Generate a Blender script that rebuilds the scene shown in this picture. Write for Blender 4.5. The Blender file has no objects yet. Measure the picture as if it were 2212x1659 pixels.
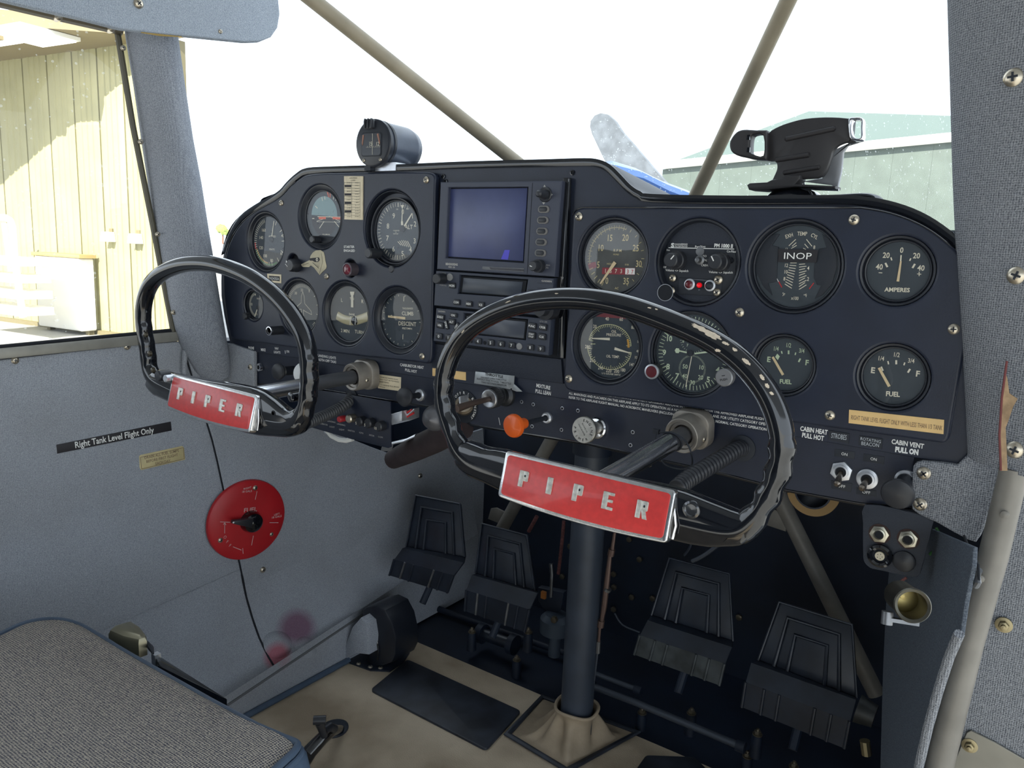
import bpy, math, random
from mathutils import Matrix, Vector
from math import sin, cos, pi, radians, sqrt, atan2, hypot
random.seed(7)
S = bpy.context.scene
COL = S.collection

# ------------------------------------------------------------------ camera
W, H, FPX = 2212.0, 1659.0, 1668.3
CAM = Vector((0.5844, -0.695, -0.0697))
YAW, PITCH, ROLL = 0.6073, -0.1735, 0.0408
_f = Vector((-sin(YAW)*cos(PITCH), cos(YAW)*cos(PITCH), sin(PITCH)))
_r0 = Vector((cos(YAW), sin(YAW), 0)); _u0 = _r0.cross(_f)
_r = cos(ROLL)*_r0 + sin(ROLL)*_u0
_u = -sin(ROLL)*_r0 + cos(ROLL)*_u0
cd = bpy.data.cameras.new('camera'); cam = bpy.data.objects.new('camera', cd); COL.objects.link(cam)
cam.matrix_world = Matrix(((_r.x, _u.x, -_f.x, CAM.x), (_r.y, _u.y, -_f.y, CAM.y), (_r.z, _u.z, -_f.z, CAM.z), (0, 0, 0, 1)))
cd.sensor_width = 36.0; cd.lens = 36.0*FPX/W; cd.clip_start = 0.01; cd.clip_end = 500
S.camera = cam

# ------------------------------------------------------------------ world, sun, exposure
S.view_settings.view_transform = 'Standard'; S.view_settings.look = 'None'
S.view_settings.gamma = 1; S.view_settings.use_curve_mapping = False
S.view_settings.exposure = 0.0
wd = bpy.data.worlds.new('sky'); S.world = wd; wd.use_nodes = True
bg = wd.node_tree.nodes['Background']; bg.inputs[0].default_value = (0.80, 0.90, 1.0, 1); bg.inputs[1].default_value = 2.3
sd = bpy.data.lights.new('sun', 'SUN'); sd.energy = 12.0; sd.angle = 0.009; sd.color = (1.0, 0.95, 0.82)
sun = bpy.data.objects.new('sun', sd); COL.objects.link(sun)
SUN_DIR = Vector((-0.30, 0.75, -0.58)).normalized()
sun.rotation_euler = SUN_DIR.to_track_quat('-Z', 'Y').to_euler(); sun.location = (3, -4, 8)

# ------------------------------------------------------------------ rays through photograph points onto the real planes of the cockpit
def ray(px, py):
    return _f + (px-W/2)/FPX*_r - (py-H/2)/FPX*_u
def onp(px, py, P0, n):
    d = ray(px, py); P0 = Vector(P0); n = Vector(n)
    return CAM + d*((P0-CAM).dot(n)/d.dot(n))
def atY(px, py, Y=0.0): return onp(px, py, (0, Y, 0), (0, 1, 0))
def atX(px, py, X): return onp(px, py, (X, 0, 0), (1, 0, 0))
def atZ(px, py, Z): return onp(px, py, (0, 0, Z), (0, 0, 1))
def L(px, py, w=0.0):            # panel coordinates (u right, v up), surface w in front of the panel plane
    p = atY(px, py, -w); return (p.x, p.z)
def frame(o, ex, ey):
    ex = Vector(ex).normalized(); ez = ex.cross(Vector(ey)).normalized(); ey = ez.cross(ex)
    o = Vector(o)
    return Matrix(((ex.x, ey.x, ez.x, o.x), (ex.y, ey.y, ez.y, o.y), (ex.z, ey.z, ez.z, o.z), (0, 0, 0, 1)))
PAN = frame((0, 0, 0), (1, 0, 0), (0, 0, 1))       # w points at the cabin
ID = Matrix.Identity(4)

# ------------------------------------------------------------------ materials
def lin(c): return tuple((x/255/12.92 if x/255 <= 0.04045 else ((x/255+0.055)/1.055)**2.4) for x in c)
MATS = {}
def mat(name, rgb, rough=0.5, metal=0.0, coat=0.0, noise=0.0, nscale=60, bump=0.0, bscale=400, spec=0.5, emit=None, trans=0.0, raw=False, col2=None, aniso=None):
    if name in MATS: return MATS[name]
    m = bpy.data.materials.new(name); m.use_nodes = True; N = m.node_tree.nodes; K = m.node_tree.links
    b = N['Principled BSDF']; c = rgb if raw else lin(rgb)
    b.inputs['Base Color'].default_value = (*c, 1); b.inputs['Roughness'].default_value = rough
    b.inputs['Metallic'].default_value = metal; b.inputs['Coat Weight'].default_value = coat
    b.inputs['Coat Roughness'].default_value = 0.08
    b.inputs['Specular IOR Level'].default_value = spec
    b.inputs['Transmission Weight'].default_value = trans
    if emit: b.inputs['Emission Color'].default_value = (*lin(emit[:3]), 1); b.inputs['Emission Strength'].default_value = emit[3]
    tc = N.new('ShaderNodeTexCoord')
    if noise:
        n = N.new('ShaderNodeTexNoise'); n.inputs['Scale'].default_value = nscale; n.inputs['Detail'].default_value = 4
        K.new(tc.outputs['Object'], n.inputs['Vector'])
        mx = N.new('ShaderNodeMix'); mx.data_type = 'RGBA'
        c2 = lin(col2) if col2 else tuple(x*(1-noise) for x in c); c1 = c if col2 else tuple(min(1, x*(1+noise)) for x in c)
        mx.inputs[6].default_value = (*c1, 1); mx.inputs[7].default_value = (*c2, 1)
        mr = N.new('ShaderNodeMapRange'); mr.inputs[1].default_value = 0.35; mr.inputs[2].default_value = 0.65
        K.new(n.outputs['Fac'], mr.inputs[0]); K.new(mr.outputs[0], mx.inputs[0]); K.new(mx.outputs[2], b.inputs['Base Color'])
    if bump:
        n = N.new('ShaderNodeTexNoise'); n.inputs['Scale'].default_value = bscale; n.inputs['Detail'].default_value = 3
        K.new(tc.outputs['Object'], n.inputs['Vector'])
        bp = N.new('ShaderNodeBump'); bp.inputs['Strength'].default_value = bump; bp.inputs['Distance'].default_value = 0.001
        K.new(n.outputs['Fac'], bp.inputs['Height']); K.new(bp.outputs[0], b.inputs['Normal'])
    MATS[name] = m; return m

def fabric(name, ca, cb, cell=0.0016, dirt=None, blotch=0.25, stain=False, axes=(0, 1), contrast=1.0, bump=0.5, wv_=0.22):
    """woven tweed: two thread colours crossing, plus soft soiling"""
    m = bpy.data.materials.new(name); m.use_nodes = True; N = m.node_tree.nodes; K = m.node_tree.links
    b = N['Principled BSDF']; b.inputs['Roughness'].default_value = 0.9; b.inputs['Specular IOR Level'].default_value = 0.15
    tc = N.new('ShaderNodeTexCoord'); sp = N.new('ShaderNodeSeparateXYZ'); K.new(tc.outputs['Object'], sp.inputs[0])
    def mth(op, a, bb=None):
        q = N.new('ShaderNodeMath'); q.operation = op
        for i, v in enumerate((a, bb)):
            if v is None: continue
            if isinstance(v, (int, float)): q.inputs[i].default_value = v
            else: K.new(v, q.inputs[i])
        return q.outputs[0]
    k = pi/cell*1.4
    wob = N.new('ShaderNodeTexNoise'); wob.inputs['Scale'].default_value = 90; K.new(tc.outputs['Object'], wob.inputs['Vector'])
    wv = mth('MULTIPLY', wob.outputs['Fac'], 5.0)
    ax = [sp.outputs[axes[0]], sp.outputs[axes[1]]]
    d1 = mth('ADD', ax[0], ax[1]); d2 = mth('SUBTRACT', ax[0], ax[1])
    s1 = mth('SINE', mth('ADD', mth('MULTIPLY', d1, k*0.7071), wv)); s2 = mth('SINE', mth('MULTIPLY', d2, k*0.7071))
    weave = mth('MULTIPLY', s1, s2)
    n1 = N.new('ShaderNodeTexNoise'); n1.inputs['Scale'].default_value = 1.7/cell; n1.inputs['Detail'].default_value = 2
    K.new(tc.outputs['Object'], n1.inputs['Vector'])
    fac = mth('ADD', mth('MULTIPLY', weave, wv_*contrast), mth('ADD', mth('MULTIPLY', mth('SUBTRACT', n1.outputs['Fac'], 0.5), 2.4*contrast), 0.5))
    mx = N.new('ShaderNodeMix'); mx.data_type = 'RGBA'; mx.clamp_factor = True
    mx.inputs[6].default_value = (*lin(ca), 1); mx.inputs[7].default_value = (*lin(cb), 1); K.new(fac, mx.inputs[0])
    out = mx.outputs[2]
    n2 = N.new('ShaderNodeTexNoise'); n2.inputs['Scale'].default_value = 5; n2.inputs['Detail'].default_value = 5; K.new(tc.outputs['Object'], n2.inputs['Vector'])
    mr = N.new('ShaderNodeMapRange'); mr.inputs[1].default_value = 0.4; mr.inputs[2].default_value = 0.75; mr.inputs[4].default_value = blotch
    K.new(n2.outputs['Fac'], mr.inputs[0])
    m2 = N.new('ShaderNodeMix'); m2.data_type = 'RGBA'; K.new(mr.outputs[0], m2.inputs[0]); K.new(out, m2.inputs[6])
    m2.inputs[7].default_value = (*lin(dirt or (95, 92, 90)), 1); out = m2.outputs[2]
    for (c, r, colr, amt) in (stain or []):
        vm = N.new('ShaderNodeVectorMath'); vm.operation = 'DISTANCE'; vm.inputs[1].default_value = tuple(q*0.97+0.015 for q in c)
        wn = N.new('ShaderNodeMix'); wn.data_type = 'VECTOR'; wn.inputs[0].default_value = 0.03
        K.new(tc.outputs['Object'], wn.inputs[4]); K.new(n2.outputs['Color'], wn.inputs[5]); K.new(wn.outputs[1], vm.inputs[0])
        r2 = N.new('ShaderNodeMapRange'); r2.inputs[1].default_value = r; r2.inputs[2].default_value = r*0.5; r2.inputs[3].default_value = 0; r2.inputs[4].default_value = amt
        K.new(vm.outputs['Value'], r2.inputs[0])
        m3 = N.new('ShaderNodeMix'); m3.data_type = 'RGBA'; K.new(r2.outputs[0], m3.inputs[0]); K.new(out, m3.inputs[6]); m3.inputs[7].default_value = (*lin(colr), 1); out = m3.outputs[2]
    K.new(out, b.inputs['Base Color'])
    bp = N.new('ShaderNodeBump'); bp.inputs['Strength'].default_value = bump; bp.inputs['Distance'].default_value = 0.0006
    K.new(fac, bp.inputs['Height']); K.new(bp.outputs[0], b.inputs['Normal'])
    MATS[name] = m; return m

def clear(name, gloss=0.06, speck=0.0, sscale=300, tint=(1, 1, 1), rough=0.02, haze=0.0):
    """thin pane: transparent with a faint reflection and real dust specks"""
    m = bpy.data.materials.new(name); m.use_nodes = True; N = m.node_tree.nodes; K = m.node_tree.links
    for n in list(N):
        if n.type != 'OUTPUT_MATERIAL': N.remove(n)
    out = [n for n in N][0]
    t = N.new('ShaderNodeBsdfTransparent'); t.inputs[0].default_value = (*tint, 1)
    g = N.new('ShaderNodeBsdfGlossy'); g.inputs['Roughness'].default_value = rough
    lw = N.new('ShaderNodeLayerWeight'); lw.inputs[0].default_value = 0.25
    mr = N.new('ShaderNodeMapRange'); mr.inputs[3].default_value = gloss; mr.inputs[4].default_value = min(1, gloss*5)
    K.new(lw.outputs['Fresnel'], mr.inputs[0])
    mx = N.new('ShaderNodeMixShader'); K.new(mr.outputs[0], mx.inputs[0]); K.new(t.outputs[0], mx.inputs[1]); K.new(g.outputs[0], mx.inputs[2])
    last = mx.outputs[0]
    if speck or haze:
        tc = N.new('ShaderNodeTexCoord')
        d = N.new('ShaderNodeBsdfTranslucent'); d.inputs[0].default_value = (0.9, 0.93, 0.9, 1)
        v = N.new('ShaderNodeTexVoronoi'); v.inputs['Scale'].default_value = sscale; K.new(tc.outputs['Object'], v.inputs['Vector'])
        nz = N.new('ShaderNodeTexNoise'); nz.inputs['Scale'].default_value = sscale*0.4; K.new(tc.outputs['Object'], nz.inputs['Vector'])
        a = N.new('ShaderNodeMath'); a.operation = 'LESS_THAN'; a.inputs[1].default_value = 0.26; K.new(v.outputs['Distance'], a.inputs[0])
        b = N.new('ShaderNodeMath'); b.operation = 'GREATER_THAN'; b.inputs[1].default_value = 0.56; K.new(nz.outputs['Fac'], b.inputs[0])
        c = N.new('ShaderNodeMath'); c.operation = 'MULTIPLY'; K.new(a.outputs[0], c.inputs[0]); K.new(b.outputs[0], c.inputs[1])
        e = N.new('ShaderNodeMath'); e.operation = 'MULTIPLY_ADD'; e.inputs[1].default_value = speck; e.inputs[2].default_value = haze; K.new(c.outputs[0], e.inputs[0])
        m2 = N.new('ShaderNodeMixShader'); K.new(e.outputs[0], m2.inputs[0]); K.new(last, m2.inputs[1]); K.new(d.outputs[0], m2.inputs[2]); last = m2.outputs[0]
    K.new(last, out.inputs[0]); MATS[name] = m; return m

BLACKP = mat('satin_black_panel', (0.013, 0.018, 0.035), 0.40, raw=True, noise=0.12, nscale=25, bump=0.12, bscale=900)  # bluish cast of these blacks stands in for lens haze
BLACKL = mat('leathered_black', (0.014, 0.019, 0.033), 0.55, raw=True, bump=0.5, bscale=700)
BLACKG = mat('glossy_black_enamel', (0.006, 0.007, 0.010), 0.10, raw=True, coat=0.5)
BLACKM = mat('matt_black', (0.014, 0.018, 0.027), 0.6, raw=True)
BLACKK = mat('black_knob_plastic', (0.022, 0.024, 0.030), 0.38, raw=True)
BEZ = mat('black_bezel', (0.016, 0.019, 0.027), 0.35, raw=True)
DIAL = mat('dial_black', (0.030, 0.042, 0.056), 0.6, raw=True)
DIALG = mat('dial_slate', (0.038, 0.050, 0.062), 0.6, raw=True)
UNDER = mat('underdash_black_paint', (0.004, 0.010, 0.024), 0.6, raw=True, noise=0.3, nscale=12)  # navy tint puts the lens flare over the footwell into the colour
PEDAL = mat('pedal_black_paint', (0.011, 0.016, 0.027), 0.38, raw=True, noise=0.3, nscale=30)
STEELW = mat('worn_steel', (120, 122, 125), 0.38, 0.85, noise=0.25, nscale=40)
CHROME = mat('chrome', (215, 216, 220), 0.12, 1.0)
CHROMEO = mat('pitted_chrome', (210, 210, 210), 0.22, 1.0, noise=0.08, nscale=200, bump=0.05, bscale=900)
ALU = mat('brushed_aluminium', (205, 208, 214), 0.33, 0.8, noise=0.1, nscale=120)
SCREW = mat('screw_steel', (200, 190, 172), 0.3, 0.9)
BRASS = mat('brass', (150, 140, 112), 0.35, 0.85)
CREAM = mat('print_cream', (226, 220, 200), 0.6)
WHITEP = mat('print_white', (235, 235, 232), 0.6)
LUME = mat('luminous_green_cream', (205, 218, 190), 0.6)
AMBER = mat('needle_aged_cream', (222, 200, 160), 0.6)
REDP = mat('print_red', (190, 40, 45), 0.6)
INK = mat('ink_black', (30, 28, 34), 0.6)
INKB = mat('ink_brown', (120, 98, 80), 0.6)
RED = mat('badge_red_enamel', (206, 56, 54), 0.38, coat=0.3, noise=0.08, nscale=200)
REDS = mat('selector_red', (185, 30, 38), 0.42, noise=0.08, nscale=20)
ORANGE = mat('orange_plastic', (232, 100, 32), 0.35, coat=0.3)
GREYK = mat('grey_knob', (98, 98, 102), 0.32, 0.3, noise=0.15, nscale=60)
PRIMER = mat('bare_aluminium', (170, 168, 162), 0.38, 0.85, noise=0.15, nscale=90)
TAPE = mat('yellowed_tape', (226, 190, 130), 0.6, noise=0.06, nscale=60)
PLAC = mat('ivory_placard', (226, 212, 182), 0.5, noise=0.08, nscale=80)
SILVP = mat('silver_placard', (172, 176, 178), 0.4, 0.4, noise=0.2, nscale=60)
BUFF = mat('buff_plate', (200, 186, 140), 0.5, noise=0.1, nscale=50)
CARPET = mat('tan_carpet', (206, 190, 166), 0.95, noise=0.3, nscale=7, bump=0.9, bscale=500, col2=(160, 144, 122))
RUBBER = mat('black_rubber_mat', (0.022, 0.027, 0.038), 0.5, raw=True, noise=0.5, nscale=18)
BOOT = mat('tan_leather_boot', (158, 142, 120), 0.7, noise=0.15, nscale=25, bump=0.3, bscale=300)
TUBEG = mat('zinc_grey_tube_paint', (122, 118, 111), 0.5, 0.15, noise=0.15, nscale=25, bump=0.2, bscale=120)
TUBEC = mat('cream_tube_paint', (150, 140, 120), 0.5, noise=0.1, nscale=25)
SHADOWM = mat('dark_gap', (0.006, 0.008, 0.013), 0.8, raw=True)
RUST = mat('old_wood_edge', (120, 84, 62), 0.8, noise=0.3, nscale=60)
VINYL = mat('blue_vinyl', (72, 88, 108), 0.45, noise=0.1, nscale=30, bump=0.2, bscale=500)
GLASS = clear('instrument_glass', gloss=0.05)
BX = -0.33
def za(y): return -0.753+(y+0.069)*0.1705
def fil(y, t):                       # lower wall lining sweeping from the floor edge up into the wall
    xw = -0.44+0.17*y+0.001; return Vector((xw+(BX-xw)*(1-t)**2, y, za(y)+0.14*t))
def filhit(px, py, lift=0.0):
    d = ray(px, py).normalized(); s = 0.4
    while s < 2.5:
        P = CAM+d*s; t = (P.z-za(P.y))/0.14
        if 0 <= t <= 1 and P.x <= fil(P.y, t).x+lift: return P
        s += 0.0006
    return P
_s1 = filhit(600, 1424); _s2 = filhit(640, 1362)
WALLF = fabric('blue_grey_tweed', (130, 136, 146), (186, 191, 199), 0.0019, dirt=(122, 119, 116), blotch=0.40, contrast=0.8,
               axes=(1, 2))
PILF = fabric('pillar_tweed', (112, 118, 128), (172, 176, 184), 0.0019, blotch=0.10, axes=(0, 2), contrast=0.85)
WALLB = fabric('side_box_tweed', (130, 136, 146), (186, 191, 199), 0.0019, dirt=(122, 119, 116), blotch=0.40, stain=[(tuple(_s1), 0.026, (170, 66, 84), 0.7), (tuple(_s2), 0.036, (112, 56, 88), 0.7)], axes=(1, 2), contrast=0.8, wv_=0.0)
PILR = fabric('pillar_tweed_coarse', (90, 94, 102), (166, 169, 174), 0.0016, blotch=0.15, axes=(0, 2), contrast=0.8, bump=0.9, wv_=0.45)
CEILF = fabric('header_tweed', (134, 144, 158), (184, 192, 202), 0.0019, blotch=0.1, axes=(1, 2), contrast=0.8)
SEATF = fabric('seat_tweed', (74, 76, 92), (208, 198, 182), 0.0022, dirt=(120, 112, 102), blotch=0.15, axes=(0, 1), contrast=0.9, bump=1.0, wv_=0.8)

# ------------------------------------------------------------------ mesh builder
def rrect(x0, x1, y0, y1, r, n=5):
    P = []
    for cx, cy, a0 in ((x1-r, y1-r, 0), (x0+r, y1-r, 90), (x0+r, y0+r, 180), (x1-r, y0+r, 270)):
        for k in range(n+1):
            a = radians(a0+90*k/n); P.append((cx+r*cos(a), cy+r*sin(a)))
    return P
def circ(cx, cy, r, n=40, a0=0): return [(cx+r*cos(a0+2*pi*k/n), cy+r*sin(a0+2*pi*k/n)) for k in range(n)]
def offs(P, d):                       # inset a ccw polygon
    n = len(P); out = []
    for i in range(n):
        a, b, c = P[i-1], P[i], P[(i+1) % n]
        e1 = (b[0]-a[0], b[1]-a[1]); e2 = (c[0]-b[0], c[1]-b[1])
        l1 = hypot(*e1) or 1e-9; l2 = hypot(*e2) or 1e-9
        n1 = (-e1[1]/l1, e1[0]/l1); n2 = (-e2[1]/l2, e2[0]/l2)
        m = (n1[0]+n2[0], n1[1]+n2[1]); k = 1+n1[0]*n2[0]+n1[1]*n2[1]; k = max(k, 0.35)
        out.append((b[0]+m[0]*d/k, b[1]+m[1]*d/k))
    return out
def ccw(P): return P if sum(P[i-1][0]*P[i][1]-P[i][0]*P[i-1][1] for i in range(len(P))) > 0 else P[::-1]
def smooth(P, n=6, closed=True):
    out = []; m = len(P)
    rng = range(m) if closed else range(m-1)
    for i in rng:
        p0 = P[(i-1) % m] if closed or i > 0 else P[i]; p1 = P[i]; p2 = P[(i+1) % m]; p3 = P[(i+2) % m] if closed or i+2 < m else P[i+1]
        for k in range(n):
            t = k/n; out.append(tuple(0.5*((2*b)+(-a+c)*t+(2*a-5*b+4*c-d)*t*t+(-a+3*b-3*c+d)*t**3) for a, b, c, d in zip(p0, p1, p2, p3)))
    if not closed: out.append(tuple(P[-1]))
    return out
_tc = {}
def tmesh(s, bold=0.0):
    key = (s, bold)
    if key in _tc: return _tc[key]
    c = bpy.data.curves.new('t', 'FONT'); c.body = s; c.size = 1; c.resolution_u = 2; c.offset = bold
    o = bpy.data.objects.new('t', c); me = bpy.data.meshes.new_from_object(o)
    V = [tuple(v.co) for v in me.vertices]; F = [tuple(p.vertices) for p in me.polygons]
    bpy.data.objects.remove(o); bpy.data.curves.remove(c); bpy.data.meshes.remove(me)
    _tc[key] = (V, F); return _tc[key]
CAP = 0.72
class MB:
    def __init__(s, F=PAN): s.V = []; s.F = []; s.I = []; s.M = F; s.sm = True
    def add(s, V, F, i=0):
        n = len(s.V); s.V += [tuple(v) for v in V]; s.F += [tuple(a+n for a in f) for f in F]; s.I += [i]*len(F); return s
    def box(s, a, b, i=0):
        x0, y0, z0 = a; x1, y1, z1 = b
        return s.add([(x0, y0, z0), (x1, y0, z0), (x1, y1, z0), (x0, y1, z0), (x0, y0, z1), (x1, y0, z1), (x1, y1, z1), (x0, y1, z1)],
                     [(3, 2, 1, 0), (4, 5, 6, 7), (0, 1, 5, 4), (1, 2, 6, 5), (2, 3, 7, 6), (3, 0, 4, 7)], i)
    def lathe(s, prof, c=(0, 0), n=36, i=0, M=None, cap=True):
        V = []; F = []
        for (r, w) in prof:
            for k in range(n):
                a = 2*pi*k/n; V.append((c[0]+r*cos(a), c[1]+r*sin(a), w))
        for j in range(len(prof)-1):
            for k in range(n):
                k2 = (k+1) % n; F.append((j*n+k, j*n+k2, (j+1)*n+k2, (j+1)*n+k))
        if cap:
            if prof[0][0] > 1e-6: F.append(tuple(range(n))[::-1])
            if prof[-1][0] > 1e-6: F.append(tuple((len(prof)-1)*n+k for k in range(n)))
        if M: V = [M @ Vector(v) for v in V]
        return s.add(V, F, i)
    def prism(s, P, w0, w1, bev=0.0, i=0, M=None, cap_back=True):
        P = ccw(P); n = len(P); rings = [(P, w0)]
        if bev: rings += [(P, w1-bev), (offs(P, bev*0.3), w1-bev*0.3), (offs(P, bev), w1)]
        else: rings += [(P, w1)]
        V = [(x, y, w) for R, w in rings for x, y in R]; F = []
        for j in range(len(rings)-1):
            for k in range(n): k2 = (k+1) % n; F.append((j*n+k, j*n+k2, (j+1)*n+k2, (j+1)*n+k))
        F.append(tuple((len(rings)-1)*n+k for k in range(n)))
        if cap_back: F.append(tuple(range(n))[::-1])
        if M: V = [M @ Vector(v) for v in V]
        return s.add(V, F, i)
    def flat(s, P, w, i=0):
        P = ccw(P); return s.add([(x, y, w) for x, y in P], [tuple(range(len(P)))], i)
    def tube(s, path, r, n=10, i=0, closed=False, ref=None, caps=True):
        path = [Vector(p) for p in path]; m = len(path); V = []; F = []
        rr = r if isinstance(r, (list, tuple)) else [r]*m
        up = Vector(ref) if ref else None
        for j, p in enumerate(path):
            a = path[(j-1) % m] if closed or j > 0 else p; b = path[(j+1) % m] if closed or j < m-1 else p
            t = (b-a).normalized()
            if up is None: up = t.orthogonal()
            e1 = (up - t*up.dot(t)).normalized()
            if not ref: up = e1
            e2 = t.cross(e1)
            q = rr[j]; ra, rb = (q if isinstance(q, (list, tuple)) else (q, q))
            for k in range(n):
                al = 2*pi*k/n; V.append(p+e1*(ra*cos(al))+e2*(rb*sin(al)))
        for j in range(m if closed else m-1):
            j2 = (j+1) % m
            for k in range(n): k2 = (k+1) % n; F.append((j*n+k, j*n+k2, j2*n+k2, j2*n+k))
        if not closed and caps: F.append(tuple(range(n))[::-1]); F.append(tuple((m-1)*n+k for k in range(n)))
        return s.add(V, F, i)
    def text(s, t, c, h, w, rot=0, sx=1.0, bold=0.0, i=0, al='C'):
        V, F = tmesh(t, bold)
        if not V: return s
        x0 = min(v[0] for v in V); x1 = max(v[0] for v in V); k = h/CAP
        ox = (x0+x1)/2 if al == 'C' else x0
        ca, sa = cos(rot), sin(rot); out = []
        for v in V:
            x = (v[0]-ox)*k*sx; y = (v[1]-CAP/2)*k; out.append((c[0]+x*ca-y*sa, c[1]+x*sa+y*ca, w))
        return s.add(out, F, i)
    def fit(s, t, A, B, h, w, bold=0.0, i=0):   # ink from A to B (centre line), cap height h
        V, F = tmesh(t, bold); x0 = min(v[0] for v in V); x1 = max(v[0] for v in V); k = h/CAP
        dx, dy = B[0]-A[0], B[1]-A[1]; l = hypot(dx, dy); nx, ny = -dy/l, dx/l; out = []
        for v in V:
            q = (v[0]-x0)/(x1-x0); y = (v[1]-CAP/2)*k; out.append((A[0]+dx*q+nx*y, A[1]+dy*q+ny*y, w))
        return s.add(out, F, i)
    def arc(s, t, c, R, a0, a1, h, w, i=0, sx=1.0, inward=False, bold=0.0):   # letters from angle a0 to a1 (degrees)
        n = len(t)
        for k, ch in enumerate(t):
            if ch == ' ': continue
            a = radians(a0+(a1-a0)*(k/(n-1) if n > 1 else 0)); rot = a-pi/2 if not inward else a+pi/2
            s.text(ch, (c[0]+R*cos(a), c[1]+R*sin(a)), h, w, rot, sx, bold, i)
        return s
    def ticks(s, c, r0, r1, a0, a1, n, wd, w, i=0, skip=()):
        for k in range(n):
            if k in skip: continue
            a = radians(a0+(a1-a0)*k/(n-1) if n > 1 else a0); e = (cos(a), sin(a)); t = (-e[1]*wd/2, e[0]*wd/2)
            s.add([(c[0]+e[0]*r0-t[0], c[1]+e[1]*r0-t[1], w), (c[0]+e[0]*r1-t[0], c[1]+e[1]*r1-t[1], w),
                   (c[0]+e[0]*r1+t[0], c[1]+e[1]*r1+t[1], w), (c[0]+e[0]*r0+t[0], c[1]+e[1]*r0+t[1], w)], [(0, 1, 2, 3)], i)
        return s
    def band(s, c, r0, r1, a0, a1, w, i=0, n=16):
        V = []; F = []
        for k in range(n+1):
            a = radians(a0+(a1-a0)*k/n)
            V += [(c[0]+r0*cos(a), c[1]+r0*sin(a), w), (c[0]+r1*cos(a), c[1]+r1*sin(a), w)]
        for k in range(n): F.append((2*k, 2*k+1, 2*k+3, 2*k+2) if a1 > a0 else (2*k+2, 2*k+3, 2*k+1, 2*k))
        return s.add(V, F, i)
    def seg(s, A, B, wd, w, i=0, wd2=None):
        dx, dy = B[0]-A[0], B[1]-A[1]; l = hypot(dx, dy) or 1e-9; nx, ny = -dy/l*wd/2, dx/l*wd/2; q = 1 if wd2 is None else wd2/wd
        return s.add([(A[0]-nx, A[1]-ny, w), (B[0]-nx*q, B[1]-ny*q, w), (B[0]+nx*q, B[1]+ny*q, w), (A[0]+nx, A[1]+ny, w)], [(0, 1, 2, 3)], i)
    def build(s, name, mats, parent=None, label=None, sharp=32, **props):
        if not isinstance(mats, (list, tuple)): mats = [mats]
        root = parent
        while root is not None and root.parent is not None: root = root.parent
        A = (ROOTM[root.name].inverted() if root is not None and root.name in ROOTM else ID) @ s.M
        me = bpy.data.meshes.new(name); me.from_pydata([A @ Vector(v) for v in s.V], [], s.F)
        for m in mats: me.materials.append(m)
        if len(mats) > 1: me.polygons.foreach_set('material_index', s.I)
        me.polygons.foreach_set('use_smooth', [True]*len(me.polygons)); me.set_sharp_from_angle(angle=radians(sharp)); me.update()
        o = bpy.data.objects.new(name, me); COL.objects.link(o); o.parent = parent
        if label: o['label'] = label
        for k, v in props.items(): o[k] = v
        return o
ROOTM = {}
def thing(name, label, cat, M, group=None):
    o = bpy.data.objects.new(name, None); COL.objects.link(o); o.matrix_world = M; o.empty_display_size = 0.02
    o['label'] = label; o['category'] = cat
    if group: o['group'] = group
    ROOTM[o.name] = M.copy(); return o
def pthing(name, label, cat, uv, group=None): return thing(name, label, cat, PAN @ Matrix.Translation((uv[0], uv[1], 0)), group)
def struct(mb, name, mats, parent=None, **k):
    o = mb.build(name, mats, parent, **k)
    if parent is None: o['kind'] = 'structure'
    return o
def plate(polys, w0, w1, bev, name, mats, parent=None, M=PAN, label=None, **props):
    c = bpy.data.curves.new('c', 'CURVE'); c.dimensions = '2D'; c.fill_mode = 'BOTH'
    for P in polys:
        sp = c.splines.new('POLY'); sp.points.add(len(P)-1)
        for q, (x, y) in zip(sp.points, P): q.co = (x, y, 0, 1)
        sp.use_cyclic_u = True
    c.extrude = max((w1-w0)/2-bev, 0); c.bevel_depth = bev; c.bevel_resolution = 2; c.offset = -bev
    o = bpy.data.objects.new('c', c); me = bpy.data.meshes.new_from_object(o)
    mb = MB(M); mb.add([(v.co.x, v.co.y, v.co.z+(w0+w1)/2) for v in me.vertices], [tuple(p.vertices) for p in me.polygons])
    bpy.data.objects.remove(o); bpy.data.curves.remove(c); bpy.data.meshes.remove(me)
    return mb.build(name, mats, parent, label, **props)
def place(me, name, M, parent=None, **props):       # a further object on a shared mesh, M in world space
    o = bpy.data.objects.new(name, me); COL.objects.link(o); o.parent = parent
    root = parent
    while root is not None and root.parent is not None: root = root.parent
    o.matrix_local = (ROOTM[root.name].inverted() if root is not None and root.name in ROOTM else ID) @ M
    for k, v in props.items(): o[k] = v
    return o
# cross-head screw, built once
def _screw():
    b = MB(ID); r = 1.0
    b.lathe([(r, 0), (r, 0.22), (0.82*r, 0.46), (0.5*r, 0.62), (0.2*r, 0.66)], n=20)
    for a in (0.4, 0.4+pi/2):
        e = (cos(a), sin(a)); t = (-e[1], e[0]); P = [(e[0]*x+t[0]*y, e[1]*x+t[1]*y) for x, y in ((-0.5, -0.12), (0.5, -0.12), (0.5, 0.12), (-0.5, 0.12))]
        b.prism(P, 0.4, 0.68, i=1)
    o = b.build('screw', [SCREW, BLACKM]); me = o.data; bpy.data.objects.remove(o); return me
SCREWM = _screw()
def screw(P, n, r, parent, up=(0, 0, 1), rot=None, name='screw'):
    n = Vector(n).normalized(); ex = Vector(up).cross(n).normalized(); M = frame(P, ex, n.cross(ex)) @ Matrix.Rotation(random.uniform(0, 3) if rot is None else rot, 4, 'Z') @ Matrix.Scale(r, 4)
    return place(SCREWM, name, M, parent)
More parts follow.
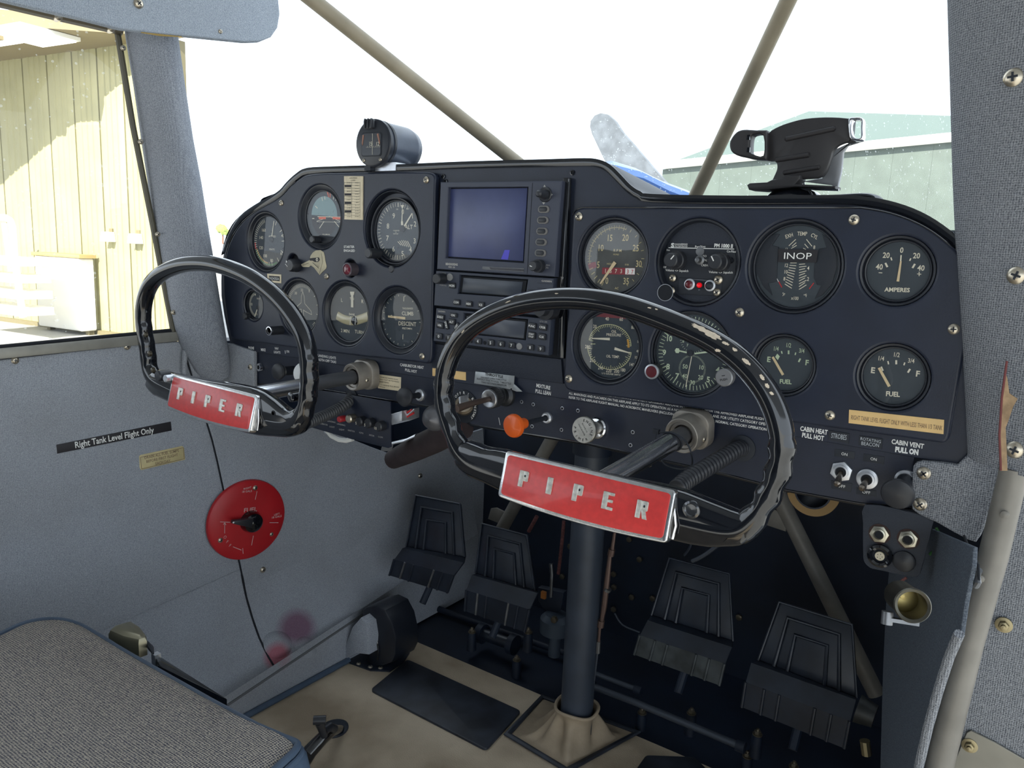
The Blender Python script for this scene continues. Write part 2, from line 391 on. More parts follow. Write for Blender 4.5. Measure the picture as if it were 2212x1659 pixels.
def pscrew(px, py, w, r, parent): u, v = L(px, py, w); return screw((u, -w, v), (0, -1, 0), r, parent)
# ================================================================== OUTSIDE
def depth(P): return (Vector(P)-CAM).dot(_f)
def rad(P, pw): return pw/2/FPX*depth(P)
GZ = -1.28
CONC = mat('sunlit_concrete', (168, 168, 166), 0.85, noise=0.1, nscale=2)
TANM = mat('tan_corrugated_steel', (164, 160, 122), 0.5, noise=0.06, nscale=3)
TAND = mat('corrugation_groove', (120, 112, 84), 0.6)
GREENS = mat('pale_green_steel', (86, 97, 92), 0.6, noise=0.08, nscale=2)
WHITEM = mat('white_painted_metal', (235, 234, 228), 0.5)
LEAF = mat('sunlit_foliage', (150, 160, 90), 0.9, noise=0.4, nscale=12)
g = MB(ID); g.flat([(-60, -30), (60, -30), (60, 140), (-60, 140)], GZ); struct(g, 'floor_outside', CONC)

# --- tan hangar seen through the left window
G0 = atZ(0, 690, GZ); we = Vector((0.993, 0.115, 0)).normalized(); wn = Vector((we.y, -we.x, 0))
HW = frame(G0, we, (0, 0, 1))           # u along the wall, v up, w out towards the aircraft
def hw(px, py, w=0.0):
    q = HW.inverted() @ onp(px, py, G0+wn*w, wn); return (q.x, q.y)
ztop = hw(0, 135)[1]; uend = hw(386, 300)[0]
hangar = thing('hangar', 'tan corrugated steel hangar wall and canopy outside the left window', 'building', HW)
b = MB(HW); b.box((-9, 0, -0.12), (uend, ztop, -0.02)); b.build('wall', TAND, hangar)
gx = [hw(x, 500)[0] for x in (22, 77, 128, 181, 233, 286, 334, 378)]
st = gx[1]-gx[0]; gx = [gx[0]-st*k for k in range(9, 0, -1)]+gx+[uend]
for k in range(len(gx)-1):
    a, c = gx[k]+0.012, gx[k+1]-0.012; d = (c-a)
    b = MB(HW); P = [(a, -0.02), (a, 0.035), (a+d*.08, 0.045)]
    for q in (0.3, 0.53, 0.76): P += [(a+d*(q-.03), 0.045), (a+d*(q-.012), 0.058), (a+d*(q+.012), 0.058), (a+d*(q+.03), 0.045)]
    P += [(c-d*.08, 0.045), (c, 0.035), (c, -0.02)]
    V = [(x, 0.0, w) for x, w in P]+[(x, ztop, w) for x, w in P]; n = len(P)
    b.add(V, [(i, i+1, n+i+1, n+i) for i in range(n-1)]); b.build('siding_panel', TANM, hangar)
def back(px, py):
    q = onp(px, py, G0+wn*0.04, wn); zt = G0.z+ztop; t = (q.z-zt)/SUN_DIR.z; return q-SUN_DIR*t
A1, A2 = back(262, 182), back(0, 402)
Hi = HW.inverted(); a1, a2 = Hi @ A1, Hi @ A2; ed = (a1-a2)
e_wall = a1+ed*((0.0-a1.z)/ed.z) if abs(ed.z) > 1e-6 else a1
e_far = a2-ed*3.0
b = MB(HW @ Matrix(((1, 0, 0, 0), (0, 0, 1, 0), (0, -1, 0, 0), (0, 0, 0, 1))))   # (u, -w, v)
b.prism([(-9, 0), (e_wall.x, 0), (a1.x, -a1.z), (a2.x, -a2.z), (e_far.x, -e_far.z), (-9, -e_far.z)], ztop, ztop+0.15)
b.build('canopy', mat('canopy_cream', (128, 116, 88), 0.6), hangar)
b = MB(HW)
for w in (0.9, 1.9): b.box((-9, ztop-0.10, w), (a1.x+(w-a1.z)*(a2.x-a1.x)/(a2.z-a1.z)-0.35, ztop-0.005, w+0.10))
b.build('beam', mat('beam_tan', (150, 138, 108), 0.6), hangar)
b = MB(HW); b.box((hw(-400, 690)[0], 0, 0.05), (uend, 0.05, 0.10)); b.build('base_rail', TAND, hangar)
lampm = mat('canopy_lamp', (255, 255, 250), 0.5, emit=(255, 250, 235, 3))
for (x0, x1) in ((35, 128), (-70, 6)):
    l = onp(x0, 82, (0, 0, G0.z+ztop-0.03), (0, 0, 1)); r = onp(x1, 76, (0, 0, G0.z+ztop-0.03), (0, 0, 1)); u0, u1 = (Hi @ l), (Hi @ r)
    t = thing('ceiling_lamp', 'bright rectangular lamp under the hangar canopy, '+('near the window pillar' if x0 > 0 else 'cut by the left picture edge'), 'lamp', HW @ Matrix.Translation((u0.x, ztop-0.02, u0.z)), 'lamps under the hangar canopy')
    b = MB(HW); b.box((u0.x, ztop-0.06, u0.z-0.28), (u1.x, ztop-0.02, u0.z+0.28)); b.build('diffuser', lampm, t)
    b = MB(HW); b.box((u0.x-0.03, ztop-0.045, u0.z-0.31), (u1.x+0.03, ztop-0.005, u0.z+0.31)); b.build('housing', WHITEM, t)
# cabinet
cA = atZ(84, 712, GZ); cq = Hi @ cA; cw = (Hi @ onp(179, 700, cA, wn)).x-cq.x; wz = cq.z
hc = (Hi @ onp(84, 552, cA, wn)).y
t = thing('storage_cabinet', 'white box cabinet standing against the sunlit hangar wall', 'cabinet', HW @ Matrix.Translation((cq.x, 0, wz)))
b = MB(HW); b.prism(rrect(cq.x, cq.x+cw, 0.05, hc, 0.03), max(0.12, wz-0.5), wz, 0.012); b.build('body', WHITEM, t)
b = MB(HW); b.prism([(cq.x-0.03, hc), (cq.x+cw+0.03, hc), (cq.x+cw+0.03, hc+0.04), (cq.x-0.03, hc+0.04)], max(0.1, wz-0.52), wz+0.02, 0.008); b.build('lid', mat('cabinet_lid_tan', (170, 150, 100), 0.6), t)
for k in range(4): 
    b = MB(HW); x = cq.x+0.04+(cw-0.12)*(k % 2); w = wz-0.08 if k < 2 else max(0.2, wz-0.42); b.box((x, 0, w-0.06), (x+0.06, 0.05, w)); b.build('foot', TAND, t)
# ladder cart
wl = wz+0.7
def lc(px, py): q = Hi @ onp(px, py, HW @ Vector((0, 0, wl)), wn); return Vector((q.x, q.y, wl))
t = thing('step_ladder', 'white tubular step ladder at the left edge beside the cabinet', 'ladder', HW @ Matrix.Translation(lc(30, 690)))
b = MB(HW); b.tube([lc(-90, 468), lc(12, 470), lc(22, 476), lc(27, 490), lc(32, 560), lc(50, 686)], 0.035, 10); b.build('rail', WHITEM, t)
b = MB(HW); b.tube([lc(-90, 478)+Vector((0, 0, -.5)), lc(-60, 690)+Vector((0, 0, -.5))], 0.035, 8); b.build('rail', WHITEM, t)
for y in (553, 588, 621, 655):
    b = MB(HW); a, c = lc(-70, y+4), lc(36+(y-553)*0.1, y); b.box((a.x, a.y-0.05, wl-0.35), (c.x, a.y+0.035, wl+0.0)); b.build('step', WHITEM, t)
for px, py in ((250, 513), (309, 517)):
    q = hw(px, py); t = thing('wall_light', 'small pale wall light on the hangar siding, '+('left' if px < 300 else 'right')+' of the two', 'light', HW @ Matrix.Translation((q[0], q[1], 0.05)), 'small wall lights on the hangar')
    b = MB(HW); b.prism([(q[0]-.07, q[1]-.05), (q[0]+.07, q[1]-.05), (q[0]+.05, q[1]+.06), (q[0]-.03, q[1]+.06)], 0.05, 0.16, 0.01); b.build('hood', WHITEM, t)
    b = MB(HW); b.box((q[0]-.03, q[1]-.03, 0.03), (q[0]+.03, q[1]+.1, 0.06)); b.build('bracket', TAND, t)

# --- green hangar ahead on the right
def at3(px, py, Y): return atY(px, py, Y)
A, B, C2, D = at3(1430, 358, 30), at3(1748, 240, 38), at3(2420, 288, 38), at3(2420, 262, 30)
gh = thing('green_hangar', 'pale green metal hangar beyond the nose, seen through the dusty windshield', 'building', Matrix.Translation((A.x, A.y, GZ)))
b = MB(ID); b.add([A, B, C2, D, A+Vector((0, .3, -.15)), B+Vector((0, .3, -.15)), C2+Vector((0, .3, -.15)), D+Vector((0, .3, -.15))], [(0, 1, 2, 3)[::-1], (4, 5, 6, 7), (0, 1, 5, 4), (1, 2, 6, 5), (2, 3, 7, 6)]); b.build('roof', mat('green_roof', (84, 100, 94), 0.6), gh)
nb = 12
GREENR = mat('green_roof_steel', (92, 108, 100), 0.6)
for k in range(nb):
    p0 = A.lerp(D, k/nb); p1 = A.lerp(D, (k+1)/nb-0.0003); b = MB(ID)
    b.add([(p0.x, 30.1, GZ), (p1.x, 30.1, GZ), (p1.x, 30.1, p1.z), (p0.x, 30.1, p0.z), (p0.x, 30.2, GZ), (p1.x, 30.2, GZ), (p1.x, 30.2, p1.z), (p0.x, 30.2, p0.z)], [(0, 1, 2, 3), (1, 5, 6, 2), (4, 0, 3, 7)]); b.build('wall_panel', GREENS, gh)
b = MB(ID); b.tube([A+Vector((0, -.1, 0)), D+Vector((0, -.1, 0))], 0.16, 8); b.build('gutter', WHITEM, gh)
# --- far trees
for (px, py, r, Y, lab) in ((481, 496, 15, 80, 'round green tree on the horizon beside the left pillar'), (520, 500, 16, 95, 'low pale bush on the horizon behind the panel edge'), (575, 503, 20, 100, 'wide hazy bush on the horizon above the panel shoulder')):
    P = atY(px, py, Y); R = rad(P, 2*r); t = thing('tree', lab, 'tree', Matrix.Translation((P.x, P.y, GZ)))
    b = MB(ID)
    for k in range(9):
        c = P+Vector((random.uniform(-.6, .6)*R, random.uniform(-.4, .4)*R, random.uniform(-.6, .3)*R)); rr = R*random.uniform(.35, .6)
        V = []; F = []
        for j in range(7):
            for i in range(10):
                th = pi*j/6; ph = 2*pi*i/10; q = rr*random.uniform(.85, 1.15); V.append(c+Vector((q*sin(th)*cos(ph), q*sin(th)*sin(ph), q*cos(th))))
        for j in range(6):
            for i in range(10): F.append((j*10+i, (j+1)*10+i, (j+1)*10+(i+1) % 10, j*10+(i+1) % 10))
        b.add(V, F)
    b.build('crown', LEAF, t)
    b = MB(ID); b.tube([(P.x, P.y, GZ), (P.x, P.y, P.z)], [R*.12, R*.08], 8); b.build('trunk', RUST, t)

# --- the aircraft's own nose
COWL = mat('cowl_blue', (34, 72, 130), 0.3, coat=0.4)
cowl = thing('engine_cowl', 'blue painted engine cowl just ahead of the windshield', 'cowling', Matrix.Translation((0.05, 0.6, -0.3)))
b = MB(ID); V = []; F = []; n = 24
prof = [(0.60, 0.38, -0.03), (0.66, 0.36, -0.02), (0.80, 0.33, -0.01), (1.0, 0.29, -0.03), (1.15, 0.24, -0.06), (1.2, 0.12, -0.12)]
for (y, hwid, top) in prof:
    for k in range(n):
        a = 2*pi*k/n; V.append((0.05+hwid*cos(a), y, -0.32+(top+0.32)*sin(a)*(1 if sin(a) > 0 else 1.1)))
for j in range(len(prof)-1):
    for k in range(n): F.append((j*n+k, (j+1)*n+k, (j+1)*n+(k+1) % n, j*n+(k+1) % n))
F.append(tuple((len(prof)-1)*n+k for k in range(n))); b.add(V, F); b.build('nose_bowl', COWL, cowl)
b = MB(ID); p = [atY(1318, 376, 0.62), atY(1345, 388, 0.66), atY(1400, 414, 0.72), atY(1460, 434, 0.8)]
b.tube([p[0]+Vector((-.05, 0, -.01)), *p, p[3]+Vector((.05, .05, -.03))], [(0.024, .055)]*6, 12, ref=(0, 0, 1)); b.build('cowl_rim', COWL, cowl)
# propeller
PROPM = mat('dusty_propeller', (104, 110, 118), 0.5, 0.2, noise=0.2, nscale=40)
Yp = 1.25
def pb(px, py, y=Yp): return atY(px, py, y)
prop = thing('propeller', 'two-bladed metal propeller standing still beyond the windshield', 'propeller', Matrix.Translation(pb(1560, 650)))
L1 = [(1277, 275), (1281, 290), (1300, 330), (1322, 375), (1352, 425), (1390, 470), (1470, 560), (1520, 620)]
R1 = [(1330, 262), (1345, 285), (1376, 320), (1410, 360), (1470, 428), (1520, 480), (1560, 560), (1590, 620)]
tip = [(1278, 262), (1287, 250), (1300, 245), (1315, 248)]
out = L1[::-1]+tip+R1
b = MB(ID); Q = [pb(x, y) for x, y in out]; n = len(Q); V = [q+Vector((0, -.006, 0)) for q in Q]+[q+Vector((0, .01, 0)) for q in Q]
b.add(V, [tuple(range(n)), tuple(range(n, 2*n))[::-1]]+[(i, n+i, n+(i+1) % n, (i+1) % n) for i in range(n)]); b.build('blade', PROPM, prop)
c0 = pb(1560, 650); b = MB(ID); V = [(2*c0-v) for v in V]; b.add(V, [tuple(range(n))[::-1], tuple(range(n, 2*n))]+[(i, n+i, n+(i+1) % n, (i+1) % n)[::-1] for i in range(n)]); b.build('blade', PROPM, prop)
b = MB(frame(c0, (1, 0, 0), (0, 0, 1))); b.lathe([(0.07, -0.03), (0.07, 0.02), (0.055, 0.06), (0.02, 0.10), (0.0, 0.105)], M=Matrix.Rotation(pi, 4, 'X')); b.build('spinner', PROPM, prop)

# ================================================================== CABIN SHELL
sx = 0.17; wu = Vector((sx, 1, 0)).normalized(); WN = Vector((wu.y, -wu.x, 0))
WL0 = Vector((-0.44, 0, 0)); WALL = frame(WL0, wu, (0, 0, 1)); WI = WALL.inverted()
def wl_(px, py, w=0.0):
    q = WI @ onp(px, py, WL0+WN*w, WN); return (q.x, q.y)
sill = [wl_(385, 738), wl_(275, 747), wl_(0, 778)]
k = (sill[2][1]-sill[0][1])/(sill[2][0]-sill[0][0]); back_v = sill[2][1]-k*(sill[2][0]+1.1)
seam_px = [(398, 760), (412, 805), (438, 885), (458, 950), (470, 1000), (485, 1070), (500, 1140), (517, 1215), (530, 1280), (550, 1350), (575, 1405), (600, 1452)]
seam = [wl_(*q) for q in seam_px]
low = [(-1.1, back_v)]+sill[::-1]+[wl_(392, 745)]+[(u+0.012, v) for u, v in seam]+[(seam[-1][0]+0.01, -0.86), (-1.1, -0.86)]
plate([ccw(low)], -0.02, 0.0, 0.0015, 'wall_left', WALLF, M=WALL, kind='structure')
kick = [(seam[0][0]-0.004, seam[0][1]+0.02)]+seam+[(seam[-1][0]+0.02, -0.86), (0.60, -0.86)]+[wl_(x, y) for x, y in ((1040, 925), (1000, 938), (950, 958), (900, 972), (868, 974), (850, 990), (836, 978), (800, 965), (700, 925), (600, 880), (520, 850), (440, 790))]
kp = plate([ccw(kick)], 0.0, 0.0055, 0.0012, 'wall_front_left', WALLF, M=WALL, kind='structure')
b = MB(WALL); b.tube([(u-.0005, v, 0.002) for u, v in seam], 0.0016, 6); b.build('seam', SHADOWM, kp)
# soft quilted bulges pressed into the loose kick-panel covering
b = MB(WALL)
for (px, py, r) in ((640, 1290, 0.035), (740, 1200, 0.06)):
    c = wl_(px, py, 0.005); b.lathe([(r, 0.0050), (r*.85, 0.0062), (r*.55, 0.0090), (r*.25, 0.0105), (0, 0.011)], c, 28)
struct(b, 'trim_bulge', WALLF)
# loose cloth fold where the wall meets the pillar foot
b = MB(WALL); b.tube([(*wl_(395, 755), 0.008), (*wl_(393, 800), 0.008), (*wl_(408, 850), 0.006), (*wl_(445, 875), 0.004)], [0.004, 0.0035, 0.003, 0.002], 8); struct(b, 'trim_fold', WALLF)
for px, py in ((33, 778), (275, 748)): 
    u, v = wl_(px, py+1, 0.001); screw(WALL @ Vector((u, v, 0.0)), WN, 0.0045, None, name='screw')['kind'] = 'structure'
scr = []
for px, py in ((568, 1231), (908, 1028)):
    u, v = wl_(px, py, 0.006); o = screw(WALL @ Vector((u, v, 0.0055)), WN, 0.005, kp)
# window sill strip, gasket and pane
SILLM = mat('sill_painted_metal', (150, 148, 140), 0.4, 0.4, noise=0.1, nscale=40)
win = MB(WALL); P = [(-1.1, back_v+0.0005), wl_(0, 775), wl_(385, 736), wl_(380, 716), wl_(0, 752), (-1.1, back_v+0.012)]
win.prism(P, -0.012, 0.004, 0.001); wo = struct(win, 'window_1', SILLM)
b = MB(WALL); e = [(-1.1, back_v+0.014)]+[wl_(0, 750), wl_(374, 714)]; b.tube([(u, v, -0.002) for u, v in e], 0.003, 8); b.build('gasket', SHADOWM, wo)
b = MB(WALL); b.tube([(*wl_(376, 720), -0.002), (*wl_(330, 480), -0.002), (*wl_(288, 270), -0.002), (*wl_(255, 70), -0.002), (*wl_(252, 50), -0.002)], [(0.0042, .004)]*5, 8); b.build('frame', mat('olive_window_edge', (84, 80, 66), 0.5), wo)
hd = [wl_(x, y) for x, y in ((0, 14), (120, 42), (262, 74))]; kk = (hd[2][1]-hd[0][1])/(hd[2][0]-hd[0][0])
b = MB(WALL); P = [(-1.1, hd[0][1]-kk*(hd[0][0]+1.1))]+hd; b.tube([(u, v+0.004, 0.002) for u, v in P], [(0.006, .008)]*4, 8, ref=(0, 1, 0)); b.tube([(u, v+0.012, 0.008) for u, v in P], [(0.003, .008)]*4, 8, ref=(0, 1, 0)); b.build('track', mat('track_bronze', (120, 112, 96), 0.35, 0.7), wo)
for px, py in ((124, 38), (238, 63)): 
    q = wl_(px, py, 0.006); b = MB(WALL); b.lathe([(0.0045, 0.0), (0.0045, 0.012), (0.002, 0.014)], q, 12); b.build('rivet', SCREW, wo)
b = MB(WALL); P = [(-1.1, back_v+0.005), wl_(0, 760), wl_(380, 722), wl_(256, 60), hd[0], (-1.1, hd[0][1]-kk*(hd[0][0]+1.1)+.01)]; b.flat(P, -0.006)
b.build('pane', clear('scratched_side_pane', gloss=0.03, speck=0.25, sscale=160, haze=0.02), wo)

# header panel with the rounded end, top left
hp = [(-1.2, -5), (0, 0), (100, 24), (180, 42), (262, 63), (330, 71), (400, 78), (470, 85), (530, 91), (562, 90), (586, 80), (600, 60), (605, 30), (602, 0), (600, -90), (0, -300), (-300, -300), (-300, -60)]
hp = [q for q in hp if q[0] != -1.2]
HWD = 0.085
P = [wl_(x, y, HWD) for x, y in hp]
hdr = plate([ccw(P)], HWD-0.012, HWD, 0.002, 'trim_header', CEILF, M=WALL, kind='structure')
for px, py, r in ((299, 8, 0.0058), (476, 68, 0.0028)): 
    u, v = wl_(px, py, HWD); screw(WALL @ Vector((u, v, HWD)), WN, r, hdr)
b = MB(WALL); tq = [(*wl_(x, y, HWD-.004), HWD-.004) for x, y in ((305, 69), (345, 75), (392, 79))]
b.tube(tq, [0.0014, 0.0018, 0.0008], 6); b.build('torn_edge', mat('foam_yellow', (176, 150, 90), 0.9), hdr)

# left pillar cover
rows = [(322, 40, 128), (327, 72, 132), (345, 190, 129), (361, 300, 130), (378, 400, 134), (391, 500, 140), (403, 575, 141), (414, 640, 139), (428, 700, 130), (442, 745, 116), (456, 785, 100), (470, 815, 70)]
b = MB(ID); path = []; rr = []
for x, y, pw in rows:
    Y = -0.03-0.055*(745-y)/670 if y < 745 else -0.03+0.02*(y-745)/70
    P = atY(x, y, Y); path.append(P); r = rad(P, pw*0.97); rr.append((r, r*0.75))
b.tube(path, rr, 32, ref=(1, 0, 0)); lp = struct(b, 'trim_pillar_left', PILF, sharp=60)
for px, py in ((263, 103), (301, 306), (338, 506), (372, 675)):
    P = atY(px+3, py, -0.10+0.03*(py/700)); q = wl_(px+4, py, 0.012); screw(WALL @ Vector((q[0], q[1], 0.010)), WN, 0.0035, lp)
# gusset cloth below the left end of the panel, facing aft
g1 = [(415, 745), (498, 742), (548, 759), (549, 872), (480, 872), (448, 862), (420, 800)]
P = [L(x, y, 0.004) for x, y in g1]
gl = plate([ccw(P)], -0.002, 0.004, 0.001, 'trim_gusset_left', WALLF, kind='structure')
pscrew(541, 793, 0.004, 0.0042, gl)
pscrew(541, 838, 0.004, 0.0038, gl)

# right pillar cover (fabric wrapped), nearest to the camera
edge = [(2043, -160), (2046, 0), (2052, 200), (2058, 400), (2066, 560), (2075, 700), (2084, 850), (2088, 940), (2090, 985)]
edge = smooth(edge, 3, False); b = MB(ID); V = []; F = []; n = 22
for x, y in edge:
    P = atY(x, y, -0.006)
    for k in range(n):
        t = k/(n-1); a = t*pi*0.5; V.append((P.x+0.105*t**1.3, P.y-0.055*sin(a)**0.8, P.z))
for j in range(len(edge)-1):
    for k in range(n-1): F.append((j*n+k, (j+1)*n+k, (j+1)*n+k+1, j*n+k+1))
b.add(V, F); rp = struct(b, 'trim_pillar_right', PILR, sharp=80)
def onpil(px, py):
    for k in range(60):
        Y = -0.006-0.055*k/59; P = atY(px, py, Y); # left edge x for this row
        e = min(edge, key=lambda q: abs(atY(q[0], q[1], -0.006).z-P.z)); x0 = atY(e[0], e[1], -0.006).x
        t = max(0, (P.x-x0)/0.105)**(1/1.3); t = min(t, 1)
        if Y <= -0.006-0.055*sin(t*pi/2)**0.8+1e-3: return P
    return P
for px, py in ((2190, 168), (2197, 595), (2193, 971)):
    P = onpil(px, py); screw(P+Vector((0, -0.0005, 0)), (-0.15, -1, 0), 0.0062, rp)
# gusset cloth right, continuing to the door post
g2 = [(1972, 1008), (1978, 1000), (1992, 996), (2030, 999), (2068, 1004), (2088, 985), (2098, 960), (2215, 960), (2215, 1010), (2162, 1018), (2152, 1060), (2138, 1110), (2120, 1155), (2108, 1172), (2090, 1166), (2060, 1150), (2025, 1130), (1985, 1112), (1970, 1100), (1969, 1050)]
P = [L(x, y, 0.006) for x, y in g2]
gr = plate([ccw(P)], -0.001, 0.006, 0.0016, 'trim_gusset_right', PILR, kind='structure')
for px, py in ((1996, 1022), (1988, 1089)): pscrew(px, py, 0.006, 0.0052, gr)
b = MB(PAN); tr = [(2161, 1017), (2158, 940), (2162, 870), (2167, 820), (2172, 806), (2176, 820), (2180, 850), (2198, 862), (2188, 880), (2178, 910), (2172, 925), (2176, 1017)]
P = [L(x, y, 0.064) for x, y in tr]; b.prism(P, 0.0615, 0.064); b.build('torn_lining', mat('torn_wood_lining', (160, 134, 104), 0.8, noise=0.25, nscale=150), rp)
b = MB(PAN); b.tube([(*L(2162, 1016, .064), .064), (*L(2159, 940, .064), .064), (*L(2164, 860, .064), .064), (*L(2175, 780, .064), .064)], 0.0008, 6); b.build('frayed_edge', mat('frayed_maroon', (110, 60, 60), 0.9), rp)

# door post tube, open door skin behind it
pc = [(2190, 1012, 58), (2186, 1035, 58), (2146, 1200, 60), (2094, 1385, 59), (2028, 1650, 60), (1985, 1830, 60)]
b = MB(ID); path = [atY(x, y, -0.035) for x, y, w in pc]; b.tube(path, [rad(P, w*0.95) for P, (x, y, w) in zip(path, pc)], 24)
dp = struct(b, 'trim_door_post', TUBEG)
for px, py in ((2140+30, 1112), (2118, 1250)):
    P = atY(px, py, -0.046); b = MB(frame(P, (1, 0, 0), (0, 0, 1))); b.lathe([(0.003, -0.002), (0.0028, 0.0008), (0.001, 0.0016)], n=12); b.build('weld', TUBEG, dp)
DY = 0.004
P = [(atY(x, y, DY).x, atY(x, y, DY).z) for x, y in ((2140, 1000), (2300, 1000), (2300, 1900), (1960, 1900), (2010, 1659), (2080, 1400), (2125, 1200))]
door = plate([ccw(P)], -DY-0.02, -DY, 0.001, 'door_1', PILR, M=PAN, kind='structure')
P = [L(x, y, -DY+.002) for x, y in ((2088, 1582), (2098, 1578), (2150, 1604), (2260, 1668), (2260, 1800), (2030, 1800), (2055, 1660))]
plate([ccw(P)], -DY, -DY+0.002, 0.0006, 'metal_plate', mat('dull_plate', (140, 138, 130), .45, .6, noise=.1, nscale=20), door, label='bare metal corner plate')
for px, py, r in ((2168, 1352, 0.0062), (2094, 1613, 0.006)):
    u, v = L(px, py, 0); b = MB(PAN); w0 = -DY+.001; b.lathe([(r, w0), (r, w0+.0016), (r*.62, w0+.002)], (u, v), 24); b.prism(circ(u, v, r*.62, 6, .3), w0+.0016, w0+.005, .0006); b.lathe([(r*.3, w0+.004), (r*.28, w0+.0072), (0, w0+.0074)], (u, v), 12); b.build('bolt', BRASS, door)

# right kick panel: from the door post forward under the panel
ka, kb = Vector((0.478, 0.20, 0)), Vector((0.556, -0.10, 0)); kd = (ka-kb).normalized(); kn = Vector((-kd.y, kd.x, 0))
if kn.x > 0: kn = -kn
KF = frame(kb, kd, (0, 0, 1)); KI = KF.inverted()
def kk_(px, py): q = KI @ onp(px, py, kb, kn); return (q.x, q.y)
P = [kk_(x, y) for x, y in ((1925, 1160), (1912, 1300), (1905, 1450), (1898, 1700), (1990, 1750), (1983, 1655), (2003, 1570), (2024, 1495), (2048, 1420), (2070, 1369), (2080, 1300), (2096, 1222), (2098, 1180), (2060, 1164), (2010, 1142), (1970, 1150))]
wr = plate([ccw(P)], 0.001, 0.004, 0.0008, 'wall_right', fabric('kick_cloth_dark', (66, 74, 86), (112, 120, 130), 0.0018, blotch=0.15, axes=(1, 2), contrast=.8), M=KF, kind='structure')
b = MB(KF); e = [kk_(x, y) for x, y in ((1983, 1700), (1985, 1655), (2005, 1570), (2026, 1495), (2050, 1420), (2072, 1369))]
b.tube([(u, v, 0.0) for u, v in e], 0.0035, 8); b.build('welt', PILR, wr)
b = MB(KF); e = [kk_(x, y) for x, y in ((2066, 1155), (2075, 1180), (2095, 1218), (2096, 1250))]; b.tube([(u, v, 0.005) for u, v in e], 0.0009, 6); b.build('seam', SHADOWM, wr)
b = MB(KF); e = [kk_(x, y) for x, y in ((2093, 1228), (2088, 1240), (2090, 1255), (2086, 1262))]; b.tube([(u, v, 0.006) for u, v in e], 0.0022, 8); b.build('staple', STEELW, wr)
for px, py in ((2049, 1308), (2008, 1260), (1990, 1374)):
    u, v = kk_(px, py); screw(KF @ Vector((u, v, 0.004)), kn, 0.0038, wr)

# floor, side box, dark footwell behind the pedals, ceiling
FZ = -0.78
b = MB(ID); b.box((-0.62, -1.1, FZ-0.03), (0.60, 0.285, FZ)); struct(b, 'floor', CARPET)
b = MB(ID); b.box((-0.62, 0.285, FZ-0.035), (0.60, 0.56, FZ-0.004)); struct(b, 'floor_front', UNDER)
b = MB(ID); b.box((-0.62, 0.55, FZ-0.03), (0.62, 0.57, -0.02)); struct(b, 'wall_front', UNDER)
b = MB(ID); b.box((0.575, 0.03, FZ-0.03), (0.60, 0.56, -0.06)); b.box((-0.64, 0.03, FZ-0.03), (-0.60, 0.56, -0.25)); struct(b, 'wall_front_sides', UNDER)
bx = -0.33
b = MB(ID); y0, y1 = -0.45, 0.52; ny, nt = 24, 14; V = []; F = []
for j in range(ny+1):
    y = y0+(y1-y0)*j/ny
    for k in range(nt+1): V.append(fil(y, k/nt))
for j in range(ny):
    for k in range(nt): q = j*(nt+1)+k; F.append((q, q+1, q+nt+2, q+nt+1))
b.add(V, F); b.add([(bx, y0, FZ), (bx, y1, FZ), (bx, y1, za(y1)), (bx, y0, max(za(y0), FZ+.003))], [(0, 1, 2, 3)]); bl = struct(b, 'baseboard_left', WALLB, sharp=50)
b = MB(ID)
for (px, py, r, h) in ((604, 1392, 0.026, .009), (662, 1396, 0.020, .006)):
    c = filhit(px, py); t_ = (c.z-za(c.y))/.14; nn = Vector((.14, 0, 2*(1-t_)*.09)).normalized(); M_ = frame(c, (0, 1, 0), nn.cross(Vector((0, 1, 0))))
    if (M_.to_3x3() @ Vector((0, 0, 1))).x < 0: M_ = M_ @ Matrix.Rotation(pi, 4, 'X')
    b.lathe([(r, -.002), (r*.8, h*.35), (r*.5, h*.75), (r*.2, h*.95), (0, h)], n=28, M=M_)
struct(b, 'trim_bulge_low', WALLB)
b = MB(ID); b.tube([filhit(x, y, .0008) for x, y in ((522, 1240), (532, 1290), (545, 1335), (560, 1378), (580, 1420), (598, 1449))], 0.0016, 6); struct(b, 'trim_seam', SHADOWM)
b = MB(ID); b.tube([(bx, -0.3, max(za(-.3), FZ+.004)), (bx, 0.24, za(0.24))], 0.0022, 8); b.build('edge_binding', mat('binding', (96, 98, 100), 0.8), bl)
b = MB(ID); b.tube([(bx+.003, -0.3, FZ+.004), (bx+.003, 0.16, FZ+.004)], 0.005, 8); b.build('carpet_binding', VINYL, bl)
b = MB(ID); b.box((-2.3, -2.3, 0.42), (2.4, -0.02, 0.50)); struct(b, 'ceiling_wing', mat('headliner', (170, 176, 184), 0.9))  # unseen cabin roof and wing as one slab, widened to keep sun out
b = MB(ID); b.box((-0.64, -1.95, -0.85), (0.64, -1.92, 0.45)); struct(b, 'wall_back', mat('rear_cabin_cloth', (96, 102, 112), 0.9))
b = MB(ID); b.box((-0.55, -1.45, -0.70), (0.55, -1.30, -0.05)); b.box((-0.55, -1.75, -0.5), (0.55, -1.3, -0.42)); struct(b, 'wall_back_seat', mat('rear_cabin_cloth', (96, 102, 112), 0.9))
# windshield
b = MB(ID); V = []; F = []; nx, nz = 28, 12
for j in range(nz+1):
    t = j/nz
    for i in range(nx+1):
        s = -1+2*i/nx; yb = (0.56*(1-t)+0.0*t); e = (1-abs(s)**2.6)**0.75
        V.append((0.052+s*0.50, -0.045+(yb+0.045)*e+0.02*sin(pi*t), -0.06+0.50*t))
for j in range(nz):
    for i in range(nx): F.append((j*(nx+1)+i, j*(nx+1)+i+1, (j+1)*(nx+1)+i+1, (j+1)*(nx+1)+i))
b.add(V, F); struct(b, 'window_2', clear('dusty_windshield', gloss=0.012, speck=0.32, sscale=230, tint=(0.99, 1, 0.995), haze=0.03), sharp=80)
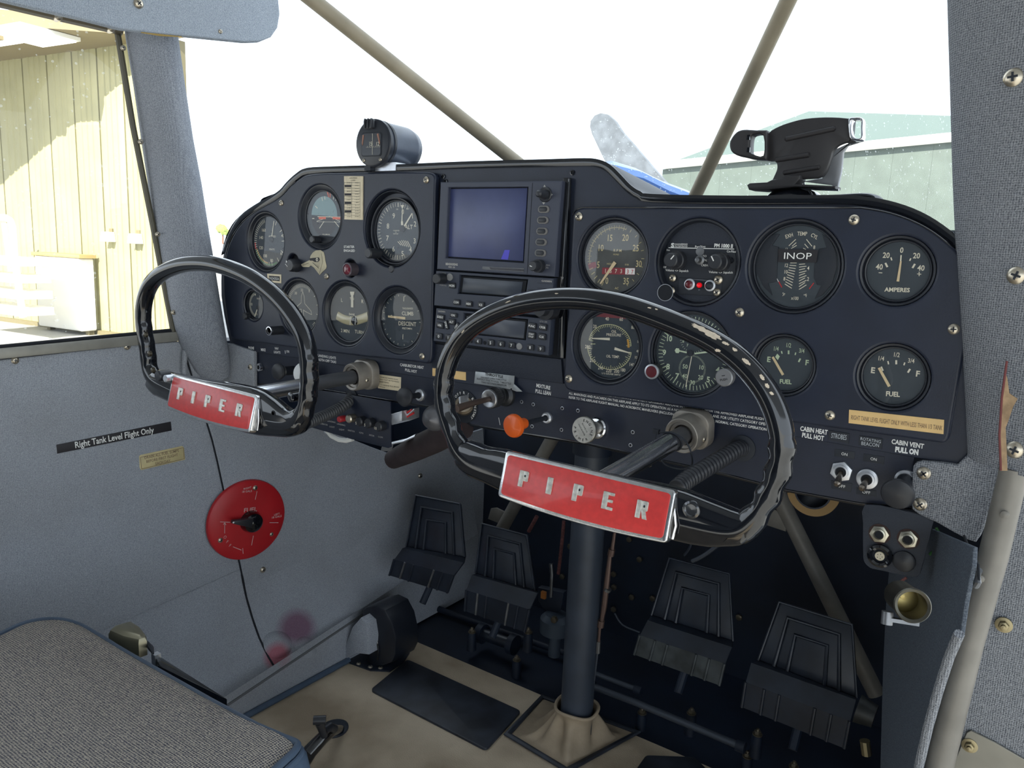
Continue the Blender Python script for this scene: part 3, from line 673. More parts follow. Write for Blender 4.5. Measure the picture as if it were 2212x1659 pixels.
# the V brace tubes ahead of the panel
m0 = Vector((0.084, 0.401, -0.0996))
tops = [(atZ(600, -60, 0.22), 'left'), (atZ(1722, -40, 0.21), 'right')]
for P, sd_ in tops:
    d = (P-m0); b = MB(ID); b.tube([m0, P+d*0.25], 0.0088, 20); o = struct(b, 'trim_brace_'+sd_, TUBEC)
b = MB(ID); b.tube([m0+Vector((0, 0, -.3)), m0+Vector((0, 0, .02))], 0.012, 16); struct(b, 'trim_brace_foot', TUBEC)
# ================================================================== INSTRUMENT PANEL
RW = 0.009                                        # overlay thickness
pan = thing('instrument_panel', 'black instrument panel with moulded overlays spanning the cockpit', 'instrument panel', PAN)
def sm(P, n=4): return smooth(P, n)
top_l = [(478, 640), (478, 590), (484, 545), (497, 508), (520, 474), (552, 450), (585, 432), (606, 418), (622, 400), (640, 384), (660, 373), (700, 369)]
base_px = smooth(top_l, 3, False)+[(860, 364), (1010, 359), (1180, 356)]+smooth([(1255, 355), (1285, 357), (1308, 366), (1330, 386), (1352, 408), (1375, 424), (1402, 432)], 4, False)+[(1600, 436), (1800, 436)]+smooth([(1862, 440), (1915, 450), (1965, 467), (2010, 490), (2055, 524), (2110, 575)], 4, False)+[(2120, 700), (2110, 900), (2092, 975), (2086, 990), (2068, 1002), (2040, 999), (1985, 990), (1717, 943), (1440, 897), (1100, 843), (800, 798), (550, 760), (500, 752), (492, 720), (484, 680)]
P = [L(x, y, 0) for x, y in base_px]
base = plate([ccw(P)], -0.003, 0.0, 0.0006, 'base_panel', BLACKP, pan)
# raised lip that frames the whole top edge (glareshield moulding)
def edge_tube(px, w, r, name, m, parent, label=None):
    b = MB(PAN); b.tube([(*L(x, y, w), w) for x, y in px], r, 10, ref=(0, 0, 1)); return b.build(name, m, parent, label)
lip = smooth([(484, 545), (497, 508), (520, 472), (552, 448), (585, 430), (606, 416), (622, 398), (642, 380), (664, 369), (720, 366), (860, 362), (1010, 356), (1180, 352), (1262, 350), (1292, 353), (1314, 363), (1336, 384), (1358, 407), (1380, 421), (1410, 428), (1600, 432), (1800, 431), (1862, 434), (1915, 443), (1968, 460), (2014, 484), (2062, 520), (2115, 568)], 3, False)
edge_tube(lip, 0.002, [(0.0011, 0.004)]*len(lip), 'edge_lip', BLACKG, pan)
# padded glareshield hood running forward
b = MB(PAN); V = []; F = []
hood = smooth([(484, 548), (495, 506), (515, 472), (545, 448), (566, 434), (575, 424), (606, 412), (622, 394), (645, 375), (668, 364), (720, 361), (800, 357), (860, 360), (930, 359), (1010, 350), (1040, 351), (1090, 356), (1180, 350), (1262, 346), (1296, 349), (1318, 361), (1340, 382), (1362, 406), (1390, 421), (1440, 426), (1510, 425), (1600, 432), (1700, 430), (1800, 426), (1870, 424), (1892, 425), (1898, 432), (1930, 440), (1968, 455), (2018, 478), (2064, 515), (2118, 562)], 3, False)
hp2 = [L(x, y, -0.004) for x, y in hood]; n = len(hp2)
for (dw, dv) in ((0.001, -0.0025), (-0.003, -0.0008), (-0.03, 0.0005), (-0.15, -0.010), (-0.57, -0.050)):
    for (u, v) in hp2: V.append((u+(0.05-u)*max(0, -dw)*0.5, v+dv, dw))
for j in range(4):
    for k in range(n-1): F.append((j*n+k, (j+1)*n+k, (j+1)*n+k+1, j*n+k+1))
b.add(V, F); b.build('glareshield', mat('glareshield_vinyl', (0.022, 0.026, 0.036), 0.5, raw=True, bump=0.3, bscale=300), pan, sharp=60)
# overlays with their instrument holes
INST = dict(asi=(-.3155, -.0743, .0408), ai=(-.2036, -.0397, .0411), alt=(-.0772, -.0520, .0455), suct=(-.3445, -.1635, .0225), dg=(-.2470, -.1600, .0395), tc=(-.1560, -.1605, .0418), vsi=(-.0655, -.1612, .0409),
            tach=(.2208, -.0743, .0388), pm=(.3089, -.0755, .0403), egt=(.3964, -.0753, .0403), amp=(.4766, -.0750, .0280), oil=(.2205, -.1622, .0393), clk=(.3092, -.1609, .0408), f1=(.3957, -.1610, .0275), f2=(.4833, -.1603, .0277))
ovl_px = smooth([(483, 640), (482, 590), (488, 548), (502, 511), (525, 478), (556, 454), (590, 435), (611, 420), (627, 402), (645, 388), (664, 378), (700, 374)], 3, False)+[(860, 371)]+smooth([(918, 371), (934, 374), (940, 383), (940, 396)], 4, False)+smooth([(932, 762), (930, 776), (923, 785), (906, 783)], 4, False)+[(785, 770), (640, 752), (508, 733), (498, 728), (490, 690)]
ovr_px = smooth([(1237, 480), (1238, 464), (1246, 453), (1260, 448)], 4, False)+[(1500, 449), (1700, 449)]+smooth([(1860, 449), (1912, 458), (1962, 474), (2008, 497), (2052, 530), (2100, 575)], 4, False)+[(2094, 700), (2074, 807)]+smooth([(2054, 925), (2050, 945), (2040, 956), (2024, 956)], 4, False)+[(1717, 913), (1400, 868)]+smooth([(1258, 849), (1236, 846), (1222, 838), (1217, 822)], 4, False)+[(1228, 640)]
Pl = ccw([L(x, y, RW) for x, y in ovl_px]); Pr = ccw([L(x, y, RW) for x, y in ovr_px])
def ap(k, dr=0.0): u, v, r = INST[k]; return circ(u, v, r+dr, 48)
def cut(px, py, r): u, v = L(px, py, RW); return circ(u, v, r, 24)
ol = plate([Pl]+[ap(k) for k in ('asi', 'ai', 'alt', 'suct', 'dg', 'tc', 'vsi')]+[cut(633, 566, .0105), cut(757, 580, .0108)], 0.0002, RW, 0.0022, 'flight_overlay', BLACKP, pan)
orr = plate([Pr]+[ap(k) for k in ('tach', 'pm', 'egt', 'amp', 'oil', 'clk', 'f1', 'f2')], 0.0002, RW, 0.0022, 'engine_overlay', BLACKP, pan)
for nm_, px_, par_ in (('flight_overlay_edge', ovl_px[3:34], ol), ('engine_overlay_edge', ovr_px[4:], orr)):
    n_e = 24 if par_ is ol else 28; edge_tube(px_[:n_e], RW-.0012, .0007, 'highlight_bead', BLACKG, par_)  # glossy bead added along the overlay rim to catch a sky highlight
for x, y in ((608, 438.7), (921, 389), (705.5, 597), (912, 769.5)): pscrew(x, y, RW, 0.0039, ol)
for x, y in ((1250.7, 468), (1598, 675), (1845, 475), (2060.5, 711), (1793, 897), (1229, 818)): pscrew(x, y, RW, 0.0042, orr)
# radio stack recess and its frame
rk = [(944, 372), (1232, 368), (1222, 770), (934, 742)]
P = [L(x, y, 0) for x, y in ((942, 400), (1228, 396), (1210, 775), (934, 742))]
b = MB(PAN); b.prism(P, 0.0, 0.0008); b.build('radio_rack', SHADOWM, pan)
b = MB(PAN)
for (p, q) in (((1229, 386), (1217, 600)), ((1217, 600), (1213, 620)), ((1209, 690), (1205, 768))): b.tube([(*L(*p, .006), .005), (*L(*q, .006), .005)], 0.0012, 8)
P = [L(x, y, 0.005) for x, y in ((1216, 384), (1230, 384), (1218, 775), (1205, 773))]; b.prism(P, 0.001, 0.005, 0.0008); b.build('rack_side', BLACKG, pan)
for x, y in ((957, 381), (1236, 373), (1220, 683), (1209, 717), (962, 392)):
    b = MB(PAN); u, v = L(x, y, 0.001); b.lathe([(0.0026, 0.0), (0.0026, 0.0012), (0.0017, 0.0013), (0.0015, 0.0002)], (u, v), 16, cap=False); b.flat(circ(u, v, .0016, 12), 0.0004, 1); b.build('vacant_hole', [BLACKG, SHADOWM], pan)
# trim plate below radios and placard strip
P = [L(x, y, 0.003) for x, y in ((934, 742), (1212, 776), (1216, 829), (932, 792))]
b = MB(PAN); b.prism(P, 0.0, 0.003, 0.0008); b.build('radio_blank', BLACKL, pan)
# lower switch panel, set under the lip
lower_px = [(553, 757), (1100, 838), (1717, 938), (1975, 985), (1972, 1008), (1969, 1094), (1800, 1075), (1560, 1014), (1270, 955), (1080, 922), (838, 866), (700, 842), (553, 828)]
lower_px = [(553, 757), (1100, 838), (1717, 938), (1975, 985), (1972, 1008), (1969, 1094), (1860, 1087), (1800, 1076), (1700, 1058), (1560, 1022), (1270, 958), (1020, 918), (1000, 905), (940, 880), (838, 864), (700, 842), (553, 828)]
P = [L(x, y, -0.003) for x, y in lower_px]
low = plate([ccw(P)], -0.006, -0.003, 0.0006, 'lower_switch_panel', BLACKP, pan)
edge_tube([(553, 828), (700, 842), (838, 864), (940, 880), (1000, 905), (1020, 918), (1270, 958), (1560, 1022), (1700, 1058), (1860, 1087), (1969, 1096)], -0.004, [(0.0012, .0022)]*11, 'folded_edge', BLACKG, low)
LW = -0.003                                       # surface of the lower panel
# placard text strip under the left overlay
def letters(parent, items, m, w, name='lettering', **k):
    """items: (text, (x0,y0), (x1,y1), height px) - ink centre-line ends in photograph points on the surface at w"""
    b = MB(PAN)
    for it in items:
        t, a, c, h = it[:4]; A_, B_ = L(*a, w), L(*c, w); mx, my = (a[0]+c[0])/2, (a[1]+c[1])/2
        hh = .86*abs(L(mx, my-h/2, w)[1]-L(mx, my+h/2, w)[1]); b.fit(t, A_, B_, hh, w+0.00025, bold=it[4] if len(it) > 4 else 0.0)
    return b.build(name, m, parent, **k)
letters(base, [('PHONE', (537, 751), (549, 752), 7, .02), ('MIKE', (564, 755), (574, 756), 7, .02), ('NAV', (594, 752), (602, 753), 6, .02), ('LIGHTS', (592, 760), (606, 761.5), 6, .02), ('ON', (619, 758.5), (625, 759.5), 6, .02), ('I', (616, 757), (617, 764), 2, .03),
    ('LANDING LIGHTS', (687, 767.5), (726, 773.5), 6.5, .02), ('BOTH OFF TAXI', (687, 776.5), (726, 782), 6.5, .02),
    ('CARBURETOR HEAT', (864.6, 787.5), (915.5, 794), 7, .02), ('PULL HOT', (875.5, 798.5), (900.8, 803), 7, .02),
    ('MIXTURE', (1159, 832), (1189, 838), 9.5, .02), ('PULL LEAN', (1157, 844), (1190, 850), 9.5, .02),
    ('CABIN HEAT', (1729, 925), (1788, 934), 12, .03), ('PULL HOT', (1733, 939), (1780, 947), 12, .03),
    ('CABIN VENT', (1926, 953), (1996, 964), 12, .03), ('PULL ON', (1934, 970), (1984, 977), 13, .06)], WHITEP, 0.0)
letters(base, [('STROBES', (1796, 940), (1829, 945), 13)], mat('print_dim', (190, 196, 202), 0.6), 0.0012, name='strobes_lettering')
letters(base, [('ROTATING', (1859, 947), (1903, 954), 8), ('BEACON', (1861, 957), (1899, 962), 9.5)], MATS['print_dim'], 0.0012, name='beacon_lettering')
for pxs in (((1790, 930), (1835, 937), (1833, 958), (1790, 950)), ((1856, 941), (1906, 948), (1905, 970), (1855, 962))):
    P = [L(x, y, 0.001) for x, y in pxs]; b = MB(PAN); b.prism(P, 0, 0.0008); b.build('label_tape', BLACKM, base)
letters(base, [('THIS AIRPLANE MUST BE OPERATED AS A NORMAL OR UTILITY CATEGORY AIRPLANE IN COMPLIANCE WITH THE APPROVED AIRPLANE FLIGHT', (1229, 840), (1655, 906), 6, .01),
    ('ALL MARKINGS AND PLACARDS ON THIS AIRPLANE APPLY TO ITS OPERATION AS A NORMAL CATEGORY AIRPLANE. FOR UTILITY CATEGORY OPER', (1229, 849), (1657, 916.5), 6.6, .01),
    ('REFER TO THE AIRPLANE FLIGHT MANUAL. NO ACROBATIC MANEUVERS (INCLUDING SPINS) ARE APPROVED FOR NORMAL CATEGORY OPERATION', (1229, 857.7), (1656, 927.5), 6.6, .01)], WHITEP, 0.0, name='placard_lettering')
letters(ol, [('STARTER', (743, 533), (766, 533), 6, .02), ('ENGAGED', (743, 541), (767, 541.5), 6, .02)], WHITEP, RW)
# stickers and placards
def sticker(px, w, m, name, parent, t=0.0006, label=None):
    b = MB(PAN); b.prism([L(x, y, w+t) for x, y in px], w, w+t, 0.0001); return b.build(name, m, parent, label)
st = sticker(((577, 591), (607, 593), (607, 612), (578, 609)), RW, PLAC, 'registration_placard', ol)
st2 = MB(PAN); st2.prism([L(x, y, RW+.0008) for x, y in ((581, 595.5), (604, 597), (604, 607.5), (581.5, 605.5))], RW+.0005, RW+.0008); st2.build('inset', INK, st)
letters(st, [('N243SA', (583, 600.7), (603, 602.2), 7)], WHITEP, RW+.0008)
st = sticker(((743, 380.5), (783, 380.5), (782.5, 475), (743.5, 474)), RW, PLAC, 'minutes_card', ol, t=0.0016)
b = MB(PAN); I = []
for k in range(14):
    y = 392+k*5.85
    if k: b.seg(L(746, y-2.9, RW), L(780, y-2.7, RW), 0.00025, RW+.0018)
b.seg(L(762, 393, RW), L(762, 471, RW), 0.0003, RW+.0018); b.seg(L(746, 393, RW), L(746, 471, RW), 0.0003, RW+.0018); b.seg(L(780, 393, RW), L(780, 471, RW), 0.0003, RW+.0018)
for k in (2, 5, 8, 11): 
    y = 390+k*6.1; b.flat([L(747, y-2.5, RW), L(761, y-2.5, RW), L(761, y+2.2, RW), L(747, y+2.2, RW)], RW+.0019)
b.build('ruling', INK, st)
letters(st, [('AIRSPEED', (755, 384.5), (772, 384.5), 3), ('CARD', (758, 389.5), (768, 389.5), 3)]+[(t, (749.5, 395+k*6.05), (758, 395+k*6.05), 2.2) for k, t in enumerate(('FOR', 'N', '30', '60', 'E', '120', '150', 'S', '210', '240', 'W', '300', '330')) if k not in (1, 4, 7, 10)]+[(t, (767, 395+k*6.05), (775, 395+k*6.05), 2.2) for k, t in enumerate(('STEER', '000', '032', '061', '090', '121', '151', '180', '211', '241', '270', '299', '330'))], INK, RW+.0017)
# emblem sticker: a wind-blown scarfed head in beige and black
em = [(650, 571), (660, 566), (668, 562), (671, 552), (676, 545), (682, 541), (692, 540), (699, 545), (701, 553), (702, 562), (705, 575), (704, 580), (698, 586), (690, 594), (684, 586), (678, 578), (671, 573), (667, 577), (655, 577), (652, 575)]
st = sticker(em, RW, mat('sticker_beige', (196, 186, 158), 0.6, noise=0.15, nscale=60), 'emblem_sticker', ol)
b = MB(PAN)
for P in ([(669, 558), (690, 556), (692, 561), (688, 566), (681, 566), (676, 563), (670, 563)],): b.flat([L(x, y, RW) for x, y in P], RW+.0008)
b.seg(L(676, 567, RW), L(690, 580, RW), .0006, RW+.0008)
for k in range(6): b.seg(L(677+k*2, 569+k*1.8, RW), L(680+k*2.1, 567+k*1.5, RW), .0003, RW+.0008)
b.seg(L(695, 547, RW), L(698, 566, RW), .0004, RW+.0008); b.seg(L(698, 566, RW), L(690, 593, RW), .0004, RW+.0008); b.seg(L(655, 573, RW), L(668, 568, RW), .0004, RW+.0008)
b.build('print', INK, st)
b = MB(PAN); b.flat(circ(*L(686, 561, RW), .0022, 14), RW+.0010); b.build('print', CREAM, st)
b = MB(PAN); b.flat(circ(*L(686.5, 561, RW), .0010, 10), RW+.0012); b.build('print', INK, st)
st = sticker(((1834, 885), (2039.5, 907), (2038, 938), (1833, 914)), RW, TAPE, 'warning_tape', orr)
letters(st, [('RIGHT TANK LEVEL FLIGHT ONLY WITH LESS THAN 1/3 TANK', (1839, 901), (2036, 924.5), 12)], INKB, RW+.0006)
for a, nm in ((((934, 795), (1006, 804), (1006, 822), (934, 812)), 'blank_tape'),):
    sticker(a, 0.0, TAPE, nm, base)
st = sticker(((1027, 802.5), (1111, 812), (1109, 836), (1100, 841), (1075, 836), (1024, 828)), 0.0032, SILVP, 'throttle_placard', base, t=0.001)
sticker(((1104, 830), (1110, 829), (1128, 846), (1116, 846), (1106, 842)), 0.0032, SILVP, 'torn_foil', base, t=0.0008)
letters(st, [('THROTTLE', (1048, 807.5), (1087, 814), 7, .02), ('DO NOT OPEN THROTTLE', (1039, 815), (1094, 821.5), 4), ('RAPIDLY IDLE TO FULL THROTTLE', (1030.5, 818), (1104, 829), 4.5), ('TWO SECONDS MINIMUM', (1040, 825.5), (1094, 833), 4.5)], INK, 0.0044)
st = sticker(((818, 808.5), (866, 815), (865, 845), (816, 838.5)), LW, PLAC, 'brake_placard', low)
letters(st, [('TO RELEASE PARKING BRAKE', (822, 814.5), (860, 820), 3), ('HOLD TIGHT ON TOE PEDALS', (820, 819), (862, 825), 3), ('BRAKE PEDALS', (820, 824), (840, 827), 3), ('TO RELEASE PULL BRAKE', (822, 831), (862, 836.5), 3), ('HANDLE', (820, 835), (832, 837), 3)], INK, LW+.0006)
for x, y in ((1127, 868), (1152, 873.5), (1149.5, 921), (1214.5, 882), (1248.5, 887), (1213, 928.5), (1367, 933.5), (1362, 961.5)):
    b = MB(PAN); u, v = L(x, y, LW); b.lathe([(0.0020, LW), (0.0020, LW+.0003), (0.0014, LW+.0004)], (u, v), 14, cap=False); b.flat(circ(u, v, .0014, 12), LW+.0003, 1); b.build('vacant_hole', [ALU, SHADOWM], low)
letters(low, [('I', (1077.5, 902), (1080.5, 918), 1.2, .05)], WHITEP, LW, name='arrow_mark')
for px, t in (((( 1803, 970), (1847, 976), (1845, 992), (1802, 985)), 'ON'), (((1865, 980), (1911, 987), (1909, 1003), (1864, 996)), 'ON'), (((1795, 1037), (1841, 1045), (1838, 1063), (1796, 1055)), 'OFF'), (((1851, 1053), (1893, 1060), (1893, 1073), (1849, 1067)), 'OFF')):
    s_ = sticker(px, LW, BLACKM, 'label_tape', low, t=0.0004); cx_ = sum(q[0] for q in px)/4; cy_ = sum(q[1] for q in px)/4; hwid = 6.5 if t == 'ON' else 8.5
    letters(s_, [(t, (cx_-hwid, cy_-1.2), (cx_+hwid, cy_+1.2), 7.5)], WHITEP, LW+.0004)
# ================================================================== INSTRUMENTS
DW = 0.0012                                       # dial height above the base panel
def gauge(key, name, label, rg, group=None, dial=DIAL, ring=BEZ, cat='gauge', deep=0.0, no_glass=False, dr=None):
    u, v, ra = INST[key]
    t = pthing(name, label, cat, (u, v), group)
    b = MB(PAN); ro = ra-0.0004
    b.lathe([(ro, 0.0003), (ro, 0.0074), (ro-0.0016, 0.0070), (rg+0.0022, 0.0034), (rg+0.0012, 0.0042), (rg+0.0003, 0.0040), (rg, 0.0030), (rg, 0.0004)], (u, v), 56, cap=False); b.build('bezel', ring, t)
    b = MB(PAN); b.lathe([(rg+0.0004, 0.0002), (rg+0.0004, DW), (0, DW)], (u, v), 48); b.build('dial_face', dial, t)
    if not no_glass:
        b = MB(PAN); b.lathe([(rg-0.0001, 0.0030), (rg*0.6, 0.0032), (0, 0.0033)], (u, v), 40, cap=False); b.build('glass', GLASS, t)
    return t
WP = DW+0.0003
class Pr(MB):                                    # print on a dial, in photograph points
    def __init__(s, w=WP): super().__init__(PAN); s.w = w
    def t(s, txt, x, y, h, rot=0, sx=1.0, bold=0.01, i=0):
        hh = abs(L(x, y-h/2, s.w)[1]-L(x, y+h/2, s.w)[1]); return s.text(txt, L(x, y, s.w), hh, s.w, rot, sx, bold, i)
    def f(s, txt, a, c, h, bold=0.01, i=0):
        mx, my = (a[0]+c[0])/2, (a[1]+c[1])/2; hh = abs(L(mx, my-h/2, s.w)[1]-L(mx, my+h/2, s.w)[1]); return s.fit(txt, L(*a, s.w), L(*c, s.w), hh, s.w, bold, i)
    def l(s, a, c, wd=0.0006, i=0, wd2=None): return s.seg(L(*a, s.w), L(*c, s.w), wd, s.w, i, wd2)
def needle(t, a, c, w0, w1, m=AMBER, hub=0.0, z=0.0022, name='needle'):
    b = MB(PAN); A_, B_ = L(*a, z), L(*c, z); dx, dy = B_[0]-A_[0], B_[1]-A_[1]; l = hypot(dx, dy); nx, ny = -dy/l/2, dx/l/2
    b.prism([(A_[0]-nx*w0, A_[1]-ny*w0), (B_[0]-nx*w1, B_[1]-ny*w1), (B_[0]+nx*w1, B_[1]+ny*w1), (A_[0]+nx*w0, A_[1]+ny*w0)], z-0.0004, z); o = b.build(name, m, t)
    if hub: b = MB(PAN); b.lathe([(hub, DW+.0001), (hub, z+.0004), (hub*.6, z+.0006)], A_, 18); b.build('hub', BLACKM, t)
    return o
def post(t, px, py, r, w0, w1, m=BLACKK, name='knob', capm=None, flat=False):
    u, v = L(px, py, w1); b = MB(PAN); b.lathe([(r*.8, w0), (r*.8, w0+.001), (r, w0+.002), (r, w1-.0012), (r*.85, w1-.0002), (r*.8, w1)], (u, v), 24); o = b.build(name, m, t); return o, (u, v)

# airspeed
t = gauge('asi', 'airspeed_indicator', 'airspeed dial, leftmost in the upper row of the flight panel', 0.0345)
c = INST['asi'][:2]; b = MB(PAN); b.ticks(c, .0275, .0325, 200, 270, 13, .0007, WP).ticks(c, .0275, .0325, 110, 200, 17, .0007, WP).ticks(c, .0265, .0325, -80, 60, 6, .0009, WP); b.build('scale_marks', CREAM, t)
p = Pr(); p.t('160', 570, 497, 7).t('140', 564.5, 513, 7).t('120', 564, 535, 7).t('100', 573, 552.5, 7).t('80', 587, 562.5, 7).t('60', 608.5, 547.5, 7).t('40', 610.5, 509, 7).t('AIRSPEED', 588, 510.5, 4.2).t('KNOTS', 587.5, 538.5, 4); p.build('lettering', CREAM, t)
b = MB(PAN); b.band(c, .0300, .0325, 182, 200, WP-.0001); b.build('red_arc', REDP, t); b = MB(PAN); b.band(c, .0285, .0300, 200, 262, WP-.0001); b.build('amber_arc', mat('arc_amber', (200, 150, 60), 0.6), t)
b = MB(PAN); b.band(c, .0300, .0325, 200, 300, WP-.0001); b.build('green_arc', mat('arc_green', (70, 120, 80), 0.6), t)
needle(t, (586, 517), (591.5, 477), .0016, .0009, CREAM, .004)
# attitude
t = gauge('ai', 'attitude_indicator', 'artificial horizon with pale blue sky half and orange wing bars', 0.0325)
c = (INST['ai'][0], INST['ai'][1]); b = MB(PAN); r = .0245
b.flat([(c[0]+r*cos(radians(a)), c[1]+.002+r*sin(radians(a))) for a in range(-2, 183, 5)], WP); b.build('sky_half', mat('horizon_sky', (128, 158, 162), 0.6), t)
b = MB(PAN); P = [(c[0]-r, c[1]+.001), (c[0]+r, c[1]+.001)]+[(c[0]+r*cos(radians(a)), c[1]+r*sin(radians(a))) for a in range(0, -181, -8)]; b.flat(P, WP); b.build('ground_half', mat('horizon_ground', (40, 38, 44), 0.7), t)
p = Pr(WP+.0002); p.l((686, 468), (739, 469), .0010); p.l((700, 478), (690, 493), .0009).l((722, 478), (734, 492), .0009).l((684, 478), (704, 471), .0006).l((711, 467), (736, 479), .0006).l((684, 479), (738, 480), .0004)
for (a, q) in (((697, 434), (695, 426)), ((702, 431), (701, 424)), ((720, 431), (720.5, 425)), ((725, 433.5), (726, 427)), ((686, 450), (681, 445)), ((679, 472), (674.5, 472))): p.l(a, q, .0011)
p.f('TURN', (696, 506.5), (712, 506.5), 3); p.build('scale_marks', CREAM, t)
p = Pr(WP+.0006); p.l((688.5, 471), (704, 471), .0028).l((718.5, 471), (735, 472), .0028); p.build('wing_bars', mat('orange_bar', (232, 92, 44), 0.5), t)
p = Pr(WP+.0004); p.l((707, 413), (710, 426), .0024, wd2=.0010).l((713, 413), (713, 427), .0024, wd2=.0010); p.build('bank_pointer', MATS['orange_bar'], t)
b = MB(PAN); P = [L(x, y, .004) for x, y in ((680, 512), (690, 508), (727, 512), (722, 521), (702, 527), (685, 521))]; b.prism(P, DW, .0035, .0005); b.build('lower_mask', BLACKM, t)
o, _ = post(t, 672.5, 517, .0046, .003, .017); 
# altimeter
hole_alt = INST['alt']; INST['alt'] = (-.0737, -.0548, .0398)
t = gauge('alt', 'altimeter', 'altimeter with two white hands, right end of the upper flight row', 0.0352)
c = INST['alt'][:2]
b = MB(PAN); b.lathe([(.0448, .0006), (.0448, .0070), (.0435, .0074), (.0420, .0030), (.0415, .0006)], hole_alt[:2], 48, cap=False); b.build('outer_ring', BEZ, t)
b = MB(PAN); b.ticks(c, .0290, .0335, 62, 292, 33, .0005, WP).ticks(c, .0285, .0335, 90, 270, 6, .0010, WP); b.build('scale_marks', CREAM, t)
p = Pr(); p.t('0', 870, 457, 11).t('9', 850.5, 466, 11.5).t('8', 838, 488, 11.5).t('7', 837, 514, 11.5).t('6', 850, 537.5, 11.5).t('5', 869.5, 547.5, 11.5).t('4', 886.5, 539, 11.5).t('3', 895.5, 520, 11.5).t('2', 896.5, 483.5, 11.5).t('1', 891, 466, 11.5).t('ALT', 883, 490, 9.5).t('100', 858, 452, 3).t('FEET', 881, 451, 3).t('CALIBRATED', 856, 498, 2.3).t('TO', 855, 501.5, 2.3).t('20,000 FEET', 855, 505, 2.3); p.build('lettering', CREAM, t)
p = Pr()
for k in range(6): x = 859+k*4.2; p.l((x, 519-k*.2+abs(k-2.5)*1), (x+7.5, 530+k*1.0), .0009)
p.build('hatched_flag', CREAM, t)
needle(t, (869.5, 495), (890, 461), .0024, .0016, CREAM); needle(t, (869, 494), (868, 478), .0036, .0030, CREAM, .0042, z=.0025); needle(t, (868, 478), (869, 452), .0014, .0010, CREAM, z=.0025)
b = MB(PAN); b.flat([L(x, y, .0026) for x, y in ((865.5, 443), (873, 443), (869, 452))], .0026); b.build('needle_tip', CREAM, t)
o, _ = post(t, 794, 547, .0062, .004, .024); o, _ = post(t, 844, 581, .0046, .001, .010, name='adjust_post')
b = MB(PAN); b.lathe([(.0045, .0015), (.0045, .008), (.0035, .0085)], (c[0]-.027, c[1]-.028), 20); b.build('corner_boss', BLACKM, t)
# suction
t = gauge('suct', 'suction_gauge', 'small suction gauge, leftmost in the lower row of the flight panel', 0.0195)
c = INST['suct'][:2]; b = MB(PAN); b.ticks(c, .0145, .0182, 110, 250, 26, .0006, WP); b.build('scale_marks', CREAM, t)
p = Pr(); p.t('4', 551.5, 636, 6).t('10', 543, 657, 6).t('16', 569, 680, 5.5).t('SUCT', 558.5, 645, 3.5).t('0', 555, 679, 5); p.build('lettering', CREAM, t)
needle(t, (556.5, 664.5), (550, 684), .0014, .0020, CREAM, .003)
o, _ = post(t, 527, 683, .0050, .003, .012)
# directional gyro
t = gauge('dg', 'directional_gyro', 'heading dial with a white aircraft outline, behind the left yoke rim', 0.0330)
c = INST['dg'][:2]; b = MB(PAN); b.ticks(c, .0275, .0318, 60, 240, 37, .0006, WP).ticks(c, .0285, .0318, -110, 60, 8, .0008, WP); b.build('scale_marks', CREAM, t)
p = Pr(); p.t('33', 652, 626.5, 6).t('0', 668, 628.5, 6).t('30', 639, 633, 6).t('27', 629.5, 650, 6).t('12', 678, 702, 6, -.9).t('W', 624, 672, 5); p.build('lettering', CREAM, t)
p = Pr(); pl = [(654, 630), (657, 640), (658.5, 656), (672, 672), (673.5, 680), (658, 672), (655.5, 669), (656, 690), (660, 697), (660, 705)]
pl2 = [(654, 630), (651, 640), (650.5, 654), (637, 666), (634, 672), (648, 668), (651, 668), (651.5, 690), (645, 697)]
for q in (pl, pl2):
    for k in range(len(q)-1): p.l(q[k], q[k+1], .0006)
p.build('aircraft_symbol', CREAM, t)
o, _ = post(t, 581, 715, .0060, .005, .030, m=BLACKK); b = MB(PAN); b.lathe([(.0036, .001), (.0036, .030)], L(600, 712, .016), 16); b.build('knob_stem', STEELW, t)
b = MB(PAN); u, v = L(581, 715, .030); b.lathe([(.0061, .0285), (.0061, .0305), (.0050, .0307)], (u, v), 24, cap=False); b.build('knob_rim', CHROME, t)
# turn and bank
t = gauge('tc', 'turn_and_bank_indicator', 'turn and bank dial with a curved glass ball tube', 0.0352, ring=BEZ)
p = Pr(); p.t('L', 738.5, 648, 8).t('R', 783, 651, 8).t('T  N', 760, 645, 5).t('BANK', 760.5, 679, 5).t('2 MIN', 745.5, 714.5, 7.5).t('TURN', 776, 717, 7.5); p.build('lettering', CREAM, t)
needle(t, (760.5, 664), (760.5, 632), .0040, .0040, CREAM, z=.0024); b = MB(PAN); P = [L(x, y, .0026) for x, y in ((756, 630), (765, 630), (764, 637), (757, 637))]; b.prism(P, .002, .0026); b.build('needle_tip', CREAM, t)
b = MB(PAN); Lq = [(728, 682), (738, 688), (750, 692), (762, 693), (776, 690), (795, 683)]; b.tube([(*L(x, y, .002), .0012) for x, y in smooth(Lq, 3, False)], [(0.0058, .0016)]*16, 14, ref=(0, 1, 0)); b.build('ball_tube', mat('tube_cream', (196, 186, 150), 0.25, coat=0.5), t)
b = MB(PAN); u, v = L(765, 693, .003); b.lathe([(0, -.001), (.004, .0), (.0058, .0024), (.0045, .0040), (0, .0048)], (u, v), 20); b.build('ball', BLACKG, t)
p = Pr(.0056); p.l((757, 683), (756, 702), .0007).l((768, 683), (767, 702), .0009); p.build('tube_marks', WHITEP, t)
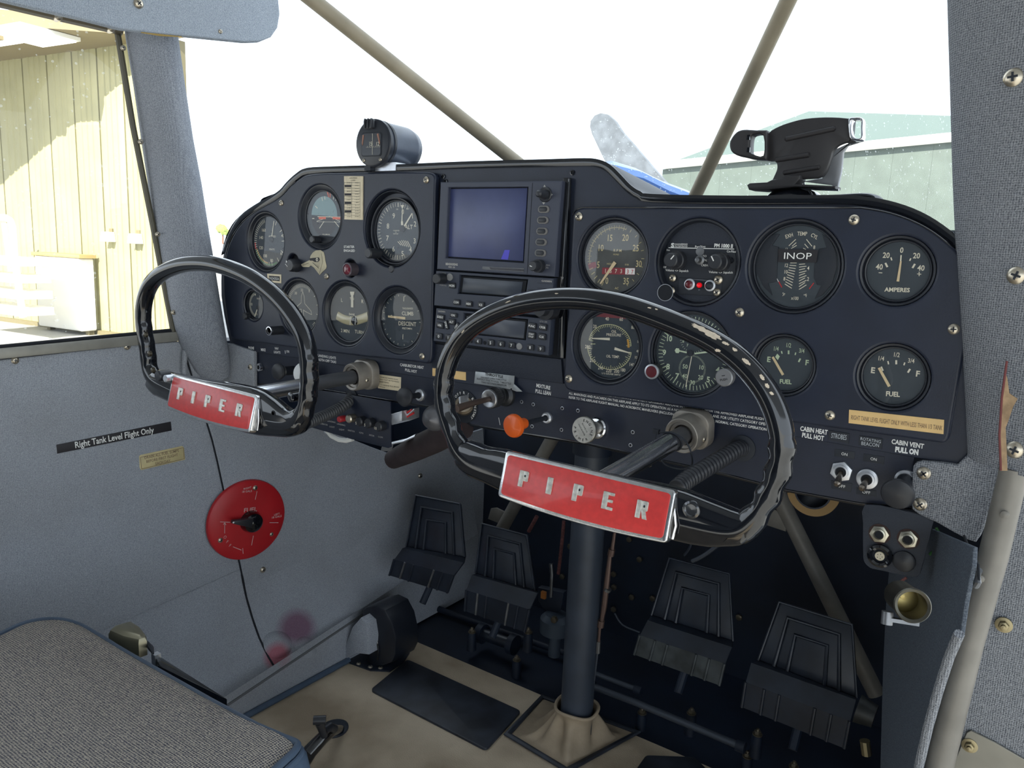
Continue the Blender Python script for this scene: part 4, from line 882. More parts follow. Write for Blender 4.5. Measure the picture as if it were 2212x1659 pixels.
# vertical speed
t = gauge('vsi', 'vertical_speed_indicator', 'climb and descent dial, right end of the lower flight row', 0.0330)
c = INST['vsi'][:2]; b = MB(PAN); b.ticks(c, .0292, .0312, 100, 260, 13, .0006, WP).ticks(c, .0292, .0312, -80, 80, 7, .0006, WP); b.build('scale_marks', CREAM, t)
p = Pr(); p.f('THOUSANDS', (869, 666), (892, 666.5), 4).f('CLIMB', (868, 676.5), (893, 677.5), 8.5).f('DESCENT', (861, 698), (899, 700.5), 9).f('FEET/MIN', (869, 709), (890, 710), 4).t('0', 845.5, 683.5, 7).l((872.5, 640), (872, 651), .0009).l((870.5, 722), (870, 733), .0009); p.build('lettering', CREAM, t)
needle(t, (875, 687.5), (838, 683.5), .0030, .0024, AMBER)
# tachometer
t = gauge('tach', 'tachometer', 'tachometer with cream numerals, a red arc and an hour counter', 0.0341, dial=mat('tach_dial', (0.07, 0.072, 0.068), 0.5, raw=True, noise=.3, nscale=30))
c = INST['tach'][:2]; b = MB(PAN); b.ticks(c, .0270, .0315, 190, 75, 12, .0007, WP).ticks(c, .0285, .0310, 195, 70, 25, .0005, WP).band(c, .0288, .0296, 70, 195, WP).ticks(c, .0270, .0315, 205, 245, 5, .0009, WP).ticks(c, .0285, .0315, 60, -60, 9, .0007, WP); b.build('scale_marks', mat('aged_tan_print', (176, 164, 124), 0.6), t)
ty = mat('aged_cream_print', (208, 192, 146), 0.6)
p = Pr(); p.t('10', 1298.5, 535, 14.5, sx=.75).t('15', 1318, 513.5, 14.5, sx=.75).t('20', 1351, 513, 14.5, sx=.8).t('25', 1373.5, 535.5, 14.5, sx=.8).t('30', 1380, 569.5, 14.5, sx=.75).t('35', 1352.5, 607, 14.5, sx=.75).t('0', 1311, 606, 14.5, sx=.7).t('5', 1292.5, 571.5, 14.5, sx=.75).t('R P M', 1334, 541, 6).t('HUND', 1331, 549.5, 3.5).t('HOURS', 1319, 570, 4).t('1/10', 1354, 571.5, 4).t('AC', 1332, 622.5, 5); p.build('lettering', ty, t)
b = MB(PAN); b.band(c, .0225, .0315, 193, 207, WP-.0001); b.build('red_arc', mat('arc_dull_red', (130, 40, 52), 0.6), t)
p = Pr(); P = [L(x, y, .002) for x, y in ((1301, 578), (1372, 579), (1370, 594), (1300, 592))]; b = MB(PAN); b.prism(P, DW, .0019); cw_ = b.build('hour_counter', mat('counter_red', (140, 42, 54), 0.5), t)
b = MB(PAN); b.prism([L(x, y, .0021) for x, y in ((1351, 579.5), (1371.5, 579.5), (1371, 593), (1350.5, 592.5))], .0019, .0021); b.build('tenths_wheel', WHITEP, cw_)
p = Pr(.0023)
for k, ch in enumerate('15733'): 
    if k < 4: p.t(ch, 1308+k*11.3, 585+k*.2, 9, sx=.9)
p.build('digits', CREAM, cw_); p = Pr(.0024); p.t('3', 1356, 586.5, 9, sx=.9).t('7', 1366, 587, 9, sx=.8); p.build('digits', REDP, cw_)
needle(t, (1328.5, 566.5), (1296.5, 613), .0036, .0016, AMBER, .0)
# intercom
u, v, ra = INST['pm']; t = pthing('intercom', 'round-cut intercom panel with two volume knobs and a red lamp', 'intercom', (u, v))
b = MB(PAN); b.lathe([(ra-.0004, .0003), (ra-.0004, .0072), (ra-.0022, .0068), (.0365, .0016), (.0365, .0004)], (u, v), 48, cap=False); b.build('bezel', BEZ, t)
b = MB(PAN); b.lathe([(.0368, .0002), (.0368, DW), (0, DW)], (u, v), 40); b.build('backing', BLACKL, t)
P = [L(x, y, .002) for x, y in ((1442, 527), (1586, 532), (1590, 560), (1588, 612), (1560, 640), (1470, 636), (1436, 605), (1433, 560))]; b = MB(PAN); b.prism(P, DW, .0020, .0003); fp = b.build('face_plate', BLACKM, t)
p = Pr(.0023); p.t('S', 1453, 529.5, 9, sx=1.3, bold=.05).f('ENGINEERING', (1458, 527.5), (1485, 527.5), 3.5).f('INCORPORATED', (1458, 531.8), (1485, 532), 3.5).f('PM 1000 II', (1543, 530), (1583, 531.5), 8, bold=.04).f('Pwr/Xmt', (1501.5, 532.5), (1524, 532.5), 4.5).l((1444, 535), (1586, 538), .0007).t('ISO', 1522, 553, 4.5).t('ALL', 1526, 562, 4.5).t('CREW', 1523, 573, 4.5).f('Co-Pilot', (1570, 542.5), (1590, 543.5), 5).f('Pilot', (1440, 540), (1447, 540), 4).f('Volume', (1437.5, 583), (1456, 584), 5).t('<>', 1461.5, 584.5, 5).f('Squelch', (1467.5, 584.5), (1487, 585), 5).f('Volume', (1531, 587), (1550, 588), 5).t('<>', 1556, 588.5, 5).f('Squelch', (1562.5, 588), (1583, 588.5), 5).t('Off', 1436, 577, 4)
p.build('lettering', WHITEP, t)
for (x, y, x2, y2, an) in ((1448, 562, 1466, 556, .9), (1543, 566, 1557, 561, 2.1)):
    cu, cv = L(x, y, .020); b = MB(PAN); b.lathe([(.0088, DW), (.0090, .006), (.0082, .0085), (.0072, .009), (.0068, .0195), (.0058, .0205), (0, .0205)], (cu, cv), 24); k_ = b.build('knob', BLACKK, t)
    b = MB(PAN); b.seg((cu+cos(an)*.001, cv+sin(an)*.001), (cu+cos(an)*.0058, cv+sin(an)*.0058), .0010, .0207); b.build('pointer', WHITEP, k_)
b = MB(PAN); b.lathe([(.0045, .002), (.0045, .0035), (.0026, .0042), (.0022, .0100), (.0, .0105)], L(1510, 561.5, .005), 20); b.build('mode_switch', STEELW, t)
b = MB(PAN); b.lathe([(.0040, .002), (.0040, .0032), (0, .0036)], L(1512, 543, .003), 20); b.build('lamp', mat('lamp_grey', (110, 112, 116), 0.3), t)
b = MB(PAN); b.prism([L(x, y, .003) for x, y in ((1467, 600), (1560, 606), (1558, 640), (1464, 634))], .002, .0028, .0003); b.build('switch_strip', BLACKM, t)
for x, y, m_, r_, ri in ((1488, 614, ALU, .0052, mat('lens_dark_red', (90, 20, 30), 0.25, coat=.5)), (1510.5, 616, SHADOWM, .0034, mat('lens_red', (225, 20, 36), 0.2, coat=.5, emit=(255, 20, 30, 0.35))), (1532, 617, ALU, .0052, BLACKM)):
    cu, cv = L(x, y, .006); b = MB(PAN); b.lathe([(r_, .0025), (r_, .0045), (r_*.7, .005)], (cu, cv), 20, cap=False); b.build('lamp_ring', m_, t)
    b = MB(PAN); b.lathe([(r_*.7, .003), (r_*.7, .007), (r_*.4, .0086), (0, .009)], (cu, cv), 16); b.build('lamp_lens', ri, t)
for x, y, r_ in ((1453, 600.5, .0036), (1552, 604.5, .0042), (1450.5, 628, .0036), (1549, 632, .0036)): 
    uu, vv = L(x, y, .003); screw((uu, -.0028, vv), (0, -1, 0), r_, t)
b = MB(PAN); q = L(1578, 562.5, .003); b.lathe([(.0030, .002), (.0030, .0040), (0, .0044)], q, 16); b.build('plug', BLACKG, t)
p = Pr(.0031); p.t('20', 1488, 625.5, 3).t('20', 1510, 626, 3).t('VOL', 1532, 627, 2.6).l((1490, 603), (1533, 606), .0003); p.build('strip_lettering', mat('grey_print', (140, 144, 150), .6), t)
b = MB(PAN); q = L(1437, 632, .0093); b.lathe([(.0075, .0089), (.0075, .0094)], q, 24); b.build('notch', SHADOWM, t); 
b = MB(PAN); b.lathe([(.0080, .0088), (.0080, .0096), (.0076, .0096)], q, 24, cap=False); b.build('notch_edge', ALU, t)
# exhaust / cylinder temperature
t = gauge('egt', 'temperature_gauge', 'twin exhaust and cylinder temperature gauge with an INOP tape across it', 0.0350, dial=DIALG)
b = MB(PAN)
for P in ([(1676, 505), (1684, 506), (1668, 530), (1682, 534), (1680, 560), (1678, 608), (1660, 612), (1668, 638), (1650, 620), (1634, 590), (1632, 560), (1640, 530), (1655, 512)], [(1776, 506), (1785, 535), (1770, 537), (1760, 560), (1758, 600), (1765, 615), (1774, 617), (1760, 645), (1778, 636), (1798, 612), (1808, 575), (1806, 545), (1794, 518)]):
    b.prism([L(x, y, .002) for x, y in P], DW, .0022, .0004)
b.build('side_mask', BLACKM, t)
p = Pr(); p.t('EXH', 1704.5, 509, 8.5, .35, sx=.75).t('TEMP', 1733, 504.5, 8.5, sx=.75).t('CYL', 1759.5, 510, 8.5, -.45, sx=.75).t('12', 1699, 573, 8, sx=.75).t('10', 1698, 587, 8, sx=.75).t('8', 1694.5, 602, 8, sx=.8).t('13', 1699, 538, 6, sx=.75).t('8', 1759, 534, 8, sx=.8).t('4', 1746, 579, 8.5, sx=.8).t('2', 1745.5, 602.5, 8.5, sx=.8).t('°F', 1692, 636, 7, -.4, sx=.8).t('x100', 1717, 644, 7.5, sx=.75).t('°F', 1740, 638.5, 7, .4, sx=.8)
for (a, q) in (((1704, 531), (1719, 517)), ((1711, 532), (1720, 524)), ((1709, 537), (1721, 530)), ((1742, 517), (1754, 532)), ((1738, 527), (1746, 536)), ((1735, 536), (1741, 539))): p.l(a, q, .0006)
for k in range(10):
    y = 568+k*5.4; s_ = k*0.9; p.l((1707-k*1.3, y-s_*.4+.0), (1721-k*1.2, y+s_*.75), .0006); p.l((1726, y+3+s_*.7), (1739+(k % 2)*3, y+2-s_*.4), .0006)
p.build('scale_marks', CREAM, t)
p = Pr(WP+.0002); p.l((1682, 608), (1689, 621), .0008).l((1758, 611), (1748, 624), .0008); p.build('red_marks', REDP, t); p = Pr(WP+.0002); p.l((1676, 598), (1682, 609), .0006); p.build('needle', WHITEP, t)
b = MB(PAN); b.prism([L(x, y, .0036) for x, y in ((1681, 538), (1767, 540), (1763, 567), (1681, 566))], .0030, .0036); tp = b.build('inop_tape', INK, t, label='black tape strip with white letters')
letters(tp, [('INOP', (1694, 552), (1753.5, 553), 17)], WHITEP, .0037)
# ammeter
t = gauge('amp', 'ammeter', 'round ammeter with a centred needle, far right of the top row', 0.0232, dial=DIALG)
p = Pr(); p.t('20', 1914.5, 551, 12, sx=.85, bold=.02).t('0', 1948, 540, 12, sx=.85, bold=.02).t('20', 1980, 552, 12, sx=.85, bold=.02).t('40', 1899.5, 576, 12, sx=.85, bold=.02).t('40', 1989.5, 578.5, 12, sx=.85, bold=.02).f('AMPERES', (1910.5, 625), (1965.5, 626.5), 9, bold=.03).l((1898, 589), (1906, 589.5), .0006).l((1981, 591.5), (1990, 592.5), .0006).l((1985.5, 587), (1985.5, 596.5), .0006).l((1924.5, 556), (1926.5, 562.5), .0010).l((1912.5, 568), (1917, 577), .0014).l((1967.5, 558), (1965, 563.5), .0010).l((1976.5, 570), (1971, 579), .0014); p.build('lettering', CREAM, t)
needle(t, (1939.5, 608), (1946, 564), .0020, .0012, AMBER, .0); needle(t, (1945.5, 564), (1946.5, 551), .0010, .0010, CREAM, name='needle_tip')
# oil
t = gauge('oil', 'oil_gauge', 'oil pressure and temperature dial framed by the right yoke', 0.0334)
c = (INST['oil'][0], INST['oil'][1]); lm = LUME
u0, v0 = L(1323, 745, WP)
p = Pr()
for k in range(33):
    f_ = k/32; a = radians(176-f_*175); R = .0240; q = (c[0]+R*cos(a), c[1]+.0015+R*.82*sin(a)); q2 = (c[0]+R*1.0*.86*cos(a), c[1]+.0015+R*.82*.86*sin(a))
    if k % 8 == 0: q2 = (c[0]+R*.78*cos(a), c[1]+.0015+R*.82*.78*sin(a))
    p.seg(q, q2, .0005, WP)
    if k: p.seg(q, pq, .0006, WP)
    pq = q
for k in range(29):
    f_ = k/28; a = radians(188+f_*168); R = .0250; q = (c[0]+R*cos(a), c[1]-.003+R*.86*sin(a)); q2 = (c[0]+R*.88*cos(a), c[1]-.003+R*.86*.88*sin(a))
    if k % 5 == 0: q2 = (c[0]+R*.80*cos(a), c[1]-.003+R*.86*.80*sin(a))
    p.seg(q, q2, .0005, WP)
    if k: p.seg(q, pq, .0006, WP)
    pq = q
p.l((1276, 743), (1286, 743), .0007); p.build('scale_marks', mat('aged_green_print', (206, 206, 160), .6), t)
p = Pr(); p.t('0', 1274.5, 730, 7.5, sx=.85).t('20', 1285, 705, 7.5, sx=.85).t('40', 1311.5, 688.5, 7.5, sx=.85).t('60', 1342, 689.5, 7.5, sx=.85).t('80', 1367.5, 707, 7.5, sx=.85).t('100', 1380, 738, 6, sx=.6).t('280', 1269.5, 749, 7.5, sx=.85).t('260', 1280, 778.5, 7.5, sx=.85).t('240', 1297.5, 794.5, 7.5, sx=.85).t('220', 1315, 800.5, 7.5, sx=.85).t('200', 1332, 801.5, 7.5, sx=.85).t('180', 1346, 799, 7.5, sx=.8).t('140', 1365, 787.5, 7.5, sx=.8).t('100', 1375, 772, 6.5, sx=.7).t('40', 1378, 758.5, 6.5, sx=.8).t('OIL', 1326.5, 716, 6).f('PRESSURE', (1310, 722.5), (1341.5, 724), 6).f('OIL TEMP.', (1309.5, 769), (1338.5, 771), 6).f('U S GAUGE 268TZ', (1300, 806), (1340.5, 810), 3.5); p.build('lettering', CREAM, t)
b = MB(PAN); cc = (c[0], c[1]+.0005)
b.flat([(cc[0]+.0325*cos(radians(a)), cc[1]+.0325*sin(radians(a))) for a in range(58, 128, 5)], WP-.0001); b.build('red_segment', mat('segment_dull_red', (120, 48, 56), .6), t)
needle(t, (1317, 732.5), (1279, 731), .0026, .0010, CREAM); needle(t, (1327.5, 753), (1362, 763), .0028, .0008, CREAM)
b = MB(PAN); b.band(c, .0203, .0225, 22, 0, WP+.0001); b.build('amber_arc', MATS['arc_amber'], t)
# clock
t = gauge('clk', 'panel_clock', 'aviation clock partly hidden by the right yoke rim', 0.0372, dial=DIALG, cat='clock')
c = INST['clk'][:2]; b = MB(PAN); b.ticks(c, .0305, .0350, 0, 354, 60, .0006, WP).ticks(c, .0295, .0350, 0, 330, 12, .0011, WP)
s_c = L(1495, 797, WP); b.ticks(s_c, .0118, .0135, 0, 354, 60, .0003, WP); s_u = L(1498, 733, WP); b.ticks(s_u, .0118, .0135, 0, 350, 36, .0003, WP); b.build('scale_marks', LUME, t)
p = Pr(); p.t('10', 1446.5, 731, 12, sx=.85, bold=.03).t('9', 1435, 761, 12, bold=.03).t('8', 1443, 791.5, 12, bold=.03).t('7', 1463, 812, 12, bold=.03).t('5', 1530, 819.5, 12, bold=.03).t('4', 1550.5, 798.5, 12, bold=.03).t('11', 1470, 705, 12, sx=.85, bold=.03).t('3', 1560, 765, 12, bold=.03).t('50', 1480, 791.5, 9.5, sx=.9).t('10', 1515.5, 793.5, 9.5, sx=.9).t('20', 1513.5, 815, 9.5, sx=.9).t('30', 1496, 826, 9.5, sx=.9).t('40', 1479, 812, 9.5, sx=.9).t('8', 1476, 737, 6).t('7', 1485, 745.5, 6); p.build('numerals', LUME, t)
needle(t, (1490, 763), (1463, 757), .0016, .0012, LUME, .003); b = MB(PAN); b.prism(circ(*L(1463, 757.5, .0026), .0026, 6), .0020, .0026); b.build('hour_hand_tip', LUME, t)
needle(t, (1500, 764), (1552, 757), .0014, .0018, LUME, z=.0026, name='minute_hand'); needle(t, (1494, 770), (1481, 836), .0006, .0008, CREAM, z=.0030, name='second_hand')
post(t, 1407, 803, .0072, .003, .016)[0].name = 'set_knob'; b = MB(PAN); q = L(1407, 803, .0162); b.lathe([(.0056, .0150), (.0056, .0166), (0, .0168)], q, 20); b.build('knob_cap', mat('cap_maroon', (96, 36, 44), .3, coat=.4), t)
b = MB(PAN); b.lathe([(.0073, .0140), (.0073, .0160), (.0057, .0164)], q, 24, cap=False); b.build('knob_rim', ALU, t)
b = MB(PAN); b.lathe([(.0066, .001), (.0066, .014), (.0082, .0145), (.0082, .0205), (.0072, .0215), (0, .0216)], L(1563, 816, .0215), 24); b.build('wind_knob', mat('satin_knob', (150, 150, 152), .4, .6), t); p = Pr(.0218); p.t('PUSH', 1563, 820, 5, .3).l((1559, 812), (1566, 811), .0006); p.build('knob_lettering', INK, t)
# fuel gauges
for key, lab, dx, dy, E_, d_ in (('f1', 'fuel gauge with a green diamond mark, partly behind the right yoke rim', 0, 0, (1660, 775), True), ('f2', 'fuel gauge just above the yellow warning tape', 0, 0, (1886, 800), False)):
    t = gauge(key, 'fuel_gauge', lab, 0.0231, dial=DIALG, group='fuel gauges'); m_ = mat('print_pale_green', (196, 212, 180), .6) if d_ else CREAM
    p = Pr()
    if d_: p.t('E', 1661, 776, 11.5, bold=.03).t('F', 1743.5, 783, 11.5, bold=.03).t('1/4', 1677, 753, 9.5, sx=.7).t('1/2', 1704, 745.5, 9.5, sx=.7).t('3/4', 1732, 757.5, 9.5, sx=.7).f('FUEL', (1684.5, 823.5), (1710, 825), 9.5, bold=.03).l((1688, 758.5), (1689.5, 764), .0010).l((1703.5, 757), (1703.5, 765), .0014).l((1719, 761.5), (1717.5, 767), .0010).l((1729, 774.5), (1725, 782), .0014)
    else: p.t('E', 1886, 799.5, 12.5, bold=.03).t('F', 1983, 807, 12.5, bold=.03).t('1/4', 1904, 774, 10, sx=.75).t('1/2', 1937.5, 766, 10, sx=.75).t('3/4', 1968.5, 779, 10, sx=.75).f('FUEL', (1914, 850), (1944, 852), 10.5, bold=.03).l((1918, 780), (1919.5, 787), .0010).l((1936, 778), (1936, 787), .0014).l((1954.5, 783), (1952.5, 789), .0010).l((1966, 797), (1961, 805), .0014).l((1903.5, 792), (1907.5, 801), .0012)
    p.build('lettering', m_, t)
    if d_: b = MB(PAN); b.flat([L(x, y, WP) for x, y in ((1679, 764), (1684.5, 770), (1680, 778), (1674.5, 771))], WP); b.build('diamond', m_, t)
    needle(t, (1691.5, 810) if d_ else (1921, 835), (1669, 771) if d_ else (1898.5, 794.5), .0022, .0020, AMBER, .0)
# panel lamps and dimmer beside the flight instruments
t = pthing('dimmer_knob', 'black ribbed dimmer knob in a hole left of the emblem sticker', 'knob', L(633, 566))
b = MB(PAN); b.lathe([(.0100, .0002), (.0100, .0006), (0, .0006)], L(633, 566, .003), 24); b.build('socket', SHADOWM, t)
b = MB(PAN); q = L(624, 573, .022); b.lathe([(.0085, .001), (.0090, .010), (.0084, .019), (.0070, .0215), (0, .022)], q, 20); b.build('knob', BLACKK, t); p = Pr(.0223); p.t('^', 619, 566, 7, .4, bold=.05).l((616, 570), (621, 576), .0008); p.build('lettering', WHITEP, t)
t = pthing('starter_lamp', 'red lensed warning lamp below the words STARTER ENGAGED', 'lamp', L(757, 580))
b = MB(PAN); b.lathe([(.0103, .0002), (.0103, .0006), (0, .0006)], L(757, 580, .003), 24); b.build('socket', SHADOWM, t)
q = L(749, 582, .022); b = MB(PAN); b.lathe([(.0078, .0008), (.0078, .0165), (.0084, .0168), (.0084, .0215), (.0066, .0222), (.006, .020)], q, 24, cap=False); b.build('collar', mat('lamp_collar', (120, 110, 116), .3, .7), t)
b = MB(PAN); b.lathe([(.0062, .018), (.0062, .0216), (.004, .0228), (0, .0232)], q, 20); b.build('lens', mat('lens_maroon', (110, 24, 44), .2, coat=.6), t)

# ================================================================== AVIONICS STACK
AW = 0.012
def rectpx(tl, tr, br, bl, w): return [L(*q, w) for q in (bl, br, tr, tl)]
def button(t, x, y, wpx, hpx, txt, w0, w1, m=BLACKK, tm=WHITEP, sx=None, rot=0, hh=6, name='button'):
    a = L(x-wpx/2, y-wpx*.03, w1); c = L(x+wpx/2, y+wpx*.03, w1); q = L(x, y, w1); hv = abs(L(x, y-hpx/2, w1)[1]-L(x, y+hpx/2, w1)[1])/2; hu = (c[0]-a[0])/2
    P = rrect(-hu, hu, -hv, hv, min(hu, hv)*.35, 3); ca, sa = cos(rot), sin(rot); P = [(q[0]+x_*ca-y_*sa, q[1]+x_*sa+y_*ca) for x_, y_ in P]
    b = MB(PAN); b.prism(P, w0, w1, .0005); o = b.build(name, m, t)
    if txt:
        b = MB(PAN); H_ = abs(L(x, y-hh/2, w1)[1]-L(x, y+hh/2, w1)[1]); lines = txt.split('|')
        for k, s_ in enumerate(lines):
            V_, F_ = tmesh(s_, .02); wd = (max(v[0] for v in V_)-min(v[0] for v in V_))*H_/CAP; sxx = min(1.0, hu*1.75/wd)
            off = (len(lines)-1)/2-k; b.text(s_, (q[0]-sa*off*H_*1.15, q[1]+ca*off*H_*1.15), H_*(1 if len(lines) == 1 else .8), w1+.0002, rot, sxx, .02)
        b.build('lettering', tm, o)
    return o
# multifunction display
t = pthing('multifunction_display', 'large moving map display with a blank blue screen at the top of the radio stack', 'display', L(1080, 490))
P = rectpx((951.5, 393.5), (1213.7, 390.7), (1197.5, 598), (943.5, 581.5), AW); Sc = rectpx((968, 405), (1141, 403.5), (1131, 568), (962, 557), AW)
plate([ccw(P), ccw(Sc)], 0.0012, AW, 0.0010, 'housing', mat('display_housing', (0.045, 0.052, 0.080), .45, raw=True), t)
b = MB(PAN); b.prism(rectpx((960, 398), (1146, 396), (1136, 574), (955, 562), .0065), .0012, .0065); b.build('screen_frame', SHADOWM, t)
scm = mat('blank_blue_screen', (0.058, 0.072, 0.18), .3, raw=True, noise=0.12, nscale=22, spec=.6)
b = MB(PAN); b.prism(rectpx((973, 408), (1139, 406), (1129.5, 564.5), (968, 554.5), .0075), .006, .0075, .0003); b.build('screen', scm, t)
b = MB(PAN); b.prism(rectpx((1090, 540), (1101, 540), (1097, 561), (1082, 560), .0078), .0074, .0077); b.build('blue_glint', mat('glint_violet', (60, 50, 200), .3), t)  # violet glint on the screen, painted as a thin patch
b = MB(PAN); b.seg(L(1150.5, 395, AW), L(1139, 592, AW), .0005, AW+.0002); b.build('divider', SHADOWM, t)
for x, y in ((1174, 452), (1172, 475.5), (1170.3, 499.5), (1168.5, 523), (1167, 546.5)):
    q = L(x, y, AW+.001); o = (.0066, .0040)
    R_ = rrect(q[0]-.0068, q[0]+.0068, q[1]-.0037, q[1]+.0037, .0036, 4); b = MB(PAN); b.prism(R_, AW-.001, AW+.0014, .0006); k_ = b.build('soft_key', mat('key_rim', (120, 118, 116), .4), t)
    b = MB(PAN); b.prism(rrect(q[0]-.0056, q[0]+.0048, q[1]-.0025, q[1]+.0025, .0024, 4), AW+.001, AW+.0019, .0004); b.build('key_cap', BLACKK, k_)
q = L(1176, 420, AW+.002); b = MB(PAN); b.lathe([(.0078, AW-.0005), (.0078, AW+.0008), (.0070, AW+.0016), (.0050, AW+.0012), (.0042, AW+.004), (.0036, AW+.013), (.0022, AW+.0145), (0, AW+.0147)], q, 24); b.build('joystick', BLACKK, t)
b = MB(PAN)
for P in (((1176.5, 399), (1173.5, 404.5), (1180, 404.5)), ((1174.5, 442), (1171.5, 437), (1178.5, 437)), ((1158, 421), (1161, 417), (1161, 425)), ((1194, 420.5), (1190.5, 416.5), (1190, 424.5))): b.flat([L(*k, AW) for k in P], AW+.0003)
b.build('arrow_marks', mat('print_grey', (176, 174, 170), .6), t)
b = MB(PAN); b.lathe([(.0068, AW), (.0068, AW+.006), (.0052, AW+.0065), (.0052, AW+.014), (.0046, AW+.015), (0, AW+.015)], L(1153, 574.5, AW+.012), 24); k_ = b.build('power_knob', BLACKK, t); b = MB(PAN); b.seg(L(1144.5, 574, AW+.015), L(1149.5, 576, AW+.015), .0008, AW+.0153); b.build('pointer', WHITEP, k_)
letters(t, [('PUSH', (1174, 572.5), (1188, 573), 4.5), ('ON', (1177, 578), (1184.5, 578.5), 4.5), ('BRT', (1152, 585.5), (1161, 587), 3)], MATS['print_grey'], AW)
letters(t, [('BENDIX/KING', (963, 570), (989, 571.5), 5.5, .05), ('KMD 150', (969, 576.5), (983, 577.5), 4, .03)], MATS['print_grey'], AW, name='maker_lettering')
b = MB(PAN); b.prism(rectpx((1042, 575.5), (1132, 580), (1131, 587), (1041.5, 582), AW+.0004), AW-.001, AW+.0004); c_ = b.build('card_slot', BLACKG, t)
b = MB(PAN); b.prism(rectpx((1056, 577), (1130, 581.5), (1129.5, 586), (1060, 582), AW+.001), AW, AW+.0010, .0003); b.build('card_cover', mat('slot_grey', (66, 66, 74), .4), c_)
# comm radio
CW = 0.0095
t = pthing('comm_radio', 'slim com radio with one display, between the map display and the transponder', 'radio', L(1070, 632))
P = rectpx((941.5, 584.5), (1196, 601), (1189, 684), (937, 660), CW); D_ = rectpx((992, 594), (1140, 604), (1134, 644.5), (988, 634), CW)
plate([ccw(P), ccw(D_)], 0.001, CW, 0.0009, 'housing', mat('radio_housing', (0.034, 0.042, 0.066), .45, raw=True), t)
b = MB(PAN); b.prism(rectpx((994, 596), (1138, 606), (1132.5, 642.5), (990, 632), .006), .0012, .006); b.build('display_frame', SHADOWM, t)
b = MB(PAN); b.prism(rectpx((1001, 600), (1129, 609), (1124, 640), (997, 631), .0068), .005, .0066, .0002); b.build('display', mat('lcd_dark', (0.045, 0.055, 0.075), .25, raw=True), t)
q = L(944, 602, CW+.012); b = MB(PAN); b.lathe([(.0058, CW), (.0062, CW+.001), (.0058, CW+.013), (.0050, CW+.014), (0, CW+.014)], q, 22); b.build('volume_knob', BLACKK, t)
b = MB(PAN); b.lathe([(.0042, CW), (.0042, CW+.0012), (0, CW+.0016)], L(972.5, 598.5, CW), 16); b.build('lamp', mat('lamp_pale', (140, 140, 140), .4), t)
button(t, 976, 617, 13, 12, 'MON', CW, CW+.0022, hh=5); button(t, 1147, 631.5, 16, 10, '<>', CW, CW+.0020, hh=5)
for x, y, s_ in ((985.5, 653, 'COM'), (1012, 656.5, 'MEM'), (1038.5, 658.5, 'ICS'), (1066, 661.5, 'SQ'), (1092, 664, 'OBS')): button(t, x, y, 13, 12, s_, CW, CW+.0022, hh=4.6)
letters(t, [('GARMIN', (1170, 606.5), (1192, 608), 4.2, .03), ('COM', (955.5, 590), (963, 590.5), 3), ('PWR', (943, 610.5), (951, 611.5), 3), ('PUSH SQ', (950.5, 615.5), (964.5, 617), 3)], MATS['print_grey'], CW)
b = MB(PAN); b.seg(L(1161, 611, CW), L(1194, 613.5, CW), .0003, CW+.0002).seg(L(1161, 622, CW), L(1194, 624.5, CW), .0003, CW+.0002); b.build('trim_line', SHADOWM, t)
b = MB(PAN); b.lathe([(.0118, CW), (.0120, CW+.001), (.0115, CW+.012), (.0075, CW+.013), (.0072, CW+.022), (0, CW+.0225)], L(1167, 668, CW+.02), 28); b.build('tuning_knob', BLACKK, t)
b = MB(PAN); b.lathe([(.0022, CW-.001), (.0022, CW+.0002)], L(1056.5, 661, CW), 12); b.build('lock_hole', SHADOWM, t)
# transponder
TW = 0.011
t = pthing('transponder', 'transponder with numbered keys at the bottom of the radio stack', 'radio', L(1060, 715))
P = rectpx((942, 665.5), (1190, 689.5), (1184, 768), (936, 736.5), TW); D_ = rectpx((1001, 676.5), (1140, 690), (1135, 735), (998, 720), TW)
plate([ccw(P), ccw(D_)], 0.001, TW, 0.0009, 'housing', MATS['radio_housing'], t)
b = MB(PAN); b.prism(rectpx((1003, 678), (1139, 691.5), (1134, 733.5), (1000, 718), .0075), .0012, .0075); b.build('display_frame', SHADOWM, t)
b = MB(PAN); b.prism(rectpx((1008, 683), (1135, 695), (1131, 731), (1005, 717), .0082), .0072, .0082, .0002); b.build('display', mat('lcd_grey', (0.075, 0.085, 0.11), .22, raw=True), t)
for x, y, w_, h_, s_, rt in ((951, 685, 15, 12, 'IDENT', -.06), (949.5, 703, 15, 13, 'VFR', -.06), (978.5, 681, 15, 9, 'ON', 0), (975, 695.5, 14, 13, 'ALT', 0), (963.5, 702, 15, 8, 'STBY', -1.25), (985.5, 705.5, 14, 8, 'OFF', 1.0), (1149, 704.5, 16, 14, 'FUNC', -.06), (1172, 707, 16, 14, 'CRSR', -.06), (1147.5, 724.5, 16, 15, 'START|STOP', -.06), (1170, 727.5, 16, 14, 'CLR', -.06)):
    button(t, x, y, w_, h_, s_, TW, TW+.0022, hh=4.8, rot=rt)
for x, y, s_ in ((947.5, 726.5, '0'), (968, 729, '1'), (990, 732, '2'), (1011, 734, '3'), (1032, 737, '4'), (1059.5, 740.5, '5'), (1081.5, 743, '6'), (1104.5, 746, '7'), (1145, 750.5, '8'), (1167.5, 753.5, '9')): button(t, x, y, 14, 13, s_, TW, TW+.0022, hh=6.5)
b = MB(PAN); b.lathe([(.0036, TW), (.0036, TW+.0012), (0, TW+.0018)], L(1122.5, 748, TW), 16); b.build('light_sensor', MATS['lamp_pale'], t)
b = MB(PAN); b.lathe([(.0022, TW-.001), (.0022, TW+.0002)], L(1047.5, 740.5, TW), 12); b.build('lock_hole', SHADOWM, t)
